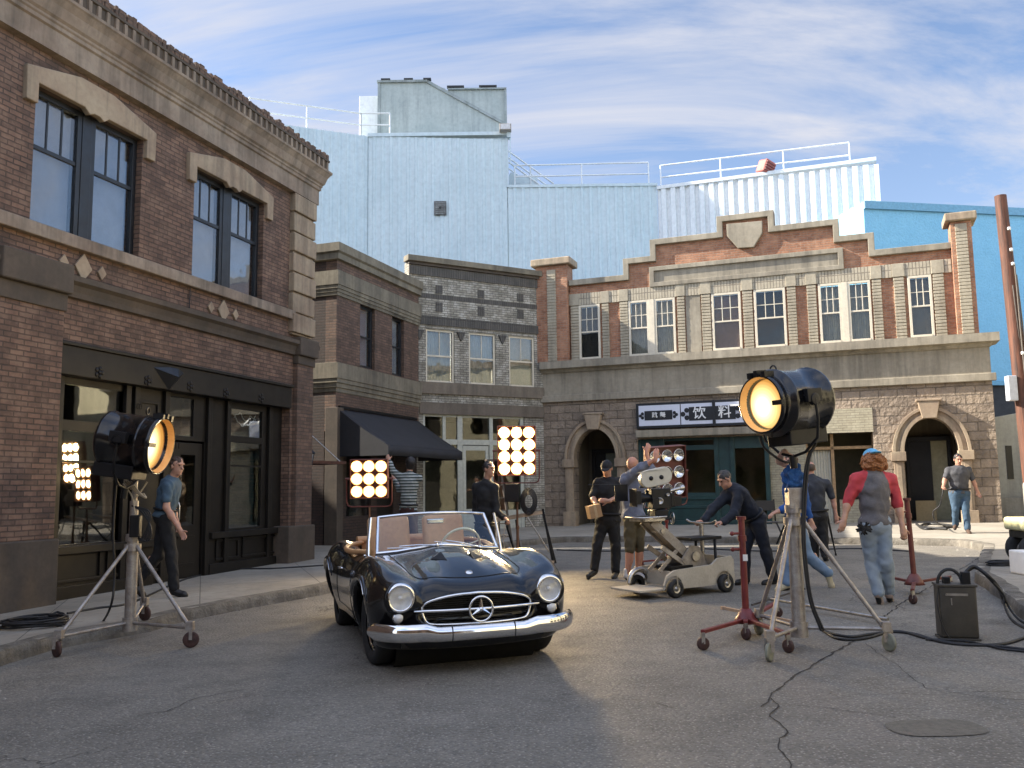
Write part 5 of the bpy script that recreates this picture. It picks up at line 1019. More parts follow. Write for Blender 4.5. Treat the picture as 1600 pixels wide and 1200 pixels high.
# ================================================================ film lights and stands
lampA = emit('lamp_warm', (1, .72, .34), 11); lampB = emit('lamp_core', (1, .86, .60), 60); lampC = emit('lamp_core_bright', (1, .74, .38), 120)
M['lens_glow'] = plain('lens_glow', (.95, .52, .2), .5, .1)  # orange lamp glow is put into the colour of the inner rings
def frame_to(dirv, up=(0, 0, 1)):
    z = Vector(dirv).normalized(); x = Vector(up).cross(z).normalized(); y = z.cross(x); return Matrix((x, y, z)).transposed().to_4x4()
def fresnel_head(par, c, ax, R, Ln, label, Rb=None):
    """big black film spotlight; c centre of the lens ring, ax direction of the beam"""
    h = empty('spotlight', c, 0, label, 'spotlight', 'large black film spotlights'); T = frame_to(ax); k = R/.30; Rb = Rb or R*1.02
    m = MB(); m.lathe([(0, -Ln), (Rb*.84, -Ln), (Rb*.98, -Ln+.03), (Rb*1.0, -Ln+.06), (Rb*.96, -Ln+.075), (Rb*.96, -.17), (Rb*1.0, -.165), (Rb*1.01, -.14), (Rb*.99, -.12), (R*1.04, -.11), (R*1.0, -.05), (R*1.03, -.045), (R*1.03, .0), (R*.97, .005), (R*.95, -.03), (R*.86, -.09)], T, 56)
    m.build('barrel', M['gloss_black'], h)
    MB().lathe([(R*.955, .004), (R*.93, -.03), (R*.87, -.10), (R*.84, -.11)], T, 48).build('lens_ring', M['lens_glow'], h)
    b = NB('fresnel'+label[:4]); t = b.t; v = b.n('ShaderNodeTexCoord'); gr = b.n('ShaderNodeVectorMath', operation='LENGTH'); mpg = b.n('ShaderNodeMapping'); b.l(v.outputs['Object'], mpg.inputs[0]); b.l(mpg.outputs[0], gr.inputs[0])
    cen = T @ Vector((-.08*k, -.02, -.09)); mpg.inputs['Location'].default_value = tuple(-q for q in cen)
    rr = b.math('DIVIDE', gr.outputs[1], R); f = b.rng(rr, .0, .95); colr = b.n('ShaderNodeValToRGB'); b.l(f, colr.inputs[0]); cr = colr.color_ramp; cr.elements[0].color = (1, .93, .72, 1); cr.elements[1].color = (1, .46, .09, 1); e_ = cr.elements.new(.5); e_.color = (1, .78, .34, 1)
    b.bs.inputs['Base Color'].default_value = (.1, .08, .04, 1); b.l(colr.outputs[0], b.bs.inputs['Emission Color']); rings = b.math('ADD', b.math('MULTIPLY', b.math('SINE', b.math('MULTIPLY', rr, 60)), .06), 1)
    b.l(b.math('MULTIPLY', b.rng(f, 0, 1, .95, .22), rings), b.bs.inputs['Emission Strength'])
    MB().lathe([(0, -.085), (R*.4, -.088), (R*.86, -.10)], T, 40).build('lens', b.m, h)
    m = MB(); m.beam(T @ Vector((0, -.0, .0)), T @ Vector((0, 0, .0001)), .001) if False else None
    m.box((R*.62, -.02, -.02), (R*1.05, .02, .02), T) if ax[0] < 0 else m.box((-R*1.05, -.02, -.02), (-R*.55, .02, .02), T)
    for a_ in (1.2, 1.57, 1.9): m.box((R*.98*math.cos(a_)-.02, R*.98*math.sin(a_), -.09), (R*.98*math.cos(a_)+.02, R*.98*math.sin(a_)+.05, .02), T)
    m.build('barn_clip', M['black_metal'], h)
    m = MB(); m.box((-R*.55, -Rb*1.28, -Ln+.0), (R*.55, -Rb*.80, -.17), T); m.build('base_housing', M['black_metal'], h, .01)
    m = MB()
    for s_ in (-1, 1):
        m.tube([T @ Vector(q) for q in ((s_*Rb*1.08, Rb*.02, -Ln*.5), (s_*Rb*1.10, -Rb*.6, -Ln*.5), (s_*Rb*1.0, -Rb*1.1, -Ln*.5), (s_*Rb*.5, -Rb*1.5, -Ln*.5), (0, -Rb*1.62, -Ln*.5))], .013, 8); m.lathe([(.05, -.03), (.05, .01), (0, .01)], T @ Matrix.Translation((s_*Rb*1.08, 0, -Ln*.5)) @ Matrix.Rotation(rad(90), 4, 'Y'), 14)
        m.box((s_*Rb*.98-.05, -.02, -Ln*.5-.09), (s_*Rb*.98+.03, .09, -Ln*.5+.08), T)
    m.cyl(T @ Vector((0, -Rb*1.6, -Ln*.5)), T @ Vector((0, -Rb*1.62-.1, -Ln*.5)), .03, 12); m.build('yoke', M['black_metal'], h, .004)
    m = MB(); m.tube([T @ Vector((.035*math.cos(t), R*1.04+.035+.035*math.sin(t), -.2)) for t in np.linspace(0, 2*math.pi, 13)[:-1]], .007, 6, closed=True)
    m.build('eye_bolt', M['black_metal'], h); return h, T
def caster(m, p, up, r=.075, yaw=0, w=.03):   # wheel touches ground at p
    c = Vector(p)+Vector((0, 0, r)); T = Matrix.Translation(c) @ Matrix.Rotation(yaw, 4, 'Z') @ Matrix.Rotation(rad(90), 4, 'X')
    m.lathe([(0, -w*.7), (r*.3, -w*.7), (r*.5, -w*.4), (r*.8, -w*.5), (r, -w*.35), (r, w*.35), (r*.8, w*.5), (r*.5, w*.4), (r*.3, w*.7), (0, w*.7)], T, 18)
def crank_stand(name, label, cen, feet, htop, mat, cmat, lean=(0, 0), col_r=.055, collar=.62, inner=.035, group='rolling stands', post_bot=.12, cr=.075):
    s = empty(name, (cen[0], cen[1], gz(*cen)), 0, label, 'light stand', group); o = s.location; top_ = Vector((lean[0], lean[1], htop)); 
    m = MB(); a0 = Vector((0, 0, post_bot)); a1 = top_*collar*1.03; m.cyl(a0, a1, col_r, 18); m.cyl(a1, a1+(top_-a1)*.02+Vector((0, 0, .06)), col_r*1.25, 18); m.cyl(a1, top_*.86, inner*1.2, 16); m.cyl(top_*.8, top_, inner*.8, 14); m.cyl(a0-Vector((0, 0, .03)), a0+Vector((0, 0, .10)), col_r*1.3, 18); m.build('column', mat, s)
    cl = top_*collar*.98; 
    for f in feet:
        F_ = Vector((f[0], f[1], f[2] if len(f) > 2 else gz(f[0], f[1])))-o; d_ = Vector((F_.x, F_.y, 0)).normalized(); at = F_+Vector((0, 0, cr*2+.05)); yw = random.uniform(0, 3)
        m = MB(); m.cyl(cl+d_*col_r*1.2, at-d_*.04, .019, 10); m.cyl(a0+d_*col_r+Vector((0, 0, .05)), at-d_*.04+Vector((0, 0, -.02)), .017, 8); m.cbox(at-d_*.02, (.07, .07, .08)); m.cyl(at, at-Vector((0, 0, .06)), .02, 8); lg = m.build('leg', mat, s, .003)
        w = MB(); caster(w, F_, 0, cr, yw); w.build('caster', cmat, lg); w = MB(); q = F_+Vector((0, 0, cr)); nx_ = Vector((-math.sin(yw), math.cos(yw), 0))*.028; w.beam(q+nx_, q+nx_*1.0+Vector((0, 0, cr+.03)), .03, .006); w.beam(q-nx_, q-nx_+Vector((0, 0, cr+.03)), .03, .006); w.build('fork', mat, lg)
    m = MB(); m.cyl(cl+Vector((0, 0, -.05)), cl+Vector((0, 0, .02)), col_r*1.5, 18)
    m.build('collar', mat, s, .004); return s, top_
worn = rough('worn_steel', (.42, .39, .35), (.26, .22, .19), 14, rgh=.45, streak=False, bump=.2); worn.node_tree.nodes['Principled BSDF'].inputs['Metallic'].default_value = .55
dkwheel = plain('rusty_caster', (.06, .028, .022), .7, var=.5, s=30); gwheel = plain('grey_caster', (.20, .20, .15), .6, var=.3)
# left spotlight stand
fl_ = gpt(88, 1027); fr_ = gpt(298, 1012); rr_ = gpt(226, 970, .13); cen = (fl_+fr_+rr_)/3; c_ = gpt(202, 1000)
cen = Vector((c_.x, c_.y, 0)); dA = c_.y; top_z = dpt(200, 748, dA).z-gz(c_.x, c_.y)
sA, tA = crank_stand('crank_stand', 'worn steel rolling crank stand straddling the left kerb, under the left spotlight', (c_.x, c_.y), [tuple(fl_), tuple(fr_), (rr_.x, rr_.y, gz(rr_.x, rr_.y)+.13)], top_z, worn, dkwheel, collar=.59)
hc = dpt(252, 697, dA-.25); fresnel_head(None, hc, (.99, -.07, -.15), 44/1400*hc.y, .58, 'large black spotlight pointing right, lit amber, on the left kerbside stand')
# right spotlight stand
f1 = gpt(1203, 1034); f2 = gpt(1186, 992); f3 = gpt(1390, 1018); c_ = gpt(1250, 1012); dB = c_.y
top_z = dpt(1236, 722, dB).z-gz(c_.x, c_.y); tx = dpt(1236, 722, dB).x-c_.x
sB, tB = crank_stand('crank_stand', 'silver rolling crank stand with cables on the asphalt, under the right spotlight', (c_.x, c_.y), [tuple(f1), tuple(f2), tuple(f3)], top_z, worn, gwheel, lean=(tx, 0), collar=.70, col_r=.058)
hc = dpt(1188, 632, dB-.35); fresnel_head(None, hc, (-.86, -.50, -.10), 45/1400*hc.y, .62, 'large black spotlight pointing left, lit amber, high on the silver stand at right', Rb=54/1400*hc.y)
def wire(name, pts, r, mat, label=None, cat='cable', group=None, parent=None, n=6):
    o = MB().tube(spline(pts, 7), r, n).build(name, mat, parent)
    if label: tag(o, label, cat, group)
    return o
G = lambda u, v, h=.012, dz=0: gpt(u, v, dz)+Vector((0, 0, h))
# cords and wraps hanging on the stands (parts of the stands)
o = sA.location; L_ = lambda u, v, d: dpt(u, v, d)-o
m = MB()
for j in range(3): m.tube(spline([L_(205, 765, dA), L_(196+j*4, 752, dA-.03), L_(214+j*2, 770, dA-.05), L_(228, 778, dA-.02), L_(224-j*3, 771, dA)], 5), .009, 6)
m.tube(spline([L_(192, 756, dA), L_(206, 775, dA-.05), L_(211, 803, dA-.05)], 5), .008, 6); m.tube(spline([L_(230, 753, dA), L_(215, 775, dA-.05), L_(208, 780, dA-.05)], 5), .008, 6)
m.build('rope_tie', plain('rope', (.45, .38, .28), .8), sA)
m = MB()
for j in range(4): m.tube(spline([L_(206, 790, dA-.04), L_(222+j*4, 800, dA-.05), L_(236-j*2, 825, dA-.05), L_(232-j*4, 845, dA-.05), L_(216, 840, dA-.05)], 5), .009, 6)
m.build('cable_loop', M['cable'], sA); m = MB(); m.cbox(L_(212, 822, dA-.08), (.10, .08, .22)); m.build('winch', M['black_metal'], sA, .01)
o = sB.location
m = MB()
for j in range(4): m.tube(spline([L_(1232, 730, dB), L_(1222-j*3, 722, dB-.05), L_(1226, 708-j*2, dB-.08), L_(1240, 714+j*4, dB-.06), L_(1238, 735, dB-.05)], 5), .008, 6)
m.build('rope_tie', plain('rope2', (.50, .33, .27), .8), sB)
b_ = rough('blue_cloth', (.03, .13, .36), (.02, .08, .25), 12, streak=False, bump=1, dist=.02)
bm_ = MB().ell(tuple(L_(1239, 747, dB)), (.085, .08, .13), None, 44, 30).build('blue_wrap', b_, sB); dm = bm_.modifiers.new('d', 'DISPLACE'); tx_ = bpy.data.textures.new('cl', 'CLOUDS'); tx_.noise_scale = .05; dm.texture = tx_; dm.strength = .09
m = MB(); q0 = L_(1229, 762, dB); q1 = L_(1254, 795, dB); m.box((q0.x, -.07, q1.z), (q1.x, .07, q0.z)); m.build('gearbox', worn, sB, .008)
m = MB()
for j in range(2): m.tube(spline([L_(1273, 650, dB-.1), L_(1275, 690, dB-.1), L_(1262+j*3, 715, dB-.1), L_(1256+j*4, 760, dB-.09), L_(1254+j*3, 830, dB-.09), L_(1257+j*3, 880, dB-.09), L_(1266+j*3, 940, dB-.09), L_(1283+j*4, 985, dB-.09)], 6), .011, 7)
m.tube(spline([L_(1187, 682, dB-.2), L_(1195, 700, dB-.15), L_(1218, 718, dB-.1), L_(1236, 724, dB-.05)], 6), .011, 7)
m.build('power_cable', M['cable'], sB)
# cables on the ground
wire('ground_cable', [G(1283, 985), G(1300, 992), G(1330, 997), G(1360, 993), G(1395, 989), G(1430, 993), G(1470, 1005), G(1520, 1010), G(1570, 1008), G(1610, 996), G(1660, 985)], .014, M['cable'], 'thick black cable snaking right from the right stand across the asphalt', group='black cables on the asphalt')
wire('ground_cable', [G(1286, 987), G(1310, 1000), G(1350, 1000), G(1400, 988), G(1450, 1000), G(1500, 1008), G(1560, 1012), G(1640, 1022)], .012, M['cable'], 'thinner black cable looping beside the thick one at the right', group='black cables on the asphalt')
wire('ground_cable', [G(870, 860), G(960, 862), G(1080, 858), G(1200, 862), G(1330, 858), G(1420, 862)], .013, M['cable'], 'black cable lying along the far gutter', group='black cables on the asphalt')
wire('ground_cable', [G(1432, 820, .02, .13), G(1445, 828, .02, .13), G(1470, 826, .02, .13), G(1495, 824, .02, .13), G(1452, 820, .03, .13), G(1440, 826, .04, .13), G(1480, 829, .04, .13)], .03, M['cable'], 'heap of black cable lying in the right arch doorway', group='black cables on the asphalt')
wire('sidewalk_cable', [G(105, 960, .012, .13), G(150, 952, .012, .13), G(205, 943, .012, .13), G(268, 915, .012, .13), G(300, 903, .012, .13), G(360, 891, .012, .13), G(430, 889, .012, .13), G(510, 884, .012, .13)], .013, M['cable'], 'black cable running along the left sidewalk by the shopfront')
cc = gpt(57, 978, .13); pts = []
for i in range(110): t = i*.36; r = .25+.035*math.sin(i*.21)+.02*math.sin(i*1.3); pts.append((cc.x+r*math.cos(t)*1.15, cc.y+r*math.sin(t)*1.1, cc.z+.014+.0006*i+.01*math.sin(i*.5)))
pts += [tuple(G(88, 962, .04, .13)), tuple(G(100, 962, .02, .13))]
tag(MB().tube(pts, .012, 6).build('cable_coil', M['cable']), 'coiled black cable lying on the left sidewalk', 'cable coil')
wire('hanging_cable', [dpt(182, 745, dA), dpt(177, 830, dA), dpt(179, 900, dA), dpt(172, 950, dA), G(150, 983, .02), G(110, 985, .02, .08), G(80, 980, .03, .13)], .012, M['cable'], 'pair of black leads hanging from the left spotlight to the coil', 'cable')
# ---- multi-bulb lights
def bulb_light(name, label, c, w, h, cols, rows, lit, yaw, pitch, mat, stand_pt, hand=True, group='multi bulb film lights', strength=None, roll=0):
    p = empty(name, c, 0, label, 'film light', group); T = Matrix.Rotation(yaw, 4, 'Z') @ Matrix.Rotation(pitch, 4, 'X') @ Matrix.Rotation(roll, 4, 'Y')
    m = MB(); m.box((-w/2, .0, -h/2), (w/2, .10, h/2), T)
    for q in ((-w/2-.012, w/2+.012, h/2, h/2+.014), (-w/2-.012, w/2+.012, -h/2-.014, -h/2)): m.box((q[0], -.07, q[2]), (q[1], .10, q[3]), T)
    for s_ in (-1, 1): m.box((s_*w/2-(.012 if s_ < 0 else 0), -.07, -h/2), (s_*w/2+(.012 if s_ > 0 else 0), .10, h/2), T)
    m.build('housing', mat, p, .004); rr = min(w/cols, h/rows)*(.485 if lit else .43)
    for i in range(cols):
        for j in range(rows):
            x_ = -w/2+w*(i+.5)/cols; z_ = -h/2+h*(j+.5)/rows; TT = T @ Matrix.Translation((x_, 0, z_)) @ Matrix.Rotation(rad(90), 4, 'X')
            bl = MB().lathe([(rr, 0), (rr*1.04, .05), (rr*.98, .055), (rr*.93, .045), (rr*.92, .04)], TT, 22).build('bulb', M['chrome'] if not lit else M['lens_glow'], p)
            MB().lathe([(rr*.92, .045), (rr*.6, .058), (0, .064)], TT, 20).build('lens', lit if lit else M['lens'], bl)
            if lit: MB().lathe([(rr*.93, .047), (rr*.90, .052), (rr*.72, .058), (rr*.70, .050)], TT, 20).build('lamp_rim', M.setdefault('lamp_rim', emit('lamp_rim', (1, .42, .12), 2.2)), bl)
            if not lit: MB().lathe([(rr*.9, .04), (rr*.5, .01), (0, .0)], TT, 20).build('reflector', M['chrome'], bl)
    m = MB(); zb = -h/2-.14; m.tube([T @ Vector(q) for q in [(-w/2-.07, 0, 0), (-w/2-.07, 0, zb+.08), (-w/2-.05, 0, zb+.02), (-w/2, 0, zb), (w/2, 0, zb), (w/2+.05, 0, zb+.02), (w/2+.07, 0, zb+.08), (w/2+.07, 0, 0)]], .011, 8)
    for s_ in (-1, 1): m.cyl(T @ Vector((s_*(w/2+.09), 0, 0)), T @ Vector((s_*(w/2-.01), 0, 0)), .018, 8)
    m.build('yoke', mat, p); bot = T @ Vector((0, 0, zb)); return p, Vector(c)+bot
def light_stand(label, x, y, top_, mat, spread=.45, n=3, a0=.4, rolling=True):
    s = empty('light_stand', (x, y, gz(x, y)), 0, label, 'light stand', 'rolling stands'); h = top_.z-gz(x, y); m = MB(); m.cyl((0, 0, .16), (0, 0, h*.5), .024, 12); m.cyl((0, 0, h*.5), (0, 0, h*.78), .019, 12); m.cyl((0, 0, h*.78), (top_.x-x, top_.y-y, h), .014, 12)
    for z_ in (h*.5, h*.78): m.cyl((0, 0, z_-.03), (0, 0, z_+.02), .032, 12); m.cyl((0, -.03, z_), (0, -.08, z_), .01, 6)
    m.build('column', mat, s)
    for k in range(n):
        a = a0+2*math.pi*k/n; e_ = Vector((spread*math.cos(a), spread*math.sin(a), .0)); m = MB(); m.beam((0, 0, .2), e_+Vector((0, 0, .15)), .035, .025); lg = m.build('leg', mat, s, .003)
        w = MB(); caster(w, e_, 0, .055, a); m.cyl(e_, e_, .01) if False else None; w.build('caster', dkwheel, lg); MB().beam(e_+Vector((0, 0, .06)), e_+Vector((0, 0, .16)), .03).build('fork', mat, lg)
    return s
oxide = plain('oxide_red', (.14, .035, .025), .45, var=.3, s=8); brz = plain('bronze', (.20, .11, .07), .4, .5)
cL = dpt(577, 748, 14.0); lL, b0 = bulb_light('nine_bulb_light', 'lit nine bulb film light behind the left side of the car', cL, .56, .58, 3, 3, emit('lamp_nine', (1, .78, .46), 22), rad(2), rad(4), oxide, None)
light_stand('slim stand behind the left of the car, under the lit nine bulb light', cL.x, cL.y+.05, b0, brz)
cR = dpt(807, 704, 15.0); lR, b0 = bulb_light('twelve_bulb_light', 'brightest twelve bulb film light, in front of the grey brick building', cR, .62, .80, 3, 4, lampC, rad(3), rad(6), oxide, None)
sR = light_stand('stand with hanging cable loops between car and arch, under the brightest light', cR.x, cR.y+.05, b0, brz)
m = MB(); q = dpt(826, 770, 15)-sR.location
for j in range(5): rr = .10+.02*j; m.tube([q+Vector((rr*.75*math.sin(t), -.05+.01*j, -.14-rr*1.2*math.cos(t))) for t in np.linspace(0, 2*math.pi, 17)[:-1]], .012, 6, closed=True)
m.build('cable_loop', M['cable'], sR); m = MB(); q = dpt(800, 770, 15)-sR.location; m.cbox(q, (.24, .18, .3)); m.build('ballast_box', M['black_metal'], sR, .01)
cN = dpt(1040, 738, 14.2); lN, b0 = bulb_light('nine_bulb_light', 'unlit red nine bulb light tilted behind the film camera', cN, .66, .80, 3, 3, None, rad(24), rad(8), oxide, None, roll=rad(-4))
light_stand('red stand behind the film camera, under the unlit red light', cN.x, cN.y+.05, b0, M['red_paint'])
# warm pools thrown by the lit heads
def spot(name, loc, d, e_, ang, par=None, col=(1, .74, .42), size=.25):
    l = bpy.data.lights.new(name, 'SPOT'); l.energy = e_; l.spot_size = ang; l.spot_blend = .7; l.color = col; l.shadow_soft_size = size; o = bpy.data.objects.new(name, l); COL.objects.link(o); o.rotation_euler = (-Vector(d)).to_track_quat('Z', 'Y').to_euler(); o.location = loc; return o
spot('lamp_beam', cR+Vector((0, -.16, 0)), (-.02, -1, -.34), 95, rad(70), col=(1, .66, .34)); spot('lamp_beam', cL+Vector((0, -.16, 0)), (.05, -1, -.15), 25, rad(90))
# ---- red rolling stands
def red_stand(label, cu, cv, feet, topu, topv, mat):
    c = gpt(cu, cv); t_ = dpt(topu, topv, c.y); s = empty('rolling_stand', c, 0, label, 'light stand', 'red rolling stands'); tp = t_-c
    m = MB(); b0_ = Vector((0, 0, .15)); m.tube([b0_, b0_.lerp(tp, .75), tp], [.033, .030, .030], 14); m.cyl(tp, tp+Vector((0, 0, .03)), .045, 14); m.cyl(b0_.lerp(tp, .78), b0_.lerp(tp, .84), .040, 14)
    for f_ in (.7, .86): q = b0_.lerp(tp, f_); m.cyl(q, q+Vector((-.09, -.03, 0)), .012, 8); m.ell(tuple(q+Vector((-.10, -.03, 0))), (.022, .022, .022), n=8, m=6)
    m.build('column', mat, s); m = MB(); m.lathe([(.0, .24), (.045, .24), (.10, .15), (.12, .11), (0, .11)], None, 16); m.build('hub', mat, s)
    for (u, v) in feet:
        F_ = gpt(u, v)-c; d_ = Vector((F_.x, F_.y, 0)); d_.normalize(); m = MB(); m.beam(d_*.05+Vector((0, 0, .14)), F_+Vector((0, 0, .155)), .04, .03); lg = m.build('leg', mat, s, .004); w = MB(); caster(w, F_, 0, .055, random.uniform(0, 3), .035); w.build('caster', dkwheel, lg)
        m = MB(); m.beam(F_+Vector((.0, .022, .055)), F_+Vector((0, .022, .15)), .03, .006); m.beam(F_+Vector((.0, -.022, .055)), F_+Vector((0, -.022, .15)), .03, .006); m.build('fork', M['steel'], lg)
    return s
r1 = red_stand('dark red rolling stand with a white sticker, left of the silver crank stand', 1167, 992, [(1099, 1016), (1232, 1020), (1166, 1000), (1215, 965)], 1158, 812, M['red_paint'])
m = MB(); q = dpt(1163, 871, gpt(1167, 992).y)-r1.location; m.box((q.x-.022, q.y-.036, q.z-.03), (q.x+.022, q.y-.0345, q.z+.03)); m.build('sticker', M['white'], r1)
red_stand('brick red rolling stand beside the man in the raglan shirt', 1430, 928, [(1427, 944), (1385, 920), (1486, 921)], 1417, 782, oxide)
# ---- ballast box
bc = gpt(1500, 1000); bb_ = empty('ballast_box', bc, rad(-14), 'dark olive metal ballast box with looped cables on the asphalt at right', 'ballast'); olive = rough('olive_metal', (.055, .047, .034), (.035, .03, .022), 8, rgh=.5, streak=False, bump=.3)
sbox('case', (-.15, -.04, .02), (.15, .20, .46), .018, olive, bb_); m = MB(); m.box((-.16, -.055, .0), (.16, .215, .02)); m.box((-.16, -.05, .455), (.16, .21, .475)); m.build('trim', olive, bb_, .004)
m = MB(); m.box((-.10, -.045, .38), (.08, -.0405, .40)); m.box((-.06, -.045, .30), (-.05, -.0405, .36)); m.build('latch', M['steel'], bb_)
m = MB(); m.tube([(.10*math.cos(t)-.04, .05, .47+.13*math.sin(t)) for t in np.linspace(0, math.pi, 12)], .014, 8); m.build('handle', M['rubber'], bb_); m = MB(); m.cbox((.09, .06, .52), (.07, .08, .12)); m.cbox((-.06, .10, .50), (.06, .07, .06)); m.build('connector', M['black_metal'], bb_, .008)
m = MB(); m.tube(spline([(-.15, -.02, .45), (-.17, -.05, .3), (-.15, -.06, .15), (-.10, -.07, .03), (-.03, -.07, .015), (.05, -.09, .01)], 5), .006, 6); m.build('cord', M['cable'], bb_)
wire('ground_cable', [bc+Vector((.10, .05, .56)), G(1530, 905, .55) if False else bc+Vector((.2, .05, .62)), bc+Vector((.36, .03, .48)), G(1568, 965, .2), G(1585, 985, .08), G(1640, 1000, .02)], .015, M['cable'], 'black cable arching from the ballast box down to the right', group='black cables on the asphalt')
wire('ground_cable', [bc+Vector((.12, .08, .56)), bc+Vector((.24, .08, .60)), bc+Vector((.42, .06, .40)), G(1575, 965, .14), G(1600, 978, .03), G(1660, 985, .02)], .013, M['cable'], 'second black cable arching beside the first at the ballast box', group='black cables on the asphalt')
wire('ground_cable', [bc+Vector((-.3, .0, .01)), G(1500, 1003), G(1540, 1010), G(1565, 1016), G(1600, 1020), G(1660, 1030)], .011, M['cable'], 'black cable lying flat in front of the ballast box', group='black cables on the asphalt')
# lumber and bars lying by the right stand
def stick(name, a, c, w, mat, label, h=None, rnd=False):
    A_, B_ = gpt(*a), gpt(*c); e_ = empty(name, A_, 0, label, 'bar', 'bars lying under the right stand'); m = MB(); z_ = (h or w/2)
    (m.cyl if rnd else m.beam)(Vector((0, 0, z_)), B_-A_+Vector((0, 0, z_)), w/2 if rnd else w); m.build('shaft', mat, e_); m = MB(); m.cbox((0, 0, z_), (w*1.6, w*1.6, w*1.2)); m.build('end_cap', mat, e_); return e_
stick('timber_bar', (1130, 952), (1250, 976), .03, plain('raw_wood', (.45, .30, .19), .7), 'pale timber bar lying left of the silver stand'); stick('steel_bar', (1202, 944), (1388, 978), .035, M['steel'], 'long shiny steel bar lying behind the silver stand', .06, True); stick('steel_bar', (1256, 925), (1175, 951), .02, plain('dark_bar', (.06, .05, .045), .5), 'short dark bar lying behind the silver stand', .04)
# ---- stepped work frame beside the dark dressed man
wf = gpt(862, 892); fr_e = empty('work_frame', wf, 0, 'open black tubular work frame with a pale top bar right of the car', 'work frame'); o = wf; dW = wf.y; R_ = lambda u, v, d=dW: dpt(u, v, d)-o
m = MB(); m.beam(R_(768, 815, dW+.3), R_(848, 801), .04); m.beam(R_(768, 812, dW+1.0), R_(848, 799, dW+.6), .04); m.build('top_bar', plain('pale_bar', (.5, .38, .26), .5), fr_e)
m = MB(); m.beam(R_(848, 795), R_(866, 890), .035); m.beam(R_(806, 812, dW+.3), R_(814, 872, dW+.3), .03); m.beam(R_(790, 815, dW+.3), R_(803, 860, dW+.9), .03); m.beam(R_(847, 797, dW+.6), R_(868, 880, dW+.7), .03); m.build('leg', M['black_metal'], fr_e)
m = MB(); m.cyl(R_(824, 808), R_(858, 862), .012); m.build('brace', M['steel'], fr_e); m = MB(); m.beam(R_(848, 877), R_(866, 878), .04); m.build('foot_rest', plain('pale_bar2', (.5, .38, .26), .5), fr_e)
m = MB(); q = R_(786, 838, dW+.1)
for j in range(3): m.tube([q+Vector((.055*math.cos(t)*(1+.2*j), .02*j, .035*math.sin(t*1.0+j))) for t in np.linspace(0, 2*math.pi, 12)[:-1]], .007, 6, closed=True)
m.cyl(q, q+Vector((.02, 0, -.2)), .006, 6); m.cyl(q, q+Vector((.06, 0, .22)), .006, 6); m.build('rope_knot', plain('rope3', (.55, .48, .38), .8), fr_e)
# ---- A-frame ladder behind the man
ld = gpt(772, 858); ldr = empty('step_ladder', ld, rad(20), 'dark step ladder standing behind the man in black', 'ladder'); m = MB(); H_ = 1.95
for s_ in (-1, 1): m.beam((s_*.28, -.45, 0), (s_*.14, 0, H_), .05, .025); m.beam((s_*.28, .45, 0), (s_*.14, .03, H_), .04, .02)
m.build('rail', M['brown_trim'], ldr); m = MB()
for k in range(1, 7): f_ = k/7; m.box((-.28+.14*f_, -.45*(1-f_)-.04, H_*f_), (.28-.14*f_, -.45*(1-f_)+.05, H_*f_+.02))
m.box((-.17, -.07, H_), (.17, .12, H_+.03)); m.build('step', M['brown_trim'], ldr)
# ---- camera dolly with its film camera
w1_ = gpt(1052, 934); w2_ = gpt(1131, 925); dr = (w1_-w2_); dr.z = 0; dlen = dr.length; yaw = math.atan2(dr.y, dr.x); nrm_ = Vector((-dr.y, dr.x, 0)).normalized()*-1
if nrm_.y < 0: nrm_ = -nrm_
mid = (w1_+w2_)/2+nrm_*.34; dol = empty('camera_dolly', (0, 0, 0), 0, 'cream camera dolly with scissor arm on four rubber wheels', 'camera dolly'); ground_place(dol, mid.x, mid.y, yaw)
print('dolly', mid, yaw, dlen); cream = rough('cream_paint', (.50, .45, .36), (.40, .355, .28), 5, rgh=.45, streak=False, bump=.1)
hw_ = dlen/2; sgn = 1 if (Matrix.Rotation(-yaw, 3, 'Z') @ nrm_).y < 0 else -1   # near side in local y
wr = .115
m = MB()
def arcprof(): # side plate outline with wheel arches
    lo = [(-hw_-.18, .10)]
    for cx in (-hw_, hw_): lo += [(cx+.15*math.cos(t), wr+.15*math.sin(t)) for t in np.linspace(math.pi*1.03, -.03*math.pi, 10)]
    return lo+[(hw_+.14, .10), (hw_+.15, .16), (hw_+.10, .27), (hw_-.02, .33), (-hw_+.2, .36), (-hw_+.1, .43), (-hw_-.14, .45), (-hw_-.18, .40)]
m.prism(arcprof(), -.36, -.33); m.prism(arcprof(), .33, .36); m.box((-hw_-.17, -.329, .12), (hw_-.1, .329, .30)); m.box((-hw_-.175, -.329, .30), (-hw_-.15, .329, .44)); m.build('chassis', cream, dol, .008)
m = MB(); m.box((-hw_-.14, -.328, .31), (hw_-.2, .328, .32)); m.box((-.05, -.2, .32), (hw_-.1, .2, .36)); m.build('deck', M['black_metal'], dol, .004)
for cx in (-hw_, hw_):
    for s_ in (-1, 1):
        T = Matrix.Translation((cx, s_*.38, wr)) @ Matrix.Rotation(rad(90)*s_*-1, 4, 'X'); w_ = MB().lathe([(.055, -.04), (.085, -.045), (.11, -.035), (wr, -.015), (wr, .015), (.11, .035), (.085, .045), (.055, .04)], T, 26).build('wheel', M['rubber'], dol)
        MB().lathe([(.06, .03), (.055, .042), (.048, .03), (.02, .036), (.018, .05), (0, .05)], T, 20).build('rim', M['steel'], w_); m = MB(); m.beam((cx, s_*.432, wr), (cx, s_*.432, wr+.16), .02, .01); m.build('steering_arm', M['steel'], w_)
m = MB(); m.box((hw_+.05, -.30, .09), (hw_+.48, .30, .115)); m.build('front_platform', cream, dol, .004)
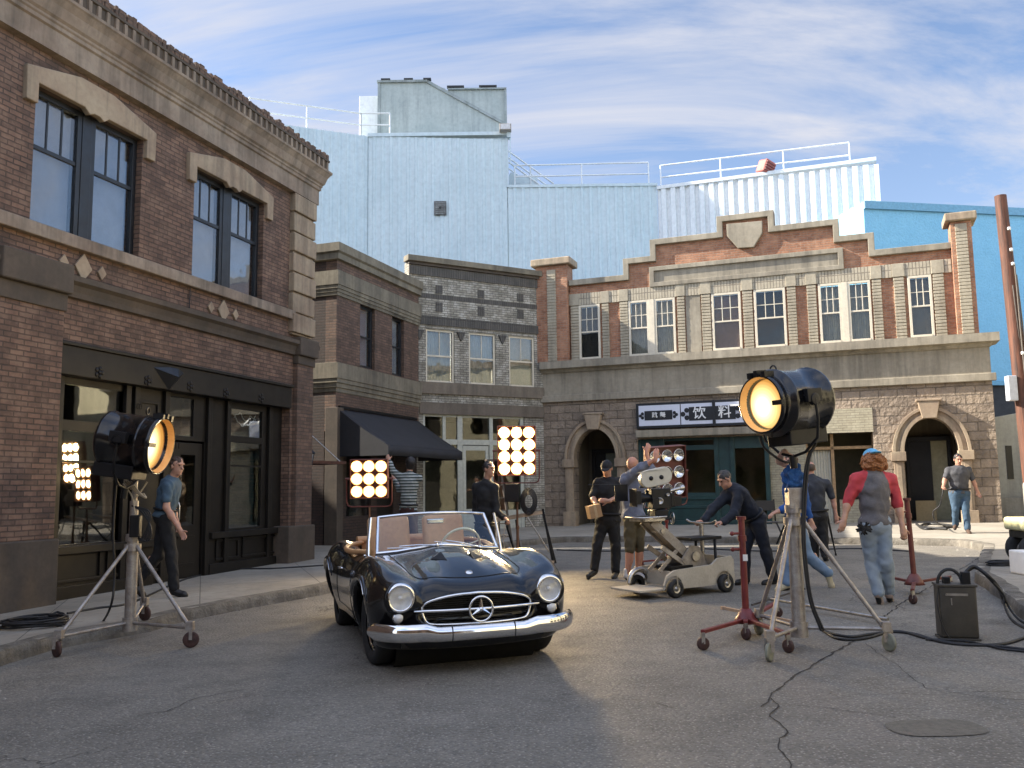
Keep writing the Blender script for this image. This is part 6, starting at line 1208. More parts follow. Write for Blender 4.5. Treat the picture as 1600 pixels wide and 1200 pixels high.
m = MB(); m.tube([(hw_+.02+.16*math.cos(t), sgn*-.30, .12+.18*math.sin(t)) for t in np.linspace(.1, math.pi-.2, 10)], .035, 8); m.build('mudguard', M['steel'], dol)
# scissor arm
m = MB()
for y_ in (-.10, .10): m.beam((-.12, y_, .42), (.50, y_, .93), .03, .12); m.beam((.02, y_*1.4, .36), (.40, y_*1.4, .60), .025, .06); m.beam((.08, y_, .58), (.42, y_, .30), .02, .05)
m.beam((-.12, 0, .42), (.50, 0, .93), .16, .06); m.prism([(-.34, .32), (.0, .32), (.10, .42), (-.06, .60), (-.20, .58)], -.16, -.13); m.prism([(-.34, .32), (.0, .32), (.10, .42), (-.06, .60), (-.20, .58)], .13, .16); m.build('boom_arm', rough('arm_paint', (.42, .37, .29), (.22, .18, .14), 9, rgh=.45, streak=False), dol, .004)
m = MB(); m.cyl((-.12, -.19, .46), (-.12, .19, .46), .06, 18); m.cyl((.36, -.13, .80), (.36, .13, .80), .03, 12); m.cyl((.45, -.1, .90), (.45, .1, .90), .03, 12); m.box((.34, -.16, .93), (.66, .16, .96)); m.tube([(.33, -.18, .98), (.70, -.18, .98), (.70, .18, .98), (.33, .18, .98)], .012, 8); m.build('pivot', M['steel'], dol)
m = MB(); m.cyl((-hw_+.02, 0, .34), (-hw_+.02, 0, .86), .028, 14); m.build('steer_post', M['steel'], dol); m = MB(); m.tube([(-hw_+.02, -.28, .90), (-hw_+.02, -.2, .87), (-hw_+.02, 0, .86), (-hw_+.02, .2, .87), (-hw_+.02, .28, .90)], .014, 8); m.build('handlebar', M['steel'], dol)
m = MB(); m.box((-hw_-.1, -.1, .66), (-.0, .25, .70)); m.cyl((-.2, .1, .34), (-.2, .1, .66), .02, 8); m.cyl((-hw_, .22, .34), (-hw_, .22, .66), .02, 8); m.ell((-hw_+.1, .0, .67), (.16, .13, .035)); m.build('operator_seat', M['black_metal'], dol, .008)
# film camera (rests on the dolly): local x = towards the lens
cq = dpt(1030, 812, mid.y-.05); cam_e = empty('film_camera', cq, math.pi+rad(10), 'black film camera with a cream double film magazine, on the dolly', 'film camera'); print('cam', cq)
bk = M['black_metal']; m = MB(); m.box((-.14, -.09, .14), (.12, .09, .40)); m.box((-.20, -.07, .16), (-.14, .07, .34)); m.box((-.12, -.11, .2), (.0, -.09, .34)); m.build('body', bk, cam_e, .012)
m = MB(); m.cyl((.10, 0, .28), (.20, 0, .28), .055, 20); m.cyl((.20, 0, .28), (.27, 0, .28), .065, 20); m.build('lens', bk, cam_e)
m = MB(); m.box((.26, -.10, .20), (.34, .10, .37)); m.box((.335, -.15, .17), (.345, .15, .40)); m.build('matte_box', bk, cam_e, .004); m = MB(); m.box((-.30, -.10, .18), (-.20, .04, .30)); m.box((.02, -.13, .30), (.14, -.09, .38)); m.box((-.10, -.14, .02), (-.02, -.09, .16)); m.box((.04, .09, .14), (.13, .15, .28)); m.cyl((.0, -.1, .42), (.22, -.1, .42), .012, 8); m.build('accessory_box', bk, cam_e, .008)
fl1 = MB().box((.32, -.30, .24), (.50, -.29, .46)).build('side_flag', bk, cam_e); MB().cyl((.34, -.29, .455), (.86, -.29, .46), .006, 6).build('flag_rod', bk, cam_e)
mg = []
for i in range(24):
    t = 2*math.pi*i/24; cx = .10 if math.cos(t) > 0 else -.10; mg.append((cx+.115*math.cos(t)-.02, .545+.115*math.sin(t)*1.02-(cx*.12)))
mag = MB().prism(mg[::-1], -.06, .06, T=Matrix.Rotation(rad(6), 4, 'Y')).build('magazine', plain('magazine_cream', (.52, .49, .40), .4, var=.08), cam_e, .02)
m = MB(); T = Matrix.Rotation(rad(6), 4, 'Y')
for x_ in (-.085, .055): 
    for s_ in (-1, 1): m.lathe([(.030, 0), (.026, .012), (0, .012)], T @ Matrix.Translation((x_, s_*.0605, .54)) @ Matrix.Rotation(rad(-90)*s_, 4, 'X'), 16)
m.build('hub_cap', bk, mag)
m = MB(); m.cyl((-.12, .05, .36), (-.28, .05, .40), .022, 12); m.cyl((-.28, .05, .40), (-.33, .05, .41), .035, 14); m.build('viewfinder', M['steel'], cam_e); m = MB()
for (x_, z_, r) in ((0.02, .24, .045), (-.09, .32, .022)): m.lathe([(r, 0), (r, .03), (r*.8, .035), (r*.75, .03), (0, .03)], Matrix.Translation((x_, .09, z_)) @ Matrix.Rotation(rad(-90), 4, 'X'), 18); m.lathe([(r, 0), (r, .03), (r*.8, .035), (r*.75, .03), (0, .03)], Matrix.Translation((x_, -.09, z_)) @ Matrix.Rotation(rad(90), 4, 'X'), 18)
m.build('knob', M['steel'], cam_e)
m = MB(); m.box((-.13, -.13, .0), (.13, .13, .03)); m.box((-.09, -.11, .03), (.09, .11, .13)); m.tube([(.0, -.12+.0, .09)]*2, .01) if False else None
m.build('geared_head', bk, cam_e, .01); m = MB()
for (p_, ax_) in (((-.14, .10, .02), 'Y'), ((.02, -.15, .08), 'X')):
    T = Matrix.Translation(p_) @ Matrix.Rotation(rad(90), 4, ax_); m.tube([T @ Vector((.075*math.cos(t), .075*math.sin(t), 0)) for t in np.linspace(0, 2*math.pi, 25)[:-1]], .009, 6, closed=True)
    for k in range(3): m.cyl(T @ Vector((0, 0, 0)), T @ Vector((.075*math.cos(k*2.1), .075*math.sin(k*2.1), 0)), .006, 6)
m.build('hand_wheel', M['steel'], cam_e)
m = MB(); m.tube(spline([(-.15, -.05, .38), (-.2, -.1, .2), (-.1, -.13, .0), (.0, -.12, -.15)], 5), .008, 6); m.tube(spline([(.1, -.1, .3), (.16, -.14, .15), (.06, -.14, -.05)], 5), .006, 6); m.build('cable', M['cable'], cam_e)
# ---- folding chair, barrow with white box, small cream cart at the right edge
fc_ = gpt(1205, 852); fc = empty('folding_chair', fc_, rad(15), 'black folding chair standing behind the man leaning on the dolly', 'chair'); m = MB()
for s_ in (-1, 1): m.beam((s_*.25, -.2, 0), (s_*.25, .2, .5), .025); m.beam((s_*.25, .2, 0), (s_*.25, -.2, .5), .025); m.beam((s_*.25, .2, .45), (s_*.25, .24, .95), .025); m.beam((s_*.25, -.2, .70), (s_*.25, .24, .70), .04, .02)
m.build('frame', M['black_metal'], fc); MB().box((-.25, -.2, .47), (.25, .22, .49)).build('seat', M['canvas'], fc); MB().box((-.25, .215, .72), (.25, .225, .93)).build('backrest', M['canvas'], fc)
gp0 = gpt(1622, 886, .13); cart = empty('utility_cart', gp0, rad(-10), 'small cream engine cart with black wheels cut by the right edge', 'cart'); crm = plain('cream_cart', (.72, .66, .36), .4)
sbox('cowl', (-.20, -.1, .48), (.8, .6, .66), .05, crm, cart); m = MB(); m.box((-.15, -.05, .38), (.75, .55, .478)); m.beam((-.18, -.1, .44), (-.05, -.1, .44), .04); m.build('engine', M['black_metal'], cart, .01)
for (x_, y_) in ((.0, .0), (.6, .0), (.0, .5), (.6, .5)):
    T = Matrix.Translation((x_, y_, .22)) @ Matrix.Rotation(rad(90), 4, 'X'); w_ = MB().lathe([(.10, -.06), (.20, -.07), (.22, -.04), (.22, .04), (.20, .07), (.10, .06)], T, 24).build('wheel', M['rubber'], cart); MB().lathe([(0, -.05), (.10, -.05), (.10, .05), (0, .05)], T, 16).build('rim', M['steel'], w_)
sbox('seat_back', (-.02, .2, .74), (.5, .3, 1.15), .05, plain('seat_taupe', (.27, .24, .20), .6), cart); m = MB(); m.beam((.05, .25, .6), (.05, .25, .8), .03); m.beam((.4, .25, .6), (.4, .25, .8), .03); m.build('seat_strut', M['black_metal'], cart)
gw = gpt(1612, 898, .13); wb_ = empty('white_crate', gw, 0, 'white plastic box on the right sidewalk cut by the frame', 'box'); sbox('shell', (-.14, -.1, 0), (.3, .25, .30), .03, M['white'], wb_); MB().box((-.06, -.104, .14), (.02, -.1005, .19)).build('grip', M['black_metal'], wb_)
cc = gpt(1567, 884, .13); pts = [(cc.x+.16*math.cos(i*.9)*(1+.4*math.sin(i*.37)), cc.y+.13*math.sin(i*.9), cc.z+.012+.0009*i) for i in range(60)]; tag(MB().tube(pts, .011, 6).build('cable_coil', M['cable']), 'tangled dark cables lying on the right sidewalk by the cart', 'cable coil')
# ================================================================ people: implicit figures posed joint by joint
def sines(p, s, seed=0):
    x, y, z = p[..., 0]*s+seed, p[..., 1]*s+seed*1.7, p[..., 2]*s+seed*.6
    return (np.sin(x*1.0+1.7*np.sin(y*.8+z*.5))+np.sin(y*1.3+1.3*np.sin(z*1.1+x*.4))+np.sin(z*1.1+1.9*np.sin(x*.7+y)))/3
class SDF:
    def __init__(s): s.p = []; s.cut = []; s.fold = None
    def cone(s, a, b, r1, r2, k=.025): s.p.append(('c', np.array(a, float), np.array(b, float), r1, r2, k)); return s
    def ell(s, c, r, R=None, k=.03, sub=False): s.p.append(('e', np.array(c, float), np.array(r, float), np.array(R if R is not None else np.eye(3), float), sub, k)); return s
    def plane(s, o, n): s.cut.append((np.array(o, float), np.array(n, float)/np.linalg.norm(n))); return s   # keeps the side the normal points away from
    def mesh(s, name, h, mat, parent, it=0):
        lo, hi = np.full(3, 9.), np.full(3, -9.)
        for q in s.p:
            if q[0] == 'c': rr = max(q[3], q[4]); lo = np.minimum(lo, np.minimum(q[1], q[2])-rr); hi = np.maximum(hi, np.maximum(q[1], q[2])+rr)
            elif not q[4]: rr = q[2].max(); lo = np.minimum(lo, q[1]-rr); hi = np.maximum(hi, q[1]+rr)
        lo -= .03; hi += .03; n = np.ceil((hi-lo)/h).astype(int)+1; F = np.full(n, .25, np.float32); ax = [lo[i]+h*np.arange(n[i]) for i in range(3)]; mg = .05
        for q in s.p:
            if q[0] == 'c': rr = max(q[3], q[4])+mg; a, b = np.minimum(q[1], q[2])-rr, np.maximum(q[1], q[2])+rr
            else: rr = q[2].max()+mg; a, b = q[1]-rr, q[1]+rr
            i0 = np.clip(((a-lo)/h).astype(int), 0, n-1); i1 = np.clip(((b-lo)/h).astype(int)+2, 1, n)
            P = np.stack(np.meshgrid(*[ax[i][i0[i]:i1[i]] for i in range(3)], indexing='ij'), -1); sl = tuple(slice(i0[i], i1[i]) for i in range(3))
            if q[0] == 'c':
                ba = q[2]-q[1]; pa = P-q[1]; t = np.clip(pa@ba/max(ba@ba, 1e-9), 0, 1); d = np.linalg.norm(pa-t[..., None]*ba, axis=-1)-(q[3]*(1-t)+q[4]*t); F[sl] = smin(F[sl], d, q[5])
            else:
                u = (P-q[1])@q[3].T; k0 = np.linalg.norm(u/q[2], axis=-1); k1 = np.linalg.norm(u/q[2]**2, axis=-1)+1e-6; d = k0*(k0-1)/k1; F[sl] = smax(F[sl], -d, q[5]) if q[4] else smin(F[sl], d, q[5])
        if s.cut or s.fold:
            P = np.stack(np.meshgrid(*ax, indexing='ij'), -1)
            if s.fold: F = F+s.fold(P).astype(np.float32)
            for o, nn in s.cut: F = np.maximum(F, (P-o)@nn)
        V, Fc = surfnet(F, lo, h)
        if len(V) == 0: return None
        return np_mesh(name, V, Fc, mat, parent)
def uv_(v): v = np.array(v, float); return v/np.linalg.norm(v)
def basis(lat, up):   # rows: lateral, front, up
    up = uv_(up); lat = np.array(lat, float); lat = uv_(lat-up*(lat@up)); fr = np.cross(up, lat); return np.array([lat, fr, up])
def hand(S, w, d, n, side, curl=.5, grip=False):
    """palm, four bent fingers of unequal length and a thumb leaving the side of the palm"""
    d = uv_(d); n = np.array(n, float); n = uv_(n-d*(n@d)); l = np.cross(d, n)*side
    S.ell(w+d*.055, (.040, .017, .052), np.array([l, n, d]), .012); S.cone(w-d*.02, w+d*.03, .026, .024, .02)
    for i, (o, ln) in enumerate(((.030, .068), (.011, .078), (-.009, .073), (-.027, .058))):
        r = w+d*(.098-.004*abs(i-1))+l*o; c1 = curl*(.9+.1*i); d1 = d*math.cos(c1)-n*math.sin(c1); c2 = curl*2.1; d2 = d*math.cos(c2)-n*math.sin(c2)
        m1 = r+d1*ln*.5; S.cone(r-d*.02, m1, .0098, .0090, .006); S.cone(m1, m1+d2*ln*.5, .0088, .0075, .004)
    r = w+d*.030+l*.030; td = uv_(l*.75+d*.75-n*.35); S.cone(r-l*.01, r+td*.038, .0125, .0105, .008); S.cone(r+td*.038, r+td*.038+uv_(td-n*.5*curl+d*.2)*.032, .0102, .0085, .004)
SK = {}
def skin(c): 
    k = str(c)
    if k not in SK:
        b = NB('skin'); cv = b.co(); a = b.noise(cv, 25, 3); SK[k] = b.done(b.mix(b.rng(a, .3, .7), c, tuple(x*.86 for x in c)), .5, Subsurface_Weight=.08)
    return SK[k]
def cloth(name, c, v=.22, s=9, r=.85): return plain(name, c, r, var=v, s=s, bump=.15)
def person(label, d0, J, hf, skinc=(.50, .27, .18), shirt=None, pants=None, shoe=None, hair=None, sleeve=.55, hem=-.02, pant_cut=.97, lat=None, loose=.005, B=1.0, curls=(.45, .45), hn=((0, 1, 0), (0, 1, 0)), hd=(None, None), cap=None, hairstyle='short', group=None, collar=None, raglan=None, belt=True, shorts=False, grounded=None):
    """J: joints as (u, v, depth offset); nek hed pel, s/e/w = shoulder elbow wrist, h/k/a/t = hip knee ankle toe, index 0 = picture left"""
    Wd = {k: dpt(u, v, d0+dy) for k, (u, v, dy) in J.items()}
    foot = min((Wd[k] for k in ('a0', 'a1')), key=lambda q: q.z); base = Vector(((Wd['a0'].x+Wd['a1'].x)/2, d0, 0)); base.z = min(Wd['a0'].z, Wd['a1'].z)-.085 if grounded is None else gz(base.x, base.y)+grounded
    root = empty('person', base, 0, label, 'person', group or 'film crew at work'); K = {k: np.array(v-base) for k, v in Wd.items()}
    # keep feet on the ground
    up_t = K['nek']-K['pel']; latv = np.array(lat, float) if lat is not None else K['s1']-K['s0']; Rt = basis(latv, up_t); fr = Rt[1]*(1 if Rt[1]@np.array(J_front, float) > 0 else -1) if False else Rt[1]
    hfv = uv_(hf); hup = uv_(np.array([0, 0, 1.])-hfv*hfv[2]+0*hfv); hl_ = np.cross(hfv, hup); Rh = np.array([hl_, hfv, hup]); H = K['hed']
    che = K['nek']*.70+K['pel']*.30; abd = K['nek']*.36+K['pel']*.64
    def torso(S, g=0.):
        S.ell(K['pel'], (.158*B+g, .112*B+g, .125+g), Rt); S.ell(abd, (.140*B+g, .104*B+g, .17+g), Rt, .05); S.ell(che, (.165*B+g, .118*B+g, .19+g), Rt, .05)
        for i in '01': S.cone(K['nek']-Rt[2]*.045, K['s'+i], .055+g, .052+g, .04)
    # body: one continuous skin surface
    S = SDF(); torso(S, -.014); S.cone(K['nek']-Rt[2]*.05, H-Rh[2]*.05, .056, .054, .03)
    S.ell(H+Rh[2]*.022-Rh[1]*.012, (.076, .094, .093), Rh, .02); S.ell(H-Rh[2]*.055+Rh[1]*.028, (.054, .058, .062), Rh, .03); S.cone(H+Rh[1]*.082+Rh[2]*.012, H+Rh[1]*.108-Rh[2]*.026, .010, .0155, .008)
    S.cone(H+Rh[1]*.076-Rh[2]*.062-Rh[0]*.018, H+Rh[1]*.076-Rh[2]*.062+Rh[0]*.018, .011, .011, .006); S.ell(H+Rh[1]*.068-Rh[2]*.100, (.024, .018, .018), Rh, .02); S.cone(H+Rh[1]*.080+Rh[2]*.035-Rh[0]*.04, H+Rh[1]*.080+Rh[2]*.035+Rh[0]*.04, .010, .010, .012)
    for s_ in (-1, 1):
        S.ell(H+Rh[0]*.079*s_-Rh[1]*.005-Rh[2]*.01, (.010, .020, .032), Rh, .006); S.ell(H+Rh[0]*.032*s_+Rh[1]*.096+Rh[2]*.012, (.016, .014, .011), Rh, .006, sub=True)
    for i in '01':
        S.cone(K['s'+i], K['e'+i], .052, .040); S.cone(K['e'+i], K['w'+i], .042, .027); S.ell(K['e'+i]*.65+K['w'+i]*.35, (.040, .040, .05), None, .03)
        d_ = uv_(K['w'+i]-K['e'+i]) if hd[int(i)] is None else uv_(hd[int(i)]); hand(S, K['w'+i], d_, hn[int(i)], 1 if i == '0' else -1, curls[int(i)])
        lk = 1 if shorts else .72
        S.cone(K['h'+i], K['k'+i], .085*lk, .055*lk); S.cone(K['k'+i], K['a'+i], .055*lk, .037*lk); S.ell(K['k'+i]*.68+K['a'+i]*.32-Rt[1]*.018*lk, (.052*lk, .055*lk, .11), None, .03); S.cone(K['a'+i], K['a'+i]*.5+K['t'+i]*.5, .026, .018)
    S.mesh('body', .0085, skin(skinc), root)
    # eyes
    m = MB()
    for s_ in (-1, 1): m.ell(tuple(H+Rh[0]*.031*s_+Rh[1]*.080+Rh[2]*.013), (.011, .011, .008), n=8, m=6)
    m.build('eye', plain('eye_dark', (.03, .02, .015), .2), root)
    rs = random.uniform(0, 9)
    # shirt
    if shirt:
        S = SDF(); g = .016+loose; torso(S, g); up_ = Rt[2]
        S.cone(K['nek']-Rt[2]*.05, K['nek']+Rt[2]*.01, .068+loose*.5, .066, .02)
        for i in '01':
            if sleeve <= 1: S.cone(K['s'+i], K['s'+i]*(1-sleeve)+K['e'+i]*sleeve, .064+loose, .062+loose*1.2-.008*sleeve)
            else:
                t = sleeve-1; S.cone(K['s'+i], K['e'+i], .064+loose, .052+loose); S.cone(K['e'+i], K['e'+i]*(1-t)+K['w'+i]*t, .052+loose, .042+loose*.8)
        S.fold = lambda P: .008*sines(P*np.array([1, 1, 1.5]), 24, rs)+.0055*sines(P*np.array([1, 1, .5]), 58, rs)
        S.plane(K['pel']+up_*hem, -up_)
        ms = [shirt]
        o_ = S.mesh('shirt', .0105, shirt, root)
        if raglan:   # sleeves and yoke in a second colour
            o_.data.materials.append(raglan); me = o_.data; co = np.zeros(len(me.polygons)*3); me.polygons.foreach_get('center', co); co = co.reshape(-1, 3); u = (co-K['nek'])@Rt.T
            arm = (np.abs(u[:, 0]) > .085+.36*np.clip(-u[:, 2], 0, 1)) & (u[:, 2] > -.30) | (np.abs(u[:, 0]) > .185) & (u[:, 2] > -.55); me.polygons.foreach_set('material_index', arm.astype(np.int32))
    S = SDF(); g = .014
    if pants:
        S.ell(K['pel'], (.158*B+g+.004, .112*B+g+.004, .125+g), Rt)
        for i in '01':
            S.cone(K['h'+i], K['k'+i], .098*B, .072)
            if shorts: pass
            else: q = K['k'+i]*(1-pant_cut)+K['a'+i]*pant_cut; S.cone(K['k'+i], q, .071, .058); S.cone(K['k'+i], q, .069, .060)
        S.fold = lambda P: .006*sines(P, 22, rs+3)+.0065*sines(P*np.array([.9, .9, .8]), 50, rs)
        S.plane(K['pel']+Rt[2]*.10, Rt[2])
        if shorts:
            for i in '01': pass
        S.mesh('shorts' if shorts else 'trousers', .0105, pants, root)
    if belt:
        m = MB(); c = K['pel']+Rt[2]*.085; m.tube([c+Rt[0]*(.158*B+.026)*math.cos(t)+Rt[1]*(.112*B+.024)*math.sin(t) for t in np.linspace(0, 2*math.pi, 25)[:-1]], .017, 6, closed=True); m.build('belt', M['black_metal'], root)
    for i in '01':
        S = SDF(); a, t = K['a'+i], K['t'+i]; dn = np.array([0, 0, 1.]); dt = uv_(t-a); per = np.cross(dt, np.array([1., 0, 0]) if abs(dt[0]) < .8 else np.array([0, 1., 0])); 
        heel = a-dt*.02; S.cone(heel+(0, 0, .03), heel-(0, 0, .035), .045, .042); S.cone(heel-(0, 0, .035), t, .043, .036, .02); S.cone(t, t+dt*.02, .038, .032)
        sh_o = S.mesh('shoe', .0095, shoe, root)
        S = SDF(); S.cone(heel-(0, 0, .062), t-(0, 0, .024), .034, .028, .02); S.cone(t-(0, 0, .024), t+dt*.03-(0, 0, .024), .028, .024); S.mesh('sole', .0095, M['rubber'], sh_o)
    if hair:
        S = SDF()
        if hairstyle == 'short': S.ell(H+Rh[2]*.028-Rh[1]*.018, (.081, .097, .094), Rh); S.plane(H+Rh[1]*.060+Rh[2]*.04, Rh[1]*.8-Rh[2]*.75); S.plane(H-Rh[2]*.05, -Rh[2]); S.plane(H-Rh[2]*.012+Rh[1]*.005, Rh[1]*.55-Rh[2]*.8); S.fold = lambda P: .009*sines(P*np.array([1, 1, .7]), 85, rs)
        elif hairstyle == 'crop': S.ell(H+Rh[2]*.022-Rh[1]*.018, (.080, .093, .092), Rh); S.plane(H+Rh[1]*.02+Rh[2]*.03, Rh[1]*.85-Rh[2]*.5); S.plane(H+Rh[2]*.045, Rh[2]*.9+Rh[1]*.2); S.plane(H-Rh[2]*.05, -Rh[2])
        elif hairstyle == 'curly': S.ell(H-Rh[2]*.025-Rh[1]*.03, (.125, .120, .095), Rh); S.ell(H-Rh[2]*.085-Rh[1]*.045, (.145, .09, .065), Rh, .04); S.plane(H+Rh[1]*.055, Rh[1]); S.fold = lambda P: .013*sines(P, 75, rs)+.010*sines(P, 150, rs+2)
        elif hairstyle == 'bob': S.ell(H+Rh[2]*.02-Rh[1]*.018, (.092, .105, .10), Rh); S.ell(H-Rh[2]*.06-Rh[1]*.04, (.085, .07, .07), Rh, .03); S.plane(H+Rh[1]*.062, Rh[1]); S.fold = lambda P: .004*sines(P, 90, rs)
        if hairstyle == 'curly': S.fold = lambda P: .020*sines(P, 60, rs)+.012*sines(P, 170, rs+2)
        S.mesh('hair', .006, hair, root)
    if cap:
        S = SDF(); S.ell(H+Rh[2]*.035-Rh[1]*.008, (.092, .107, .090), Rh); S.plane(H+Rh[2]*.024, -Rh[2]); c_ = S.mesh('cap', .006, cap, root)
        S = SDF(); S.ell(H+Rh[2]*.042+Rh[1]*.105*(1 if hairstyle != 'curly' else -1), (.068, .085, .010), Rh); S.mesh('brim', .006, cap, c_)
    root['K'] = 0; del root['K']; return root, K, Rt, Rh
def C(*a): return a
navy = cloth('navy_cloth', (.012, .015, .024)); blackc = cloth('black_cloth', (.010, .010, .011)); denim = rough('denim', (.13, .21, .33), (.20, .28, .38), 5, rgh=.85, streak=False, bump=.2); darkdenim = rough('dark_denim', (.03, .065, .11), (.05, .09, .14), 5, streak=False, bump=.2)
bshoe = cloth('black_leather', (.012, .011, .010), r=.5); brown_h = plain('brown_hair', (.055, .03, .018), .6, var=.4, s=60, bump=.5); dark_h = plain('dark_hair', (.018, .014, .012), .55, var=.4, s=60, bump=.5)
# 1 man walking along the left sidewalk
d = gpt(262, 932, .13).y
person('man in a blue grey T-shirt striding right along the left sidewalk', d, dict(nek=C(268, 750, .0), hed=C(277, 728, -.02), pel=C(257, 806, 0), s0=C(262, 759, -.17), s1=C(270, 760, .17), e0=C(260, 793, -.22), e1=C(270, 794, .2), w0=C(281, 828, -.25), w1=C(276, 815, .15), h0=C(259, 813, -.08), h1=C(257, 813, .08), k0=C(268, 868, -.08), k1=C(247, 868, .08), a0=C(272, 919, -.08), a1=C(212, 912, .08), t0=C(288, 929, -.09), t1=C(223, 929, .08)),
    (.85, -.5, -.15), shirt=cloth('slate_tee', (.055, .095, .135)), pants=blackc, shoe=bshoe, hair=brown_h, lat=(0, -1, 0), hn=((0, 1, 0), (0, 1, 0)), sleeve=.6)
# 2 striped jumper under the awning
b = NB('striped_knit'); v = b.co(); q = b.n('ShaderNodeSeparateXYZ'); b.l(v, q.inputs[0]); st_ = b.math('GREATER_THAN', b.math('SINE', b.math('MULTIPLY', q.outputs[2], 115)), .1); stripes = b.done(b.mix(st_, (.36, .38, .36), (.035, .05, .045)), .9)
d = 16.6
person('person in a striped jumper reaching up under the black awning', d, dict(nek=C(640, 741, 0), hed=C(641, 723, .02), pel=C(638, 796, 0), s0=C(626, 746, .02), s1=C(654, 747, 0), e0=C(615, 737, .1), e1=C(624, 765, .28), w0=C(608, 720, .2), w1=C(617, 750, .40), h0=C(632, 803, 0), h1=C(645, 803, 0), k0=C(631, 840, 0), k1=C(647, 840, 0), a0=C(630, 872, 0), a1=C(648, 872, 0), t0=C(629, 877, .15), t1=C(649, 877, .15)),
    (-.3, .8, .35), shirt=stripes, pants=cloth('maroon_cloth', (.05, .018, .015)), shoe=bshoe, hair=dark_h, hairstyle='bob', sleeve=1.9, B=.92, hn=((0, -1, 0), (0, 0, -1)), lat=(-1, 0, 0))
# 3 man in black beside the bright light
d = 14.3
person('man in a black sweater standing between the car and the brightest light', d, dict(nek=C(760, 752, 0), hed=C(764, 733, -.02), pel=C(758, 826, 0), s0=C(745, 762, .05), s1=C(772, 762, -.1), e0=C(744, 800, .12), e1=C(775, 799, -.12), w0=C(752, 826, .02), w1=C(788, 809, -.2), h0=C(753, 832, .03), h1=C(765, 832, -.02), k0=C(753, 868, 0), k1=C(768, 868, 0), a0=C(753, 905, 0), a1=C(770, 905, 0), t0=C(762, 911, -.1), t1=C(781, 911, -.1)),
    (.75, -.6, -.05), skinc=(.40, .22, .15), shirt=blackc, pants=blackc, shoe=bshoe, hair=dark_h, sleeve=1.85, lat=(-.8, .5, 0), loose=.008, curls=(.5, 1.1), hn=((0, 1, 0), (0, 0, 1)))
# 4 man with a cap carrying a carton
d = gpt(945, 903).y
rB, K, _, _ = person('man in black with a black cap carrying a small brown carton', d, dict(nek=C(951, 748, 0), hed=C(948, 732, -.05), pel=C(950, 812, 0), s0=C(934, 755, 0), s1=C(967, 754, 0), e0=C(926, 777, -.02), e1=C(971, 774, -.04), w0=C(931, 789, -.20), w1=C(951, 783, -.24), h0=C(942, 817, 0), h1=C(958, 817, 0), k0=C(933, 852, -.05), k1=C(962, 853, 0), a0=C(929, 889, -.05), a1=C(962, 893, 0), t0=C(920, 899, -.18), t1=C(959, 902, -.14)),
    (-.25, -.85, -.45), shirt=blackc, pants=blackc, shoe=bshoe, hair=dark_h, cap=blackc, lat=(1, 0, 0) if False else (-1, 0, 0), B=1.08, sleeve=.9, hn=((0, 0, 1), (0, -1, 0)), hd=((-.2, -.4, -.6), (-.9, -.2, .1)), curls=(.7, .6))
cb2 = empty('carton', dpt(928, 799, d-.30), rad(18), 'small brown cardboard carton held by the man in the black cap', 'box'); T = Matrix.Rotation(rad(-12), 4, 'Y'); card = rough('cardboard', (.44, .28, .14), (.36, .22, .11), 6, streak=False, bump=.1)
MB().box((-.095, -.07, -.095), (.095, .07, .095), T).build('carton_body', card, cb2, .004); MB().box((-.02, -.072, -.096), (.02, .072, .097), T).build('tape', plain('tape', (.5, .36, .2), .3), cb2)
# 5 bald operator in shorts
d = 12.75
rO, K, _, _ = person('bald man in a grey hoodie and olive shorts working at the film camera', d, dict(nek=C(990, 743, 0), hed=C(989, 726, 0), pel=C(990, 808, 0), s0=C(977, 750, -.10), s1=C(1003, 748, .06), e0=C(1003, 730, -.30), e1=C(1016, 731, .10), w0=C(1024, 718, -.42), w1=C(1010, 708, .12), h0=C(985, 815, -.03), h1=C(998, 815, .03), k0=C(984, 858, -.05), k1=C(999, 857, .04), a0=C(981, 897, -.05), a1=C(997, 893, .05), t0=C(990, 905, -.10), t1=C(1006, 900, 0)),
    (.55, .75, .28), skinc=(.52, .25, .16), shirt=rough('grey_hoodie', (.20, .22, .28), (.12, .13, .17), 7, streak=False), pants=cloth('olive_cloth', (.085, .068, .035)), shoe=cloth('white_trainer', (.6, .58, .55)), hair=None, lat=(-.8, -.6, 0) if False else (-.75, .65, 0), sleeve=1.35, loose=.015, shorts=True, hn=((0, -1, 0), (0, -1, 0)), hd=((.15, 0, 1), (.3, 0, .9)), curls=(.4, .5), belt=False)
# 6 man leaning on the handlebar
d = 12.35
person('man in a navy jacket leaning forward on the dolly handlebar', d, dict(nek=C(1141, 762, -.05), hed=C(1132, 749, -.12), pel=C(1180, 812, .05), s0=C(1134, 776, -.02), s1=C(1155, 770, -.18), e0=C(1112, 797, -.10), e1=C(1147, 803, -.30), w0=C(1099, 815, -.20), w1=C(1129, 817, -.38), h0=C(1176, 818, .1), h1=C(1185, 818, -.05), k0=C(1165, 858, .05), k1=C(1197, 862, -.05), a0=C(1165, 903, .05), a1=C(1208, 903, 0), t0=C(1153, 910, 0), t1=C(1195, 911, -.05)),
    (-.80, -.35, -.55), shirt=navy, pants=navy, shoe=bshoe, hair=plain('grey_hair', (.045, .042, .04), .6, var=.5, s=70, bump=.5), lat=(-.45, -.9, 0) if False else (.3, -.9, 0), sleeve=1.92, loose=.012, hem=-.04, curls=(1.2, 1.2), hn=((0, 0, 1), (0, 0, 1)), hd=((-.9, -.2, .05), (-.9, -.2, .05)), B=1.05)
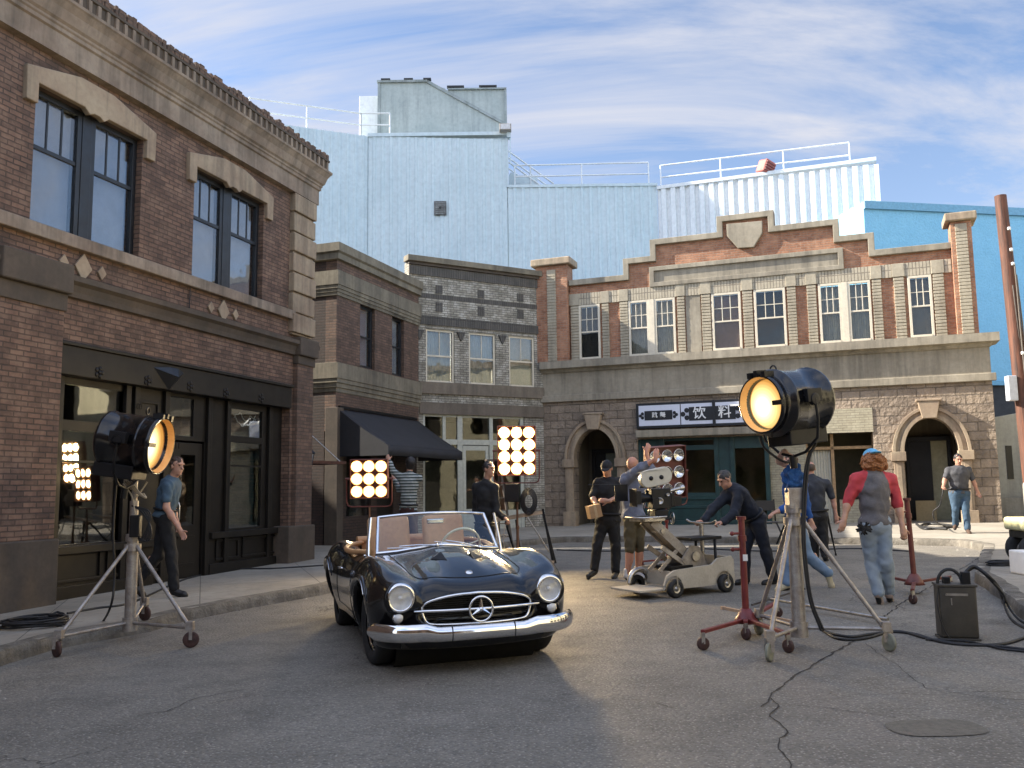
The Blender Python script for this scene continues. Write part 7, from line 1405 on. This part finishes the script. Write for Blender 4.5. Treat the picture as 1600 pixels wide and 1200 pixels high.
# 7 walker in a blue jacket behind the stand
d = gpt(1245, 921).y
person('walker in a bright blue jacket and jeans passing behind the silver crank stand', d, dict(nek=C(1240, 745, 0), hed=C(1234, 724, 0), pel=C(1243, 818, 0), s0=C(1234, 755, -.15), s1=C(1252, 755, .14), e0=C(1240, 790, -.22), e1=C(1258, 790, .2), w0=C(1216, 799, -.28), w1=C(1266, 812, .15), h0=C(1241, 826, -.07), h1=C(1247, 826, .07), k0=C(1233, 868, -.07), k1=C(1262, 868, .07), a0=C(1230, 911, -.07), a1=C(1294, 896, .07), t0=C(1216, 921, -.08), t1=C(1299, 915, .08)),
    (-.95, -.2, -.1), shirt=cloth('blue_jacket', (.015, .075, .27)), pants=denim, shoe=cloth('cream_trainer', (.48, .42, .28)), hair=brown_h, hairstyle='short', lat=(0, 1, 0), sleeve=1.75, loose=.012, hn=((0, 0, 1), (0, 1, 0)))
# 8 man with lettering on his back
d = gpt(1280, 877).y
rM, K, Rt, _ = person('stocky man in a dark T-shirt with white lettering on the back, walking away', d, dict(nek=C(1268, 746, 0), hed=C(1266, 732, .03), pel=C(1276, 806, 0), s0=C(1254, 754, 0), s1=C(1292, 756, 0), e0=C(1252, 780, .05), e1=C(1302, 782, .03), w0=C(1256, 802, .12), w1=C(1306, 804, .0), h0=C(1269, 811, 0), h1=C(1283, 811, 0), k0=C(1272, 840, .08), k1=C(1287, 840, -.02), a0=C(1274, 869, .15), a1=C(1289, 868, -.05), t0=C(1275, 873, .28), t1=C(1291, 875, .08)),
    (.1, .95, -.1), skinc=(.45, .24, .17), shirt=cloth('charcoal_tee', (.03, .034, .045)), pants=blackc, shoe=bshoe, hair=plain('cropped_hair', (.08, .055, .04), .7), hairstyle='crop', lat=(-1, 0, 0), B=1.12, sleeve=.75, hn=((0, -1, 0), (0, -1, 0)))
bk_ = K['nek']*.72+K['pel']*.28; Tm = Matrix((Vector(-Rt[0]), Vector(Rt[2]), Vector(-Rt[1]))).transposed().to_4x4(); off = -Rt[1]*.162
for txt, dz, sz, mt in (('CREW CREW', .035, .038, M['white']), ('FILM SET', -.005, .036, M['white']), ): pass
m = MB()
for z_, w_ in ((.045, .26), (.028, .22), (-.002, .27)):
    n_ = 14
    for i in range(n_):
        x_ = -w_/2+w_*i/n_; q = bk_-Rt[0]*x_+Rt[2]*z_-Rt[1]*(.158-.9*x_*x_); q2 = bk_-Rt[0]*(x_+w_/n_*.7)+Rt[2]*z_-Rt[1]*(.158-.9*(x_+.01)**2); m.beam(q, q2, .006, .012 if z_ > 0 else .018)
m.build('shirt_print', M['white'], rM); m = MB(); q = bk_-Rt[2]*.045-Rt[1]*.157; m.beam(q-Rt[0]*.022, q+Rt[0]*.022, .008, .05); m.build('shirt_emblem', plain('print_red', (.45, .05, .07), .6), rM)
td_ = gpt(1306, 868); tr_ = empty('folded_tripod', td_, 0, 'folded black tripod leg carried low by the stocky man in the dark T-shirt', 'tripod'); qa = dpt(1293, 806, d-.03)-td_; MB().tube([Vector((0, 0, .02)), qa*.55, qa], [.012, .018, .02], 8).build('leg', M['black_metal'], tr_); MB().cyl((0, 0, 0), (0, 0, .04), .02, 8).build('foot', M['rubber'], tr_)
# 9 man in the raglan shirt
d = gpt(1372, 946).y
rR, K, Rt, Rh = person('man with curly ginger hair, blue cap and red and grey raglan shirt walking away', d, dict(nek=C(1364, 737, 0), hed=C(1362, 718, .03), pel=C(1367, 818, 0), s0=C(1339, 748, .0), s1=C(1392, 750, 0), e0=C(1325, 783, .03), e1=C(1403, 788, 0), w0=C(1319, 811, -.02), w1=C(1410, 823, -.06), h0=C(1356, 825, 0), h1=C(1379, 825, 0), k0=C(1362, 880, .1), k1=C(1384, 878, .0), a0=C(1372, 926, .05), a1=C(1389, 929, -.04) if False else C(1389, 926, .18), t0=C(1375, 942, .10), t1=C(1391, 938, .32)),
    (-.05, .98, -.25), skinc=(.52, .29, .19), shirt=rough('grey_marl', (.16, .15, .15), (.10, .095, .10), 6, streak=False), raglan=cloth('red_cloth', (.50, .055, .065)), pants=rough('faded_jeans', (.21, .27, .34), (.33, .38, .42), 2.2, streak=False, bump=.2), shoe=cloth('worn_trainer', (.32, .25, .21)), hair=plain('ginger_curls', (.30, .115, .035), .6, var=.5, s=50, bump=.6), hairstyle='curly', cap=cloth('sky_cap', (.13, .40, .62)), lat=(-1, 0, 0), B=1.02, belt=False, sleeve=1.12, hn=((0, -1, 0), (0, -1, 0)), curls=(.5, .6))
def glove(parent, c, mat, n=6, s=.05):
    S = SDF(); c = np.array(c)
    for i in range(n*2): a = i*2.4; S.cone(c+np.array([.5*s*math.cos(a*.7), -.01, .2*s*math.sin(a)]), c+np.array([s*1.3*math.cos(a), -.03*(i % 2), s*1.1*math.sin(a)-.01]), .012, .010, .006)
    S.mesh('glove', .006, mat, parent)
q = dpt(1349, 824, d-.15)-rR.location; glove(rR, q, blackc, 7, .062)
# 10 far man stepping off the arch
d = gpt(1500, 833, .13).y
person('stout man in a grey T-shirt and jeans stepping out of the right arch', d, dict(nek=C(1497, 730, 0), hed=C(1497, 718, -.03), pel=C(1499, 770, 0), s0=C(1482, 735, 0), s1=C(1513, 735, 0), e0=C(1476, 750, -.02), e1=C(1521, 752, .02), w0=C(1474, 760, -.18), w1=C(1527, 767, 0), h0=C(1492, 774, 0), h1=C(1506, 774, 0), k0=C(1493, 796, -.02), k1=C(1509, 797, -.12), a0=C(1493, 819, .12), a1=C(1512, 826, -.15), t0=C(1492, 824, .0), t1=C(1515, 833, -.28)),
    (-.15, -.95, -.2), skinc=(.48, .25, .17), shirt=cloth('grey_tee', (.06, .06, .065)), pants=darkdenim, shoe=cloth('brown_boot', (.07, .04, .025)), hair=dark_h, lat=(1, 0, 0), B=1.28, sleeve=.7, hn=((0, 1, 0), (0, 1, 0)), curls=(1.0, .5))
w_ = dpt(1474, 762, d-.2); wire('held_cable', [w_, dpt(1472, 775, d-.2), dpt(1468, 790, d-.1), dpt(1458, 800, d), dpt(1462, 815, d+.2), gpt(1478, 823, .15)], .012, M['cable'], 'dark cable held by the stout man and trailing to the doorway heap', 'cable')
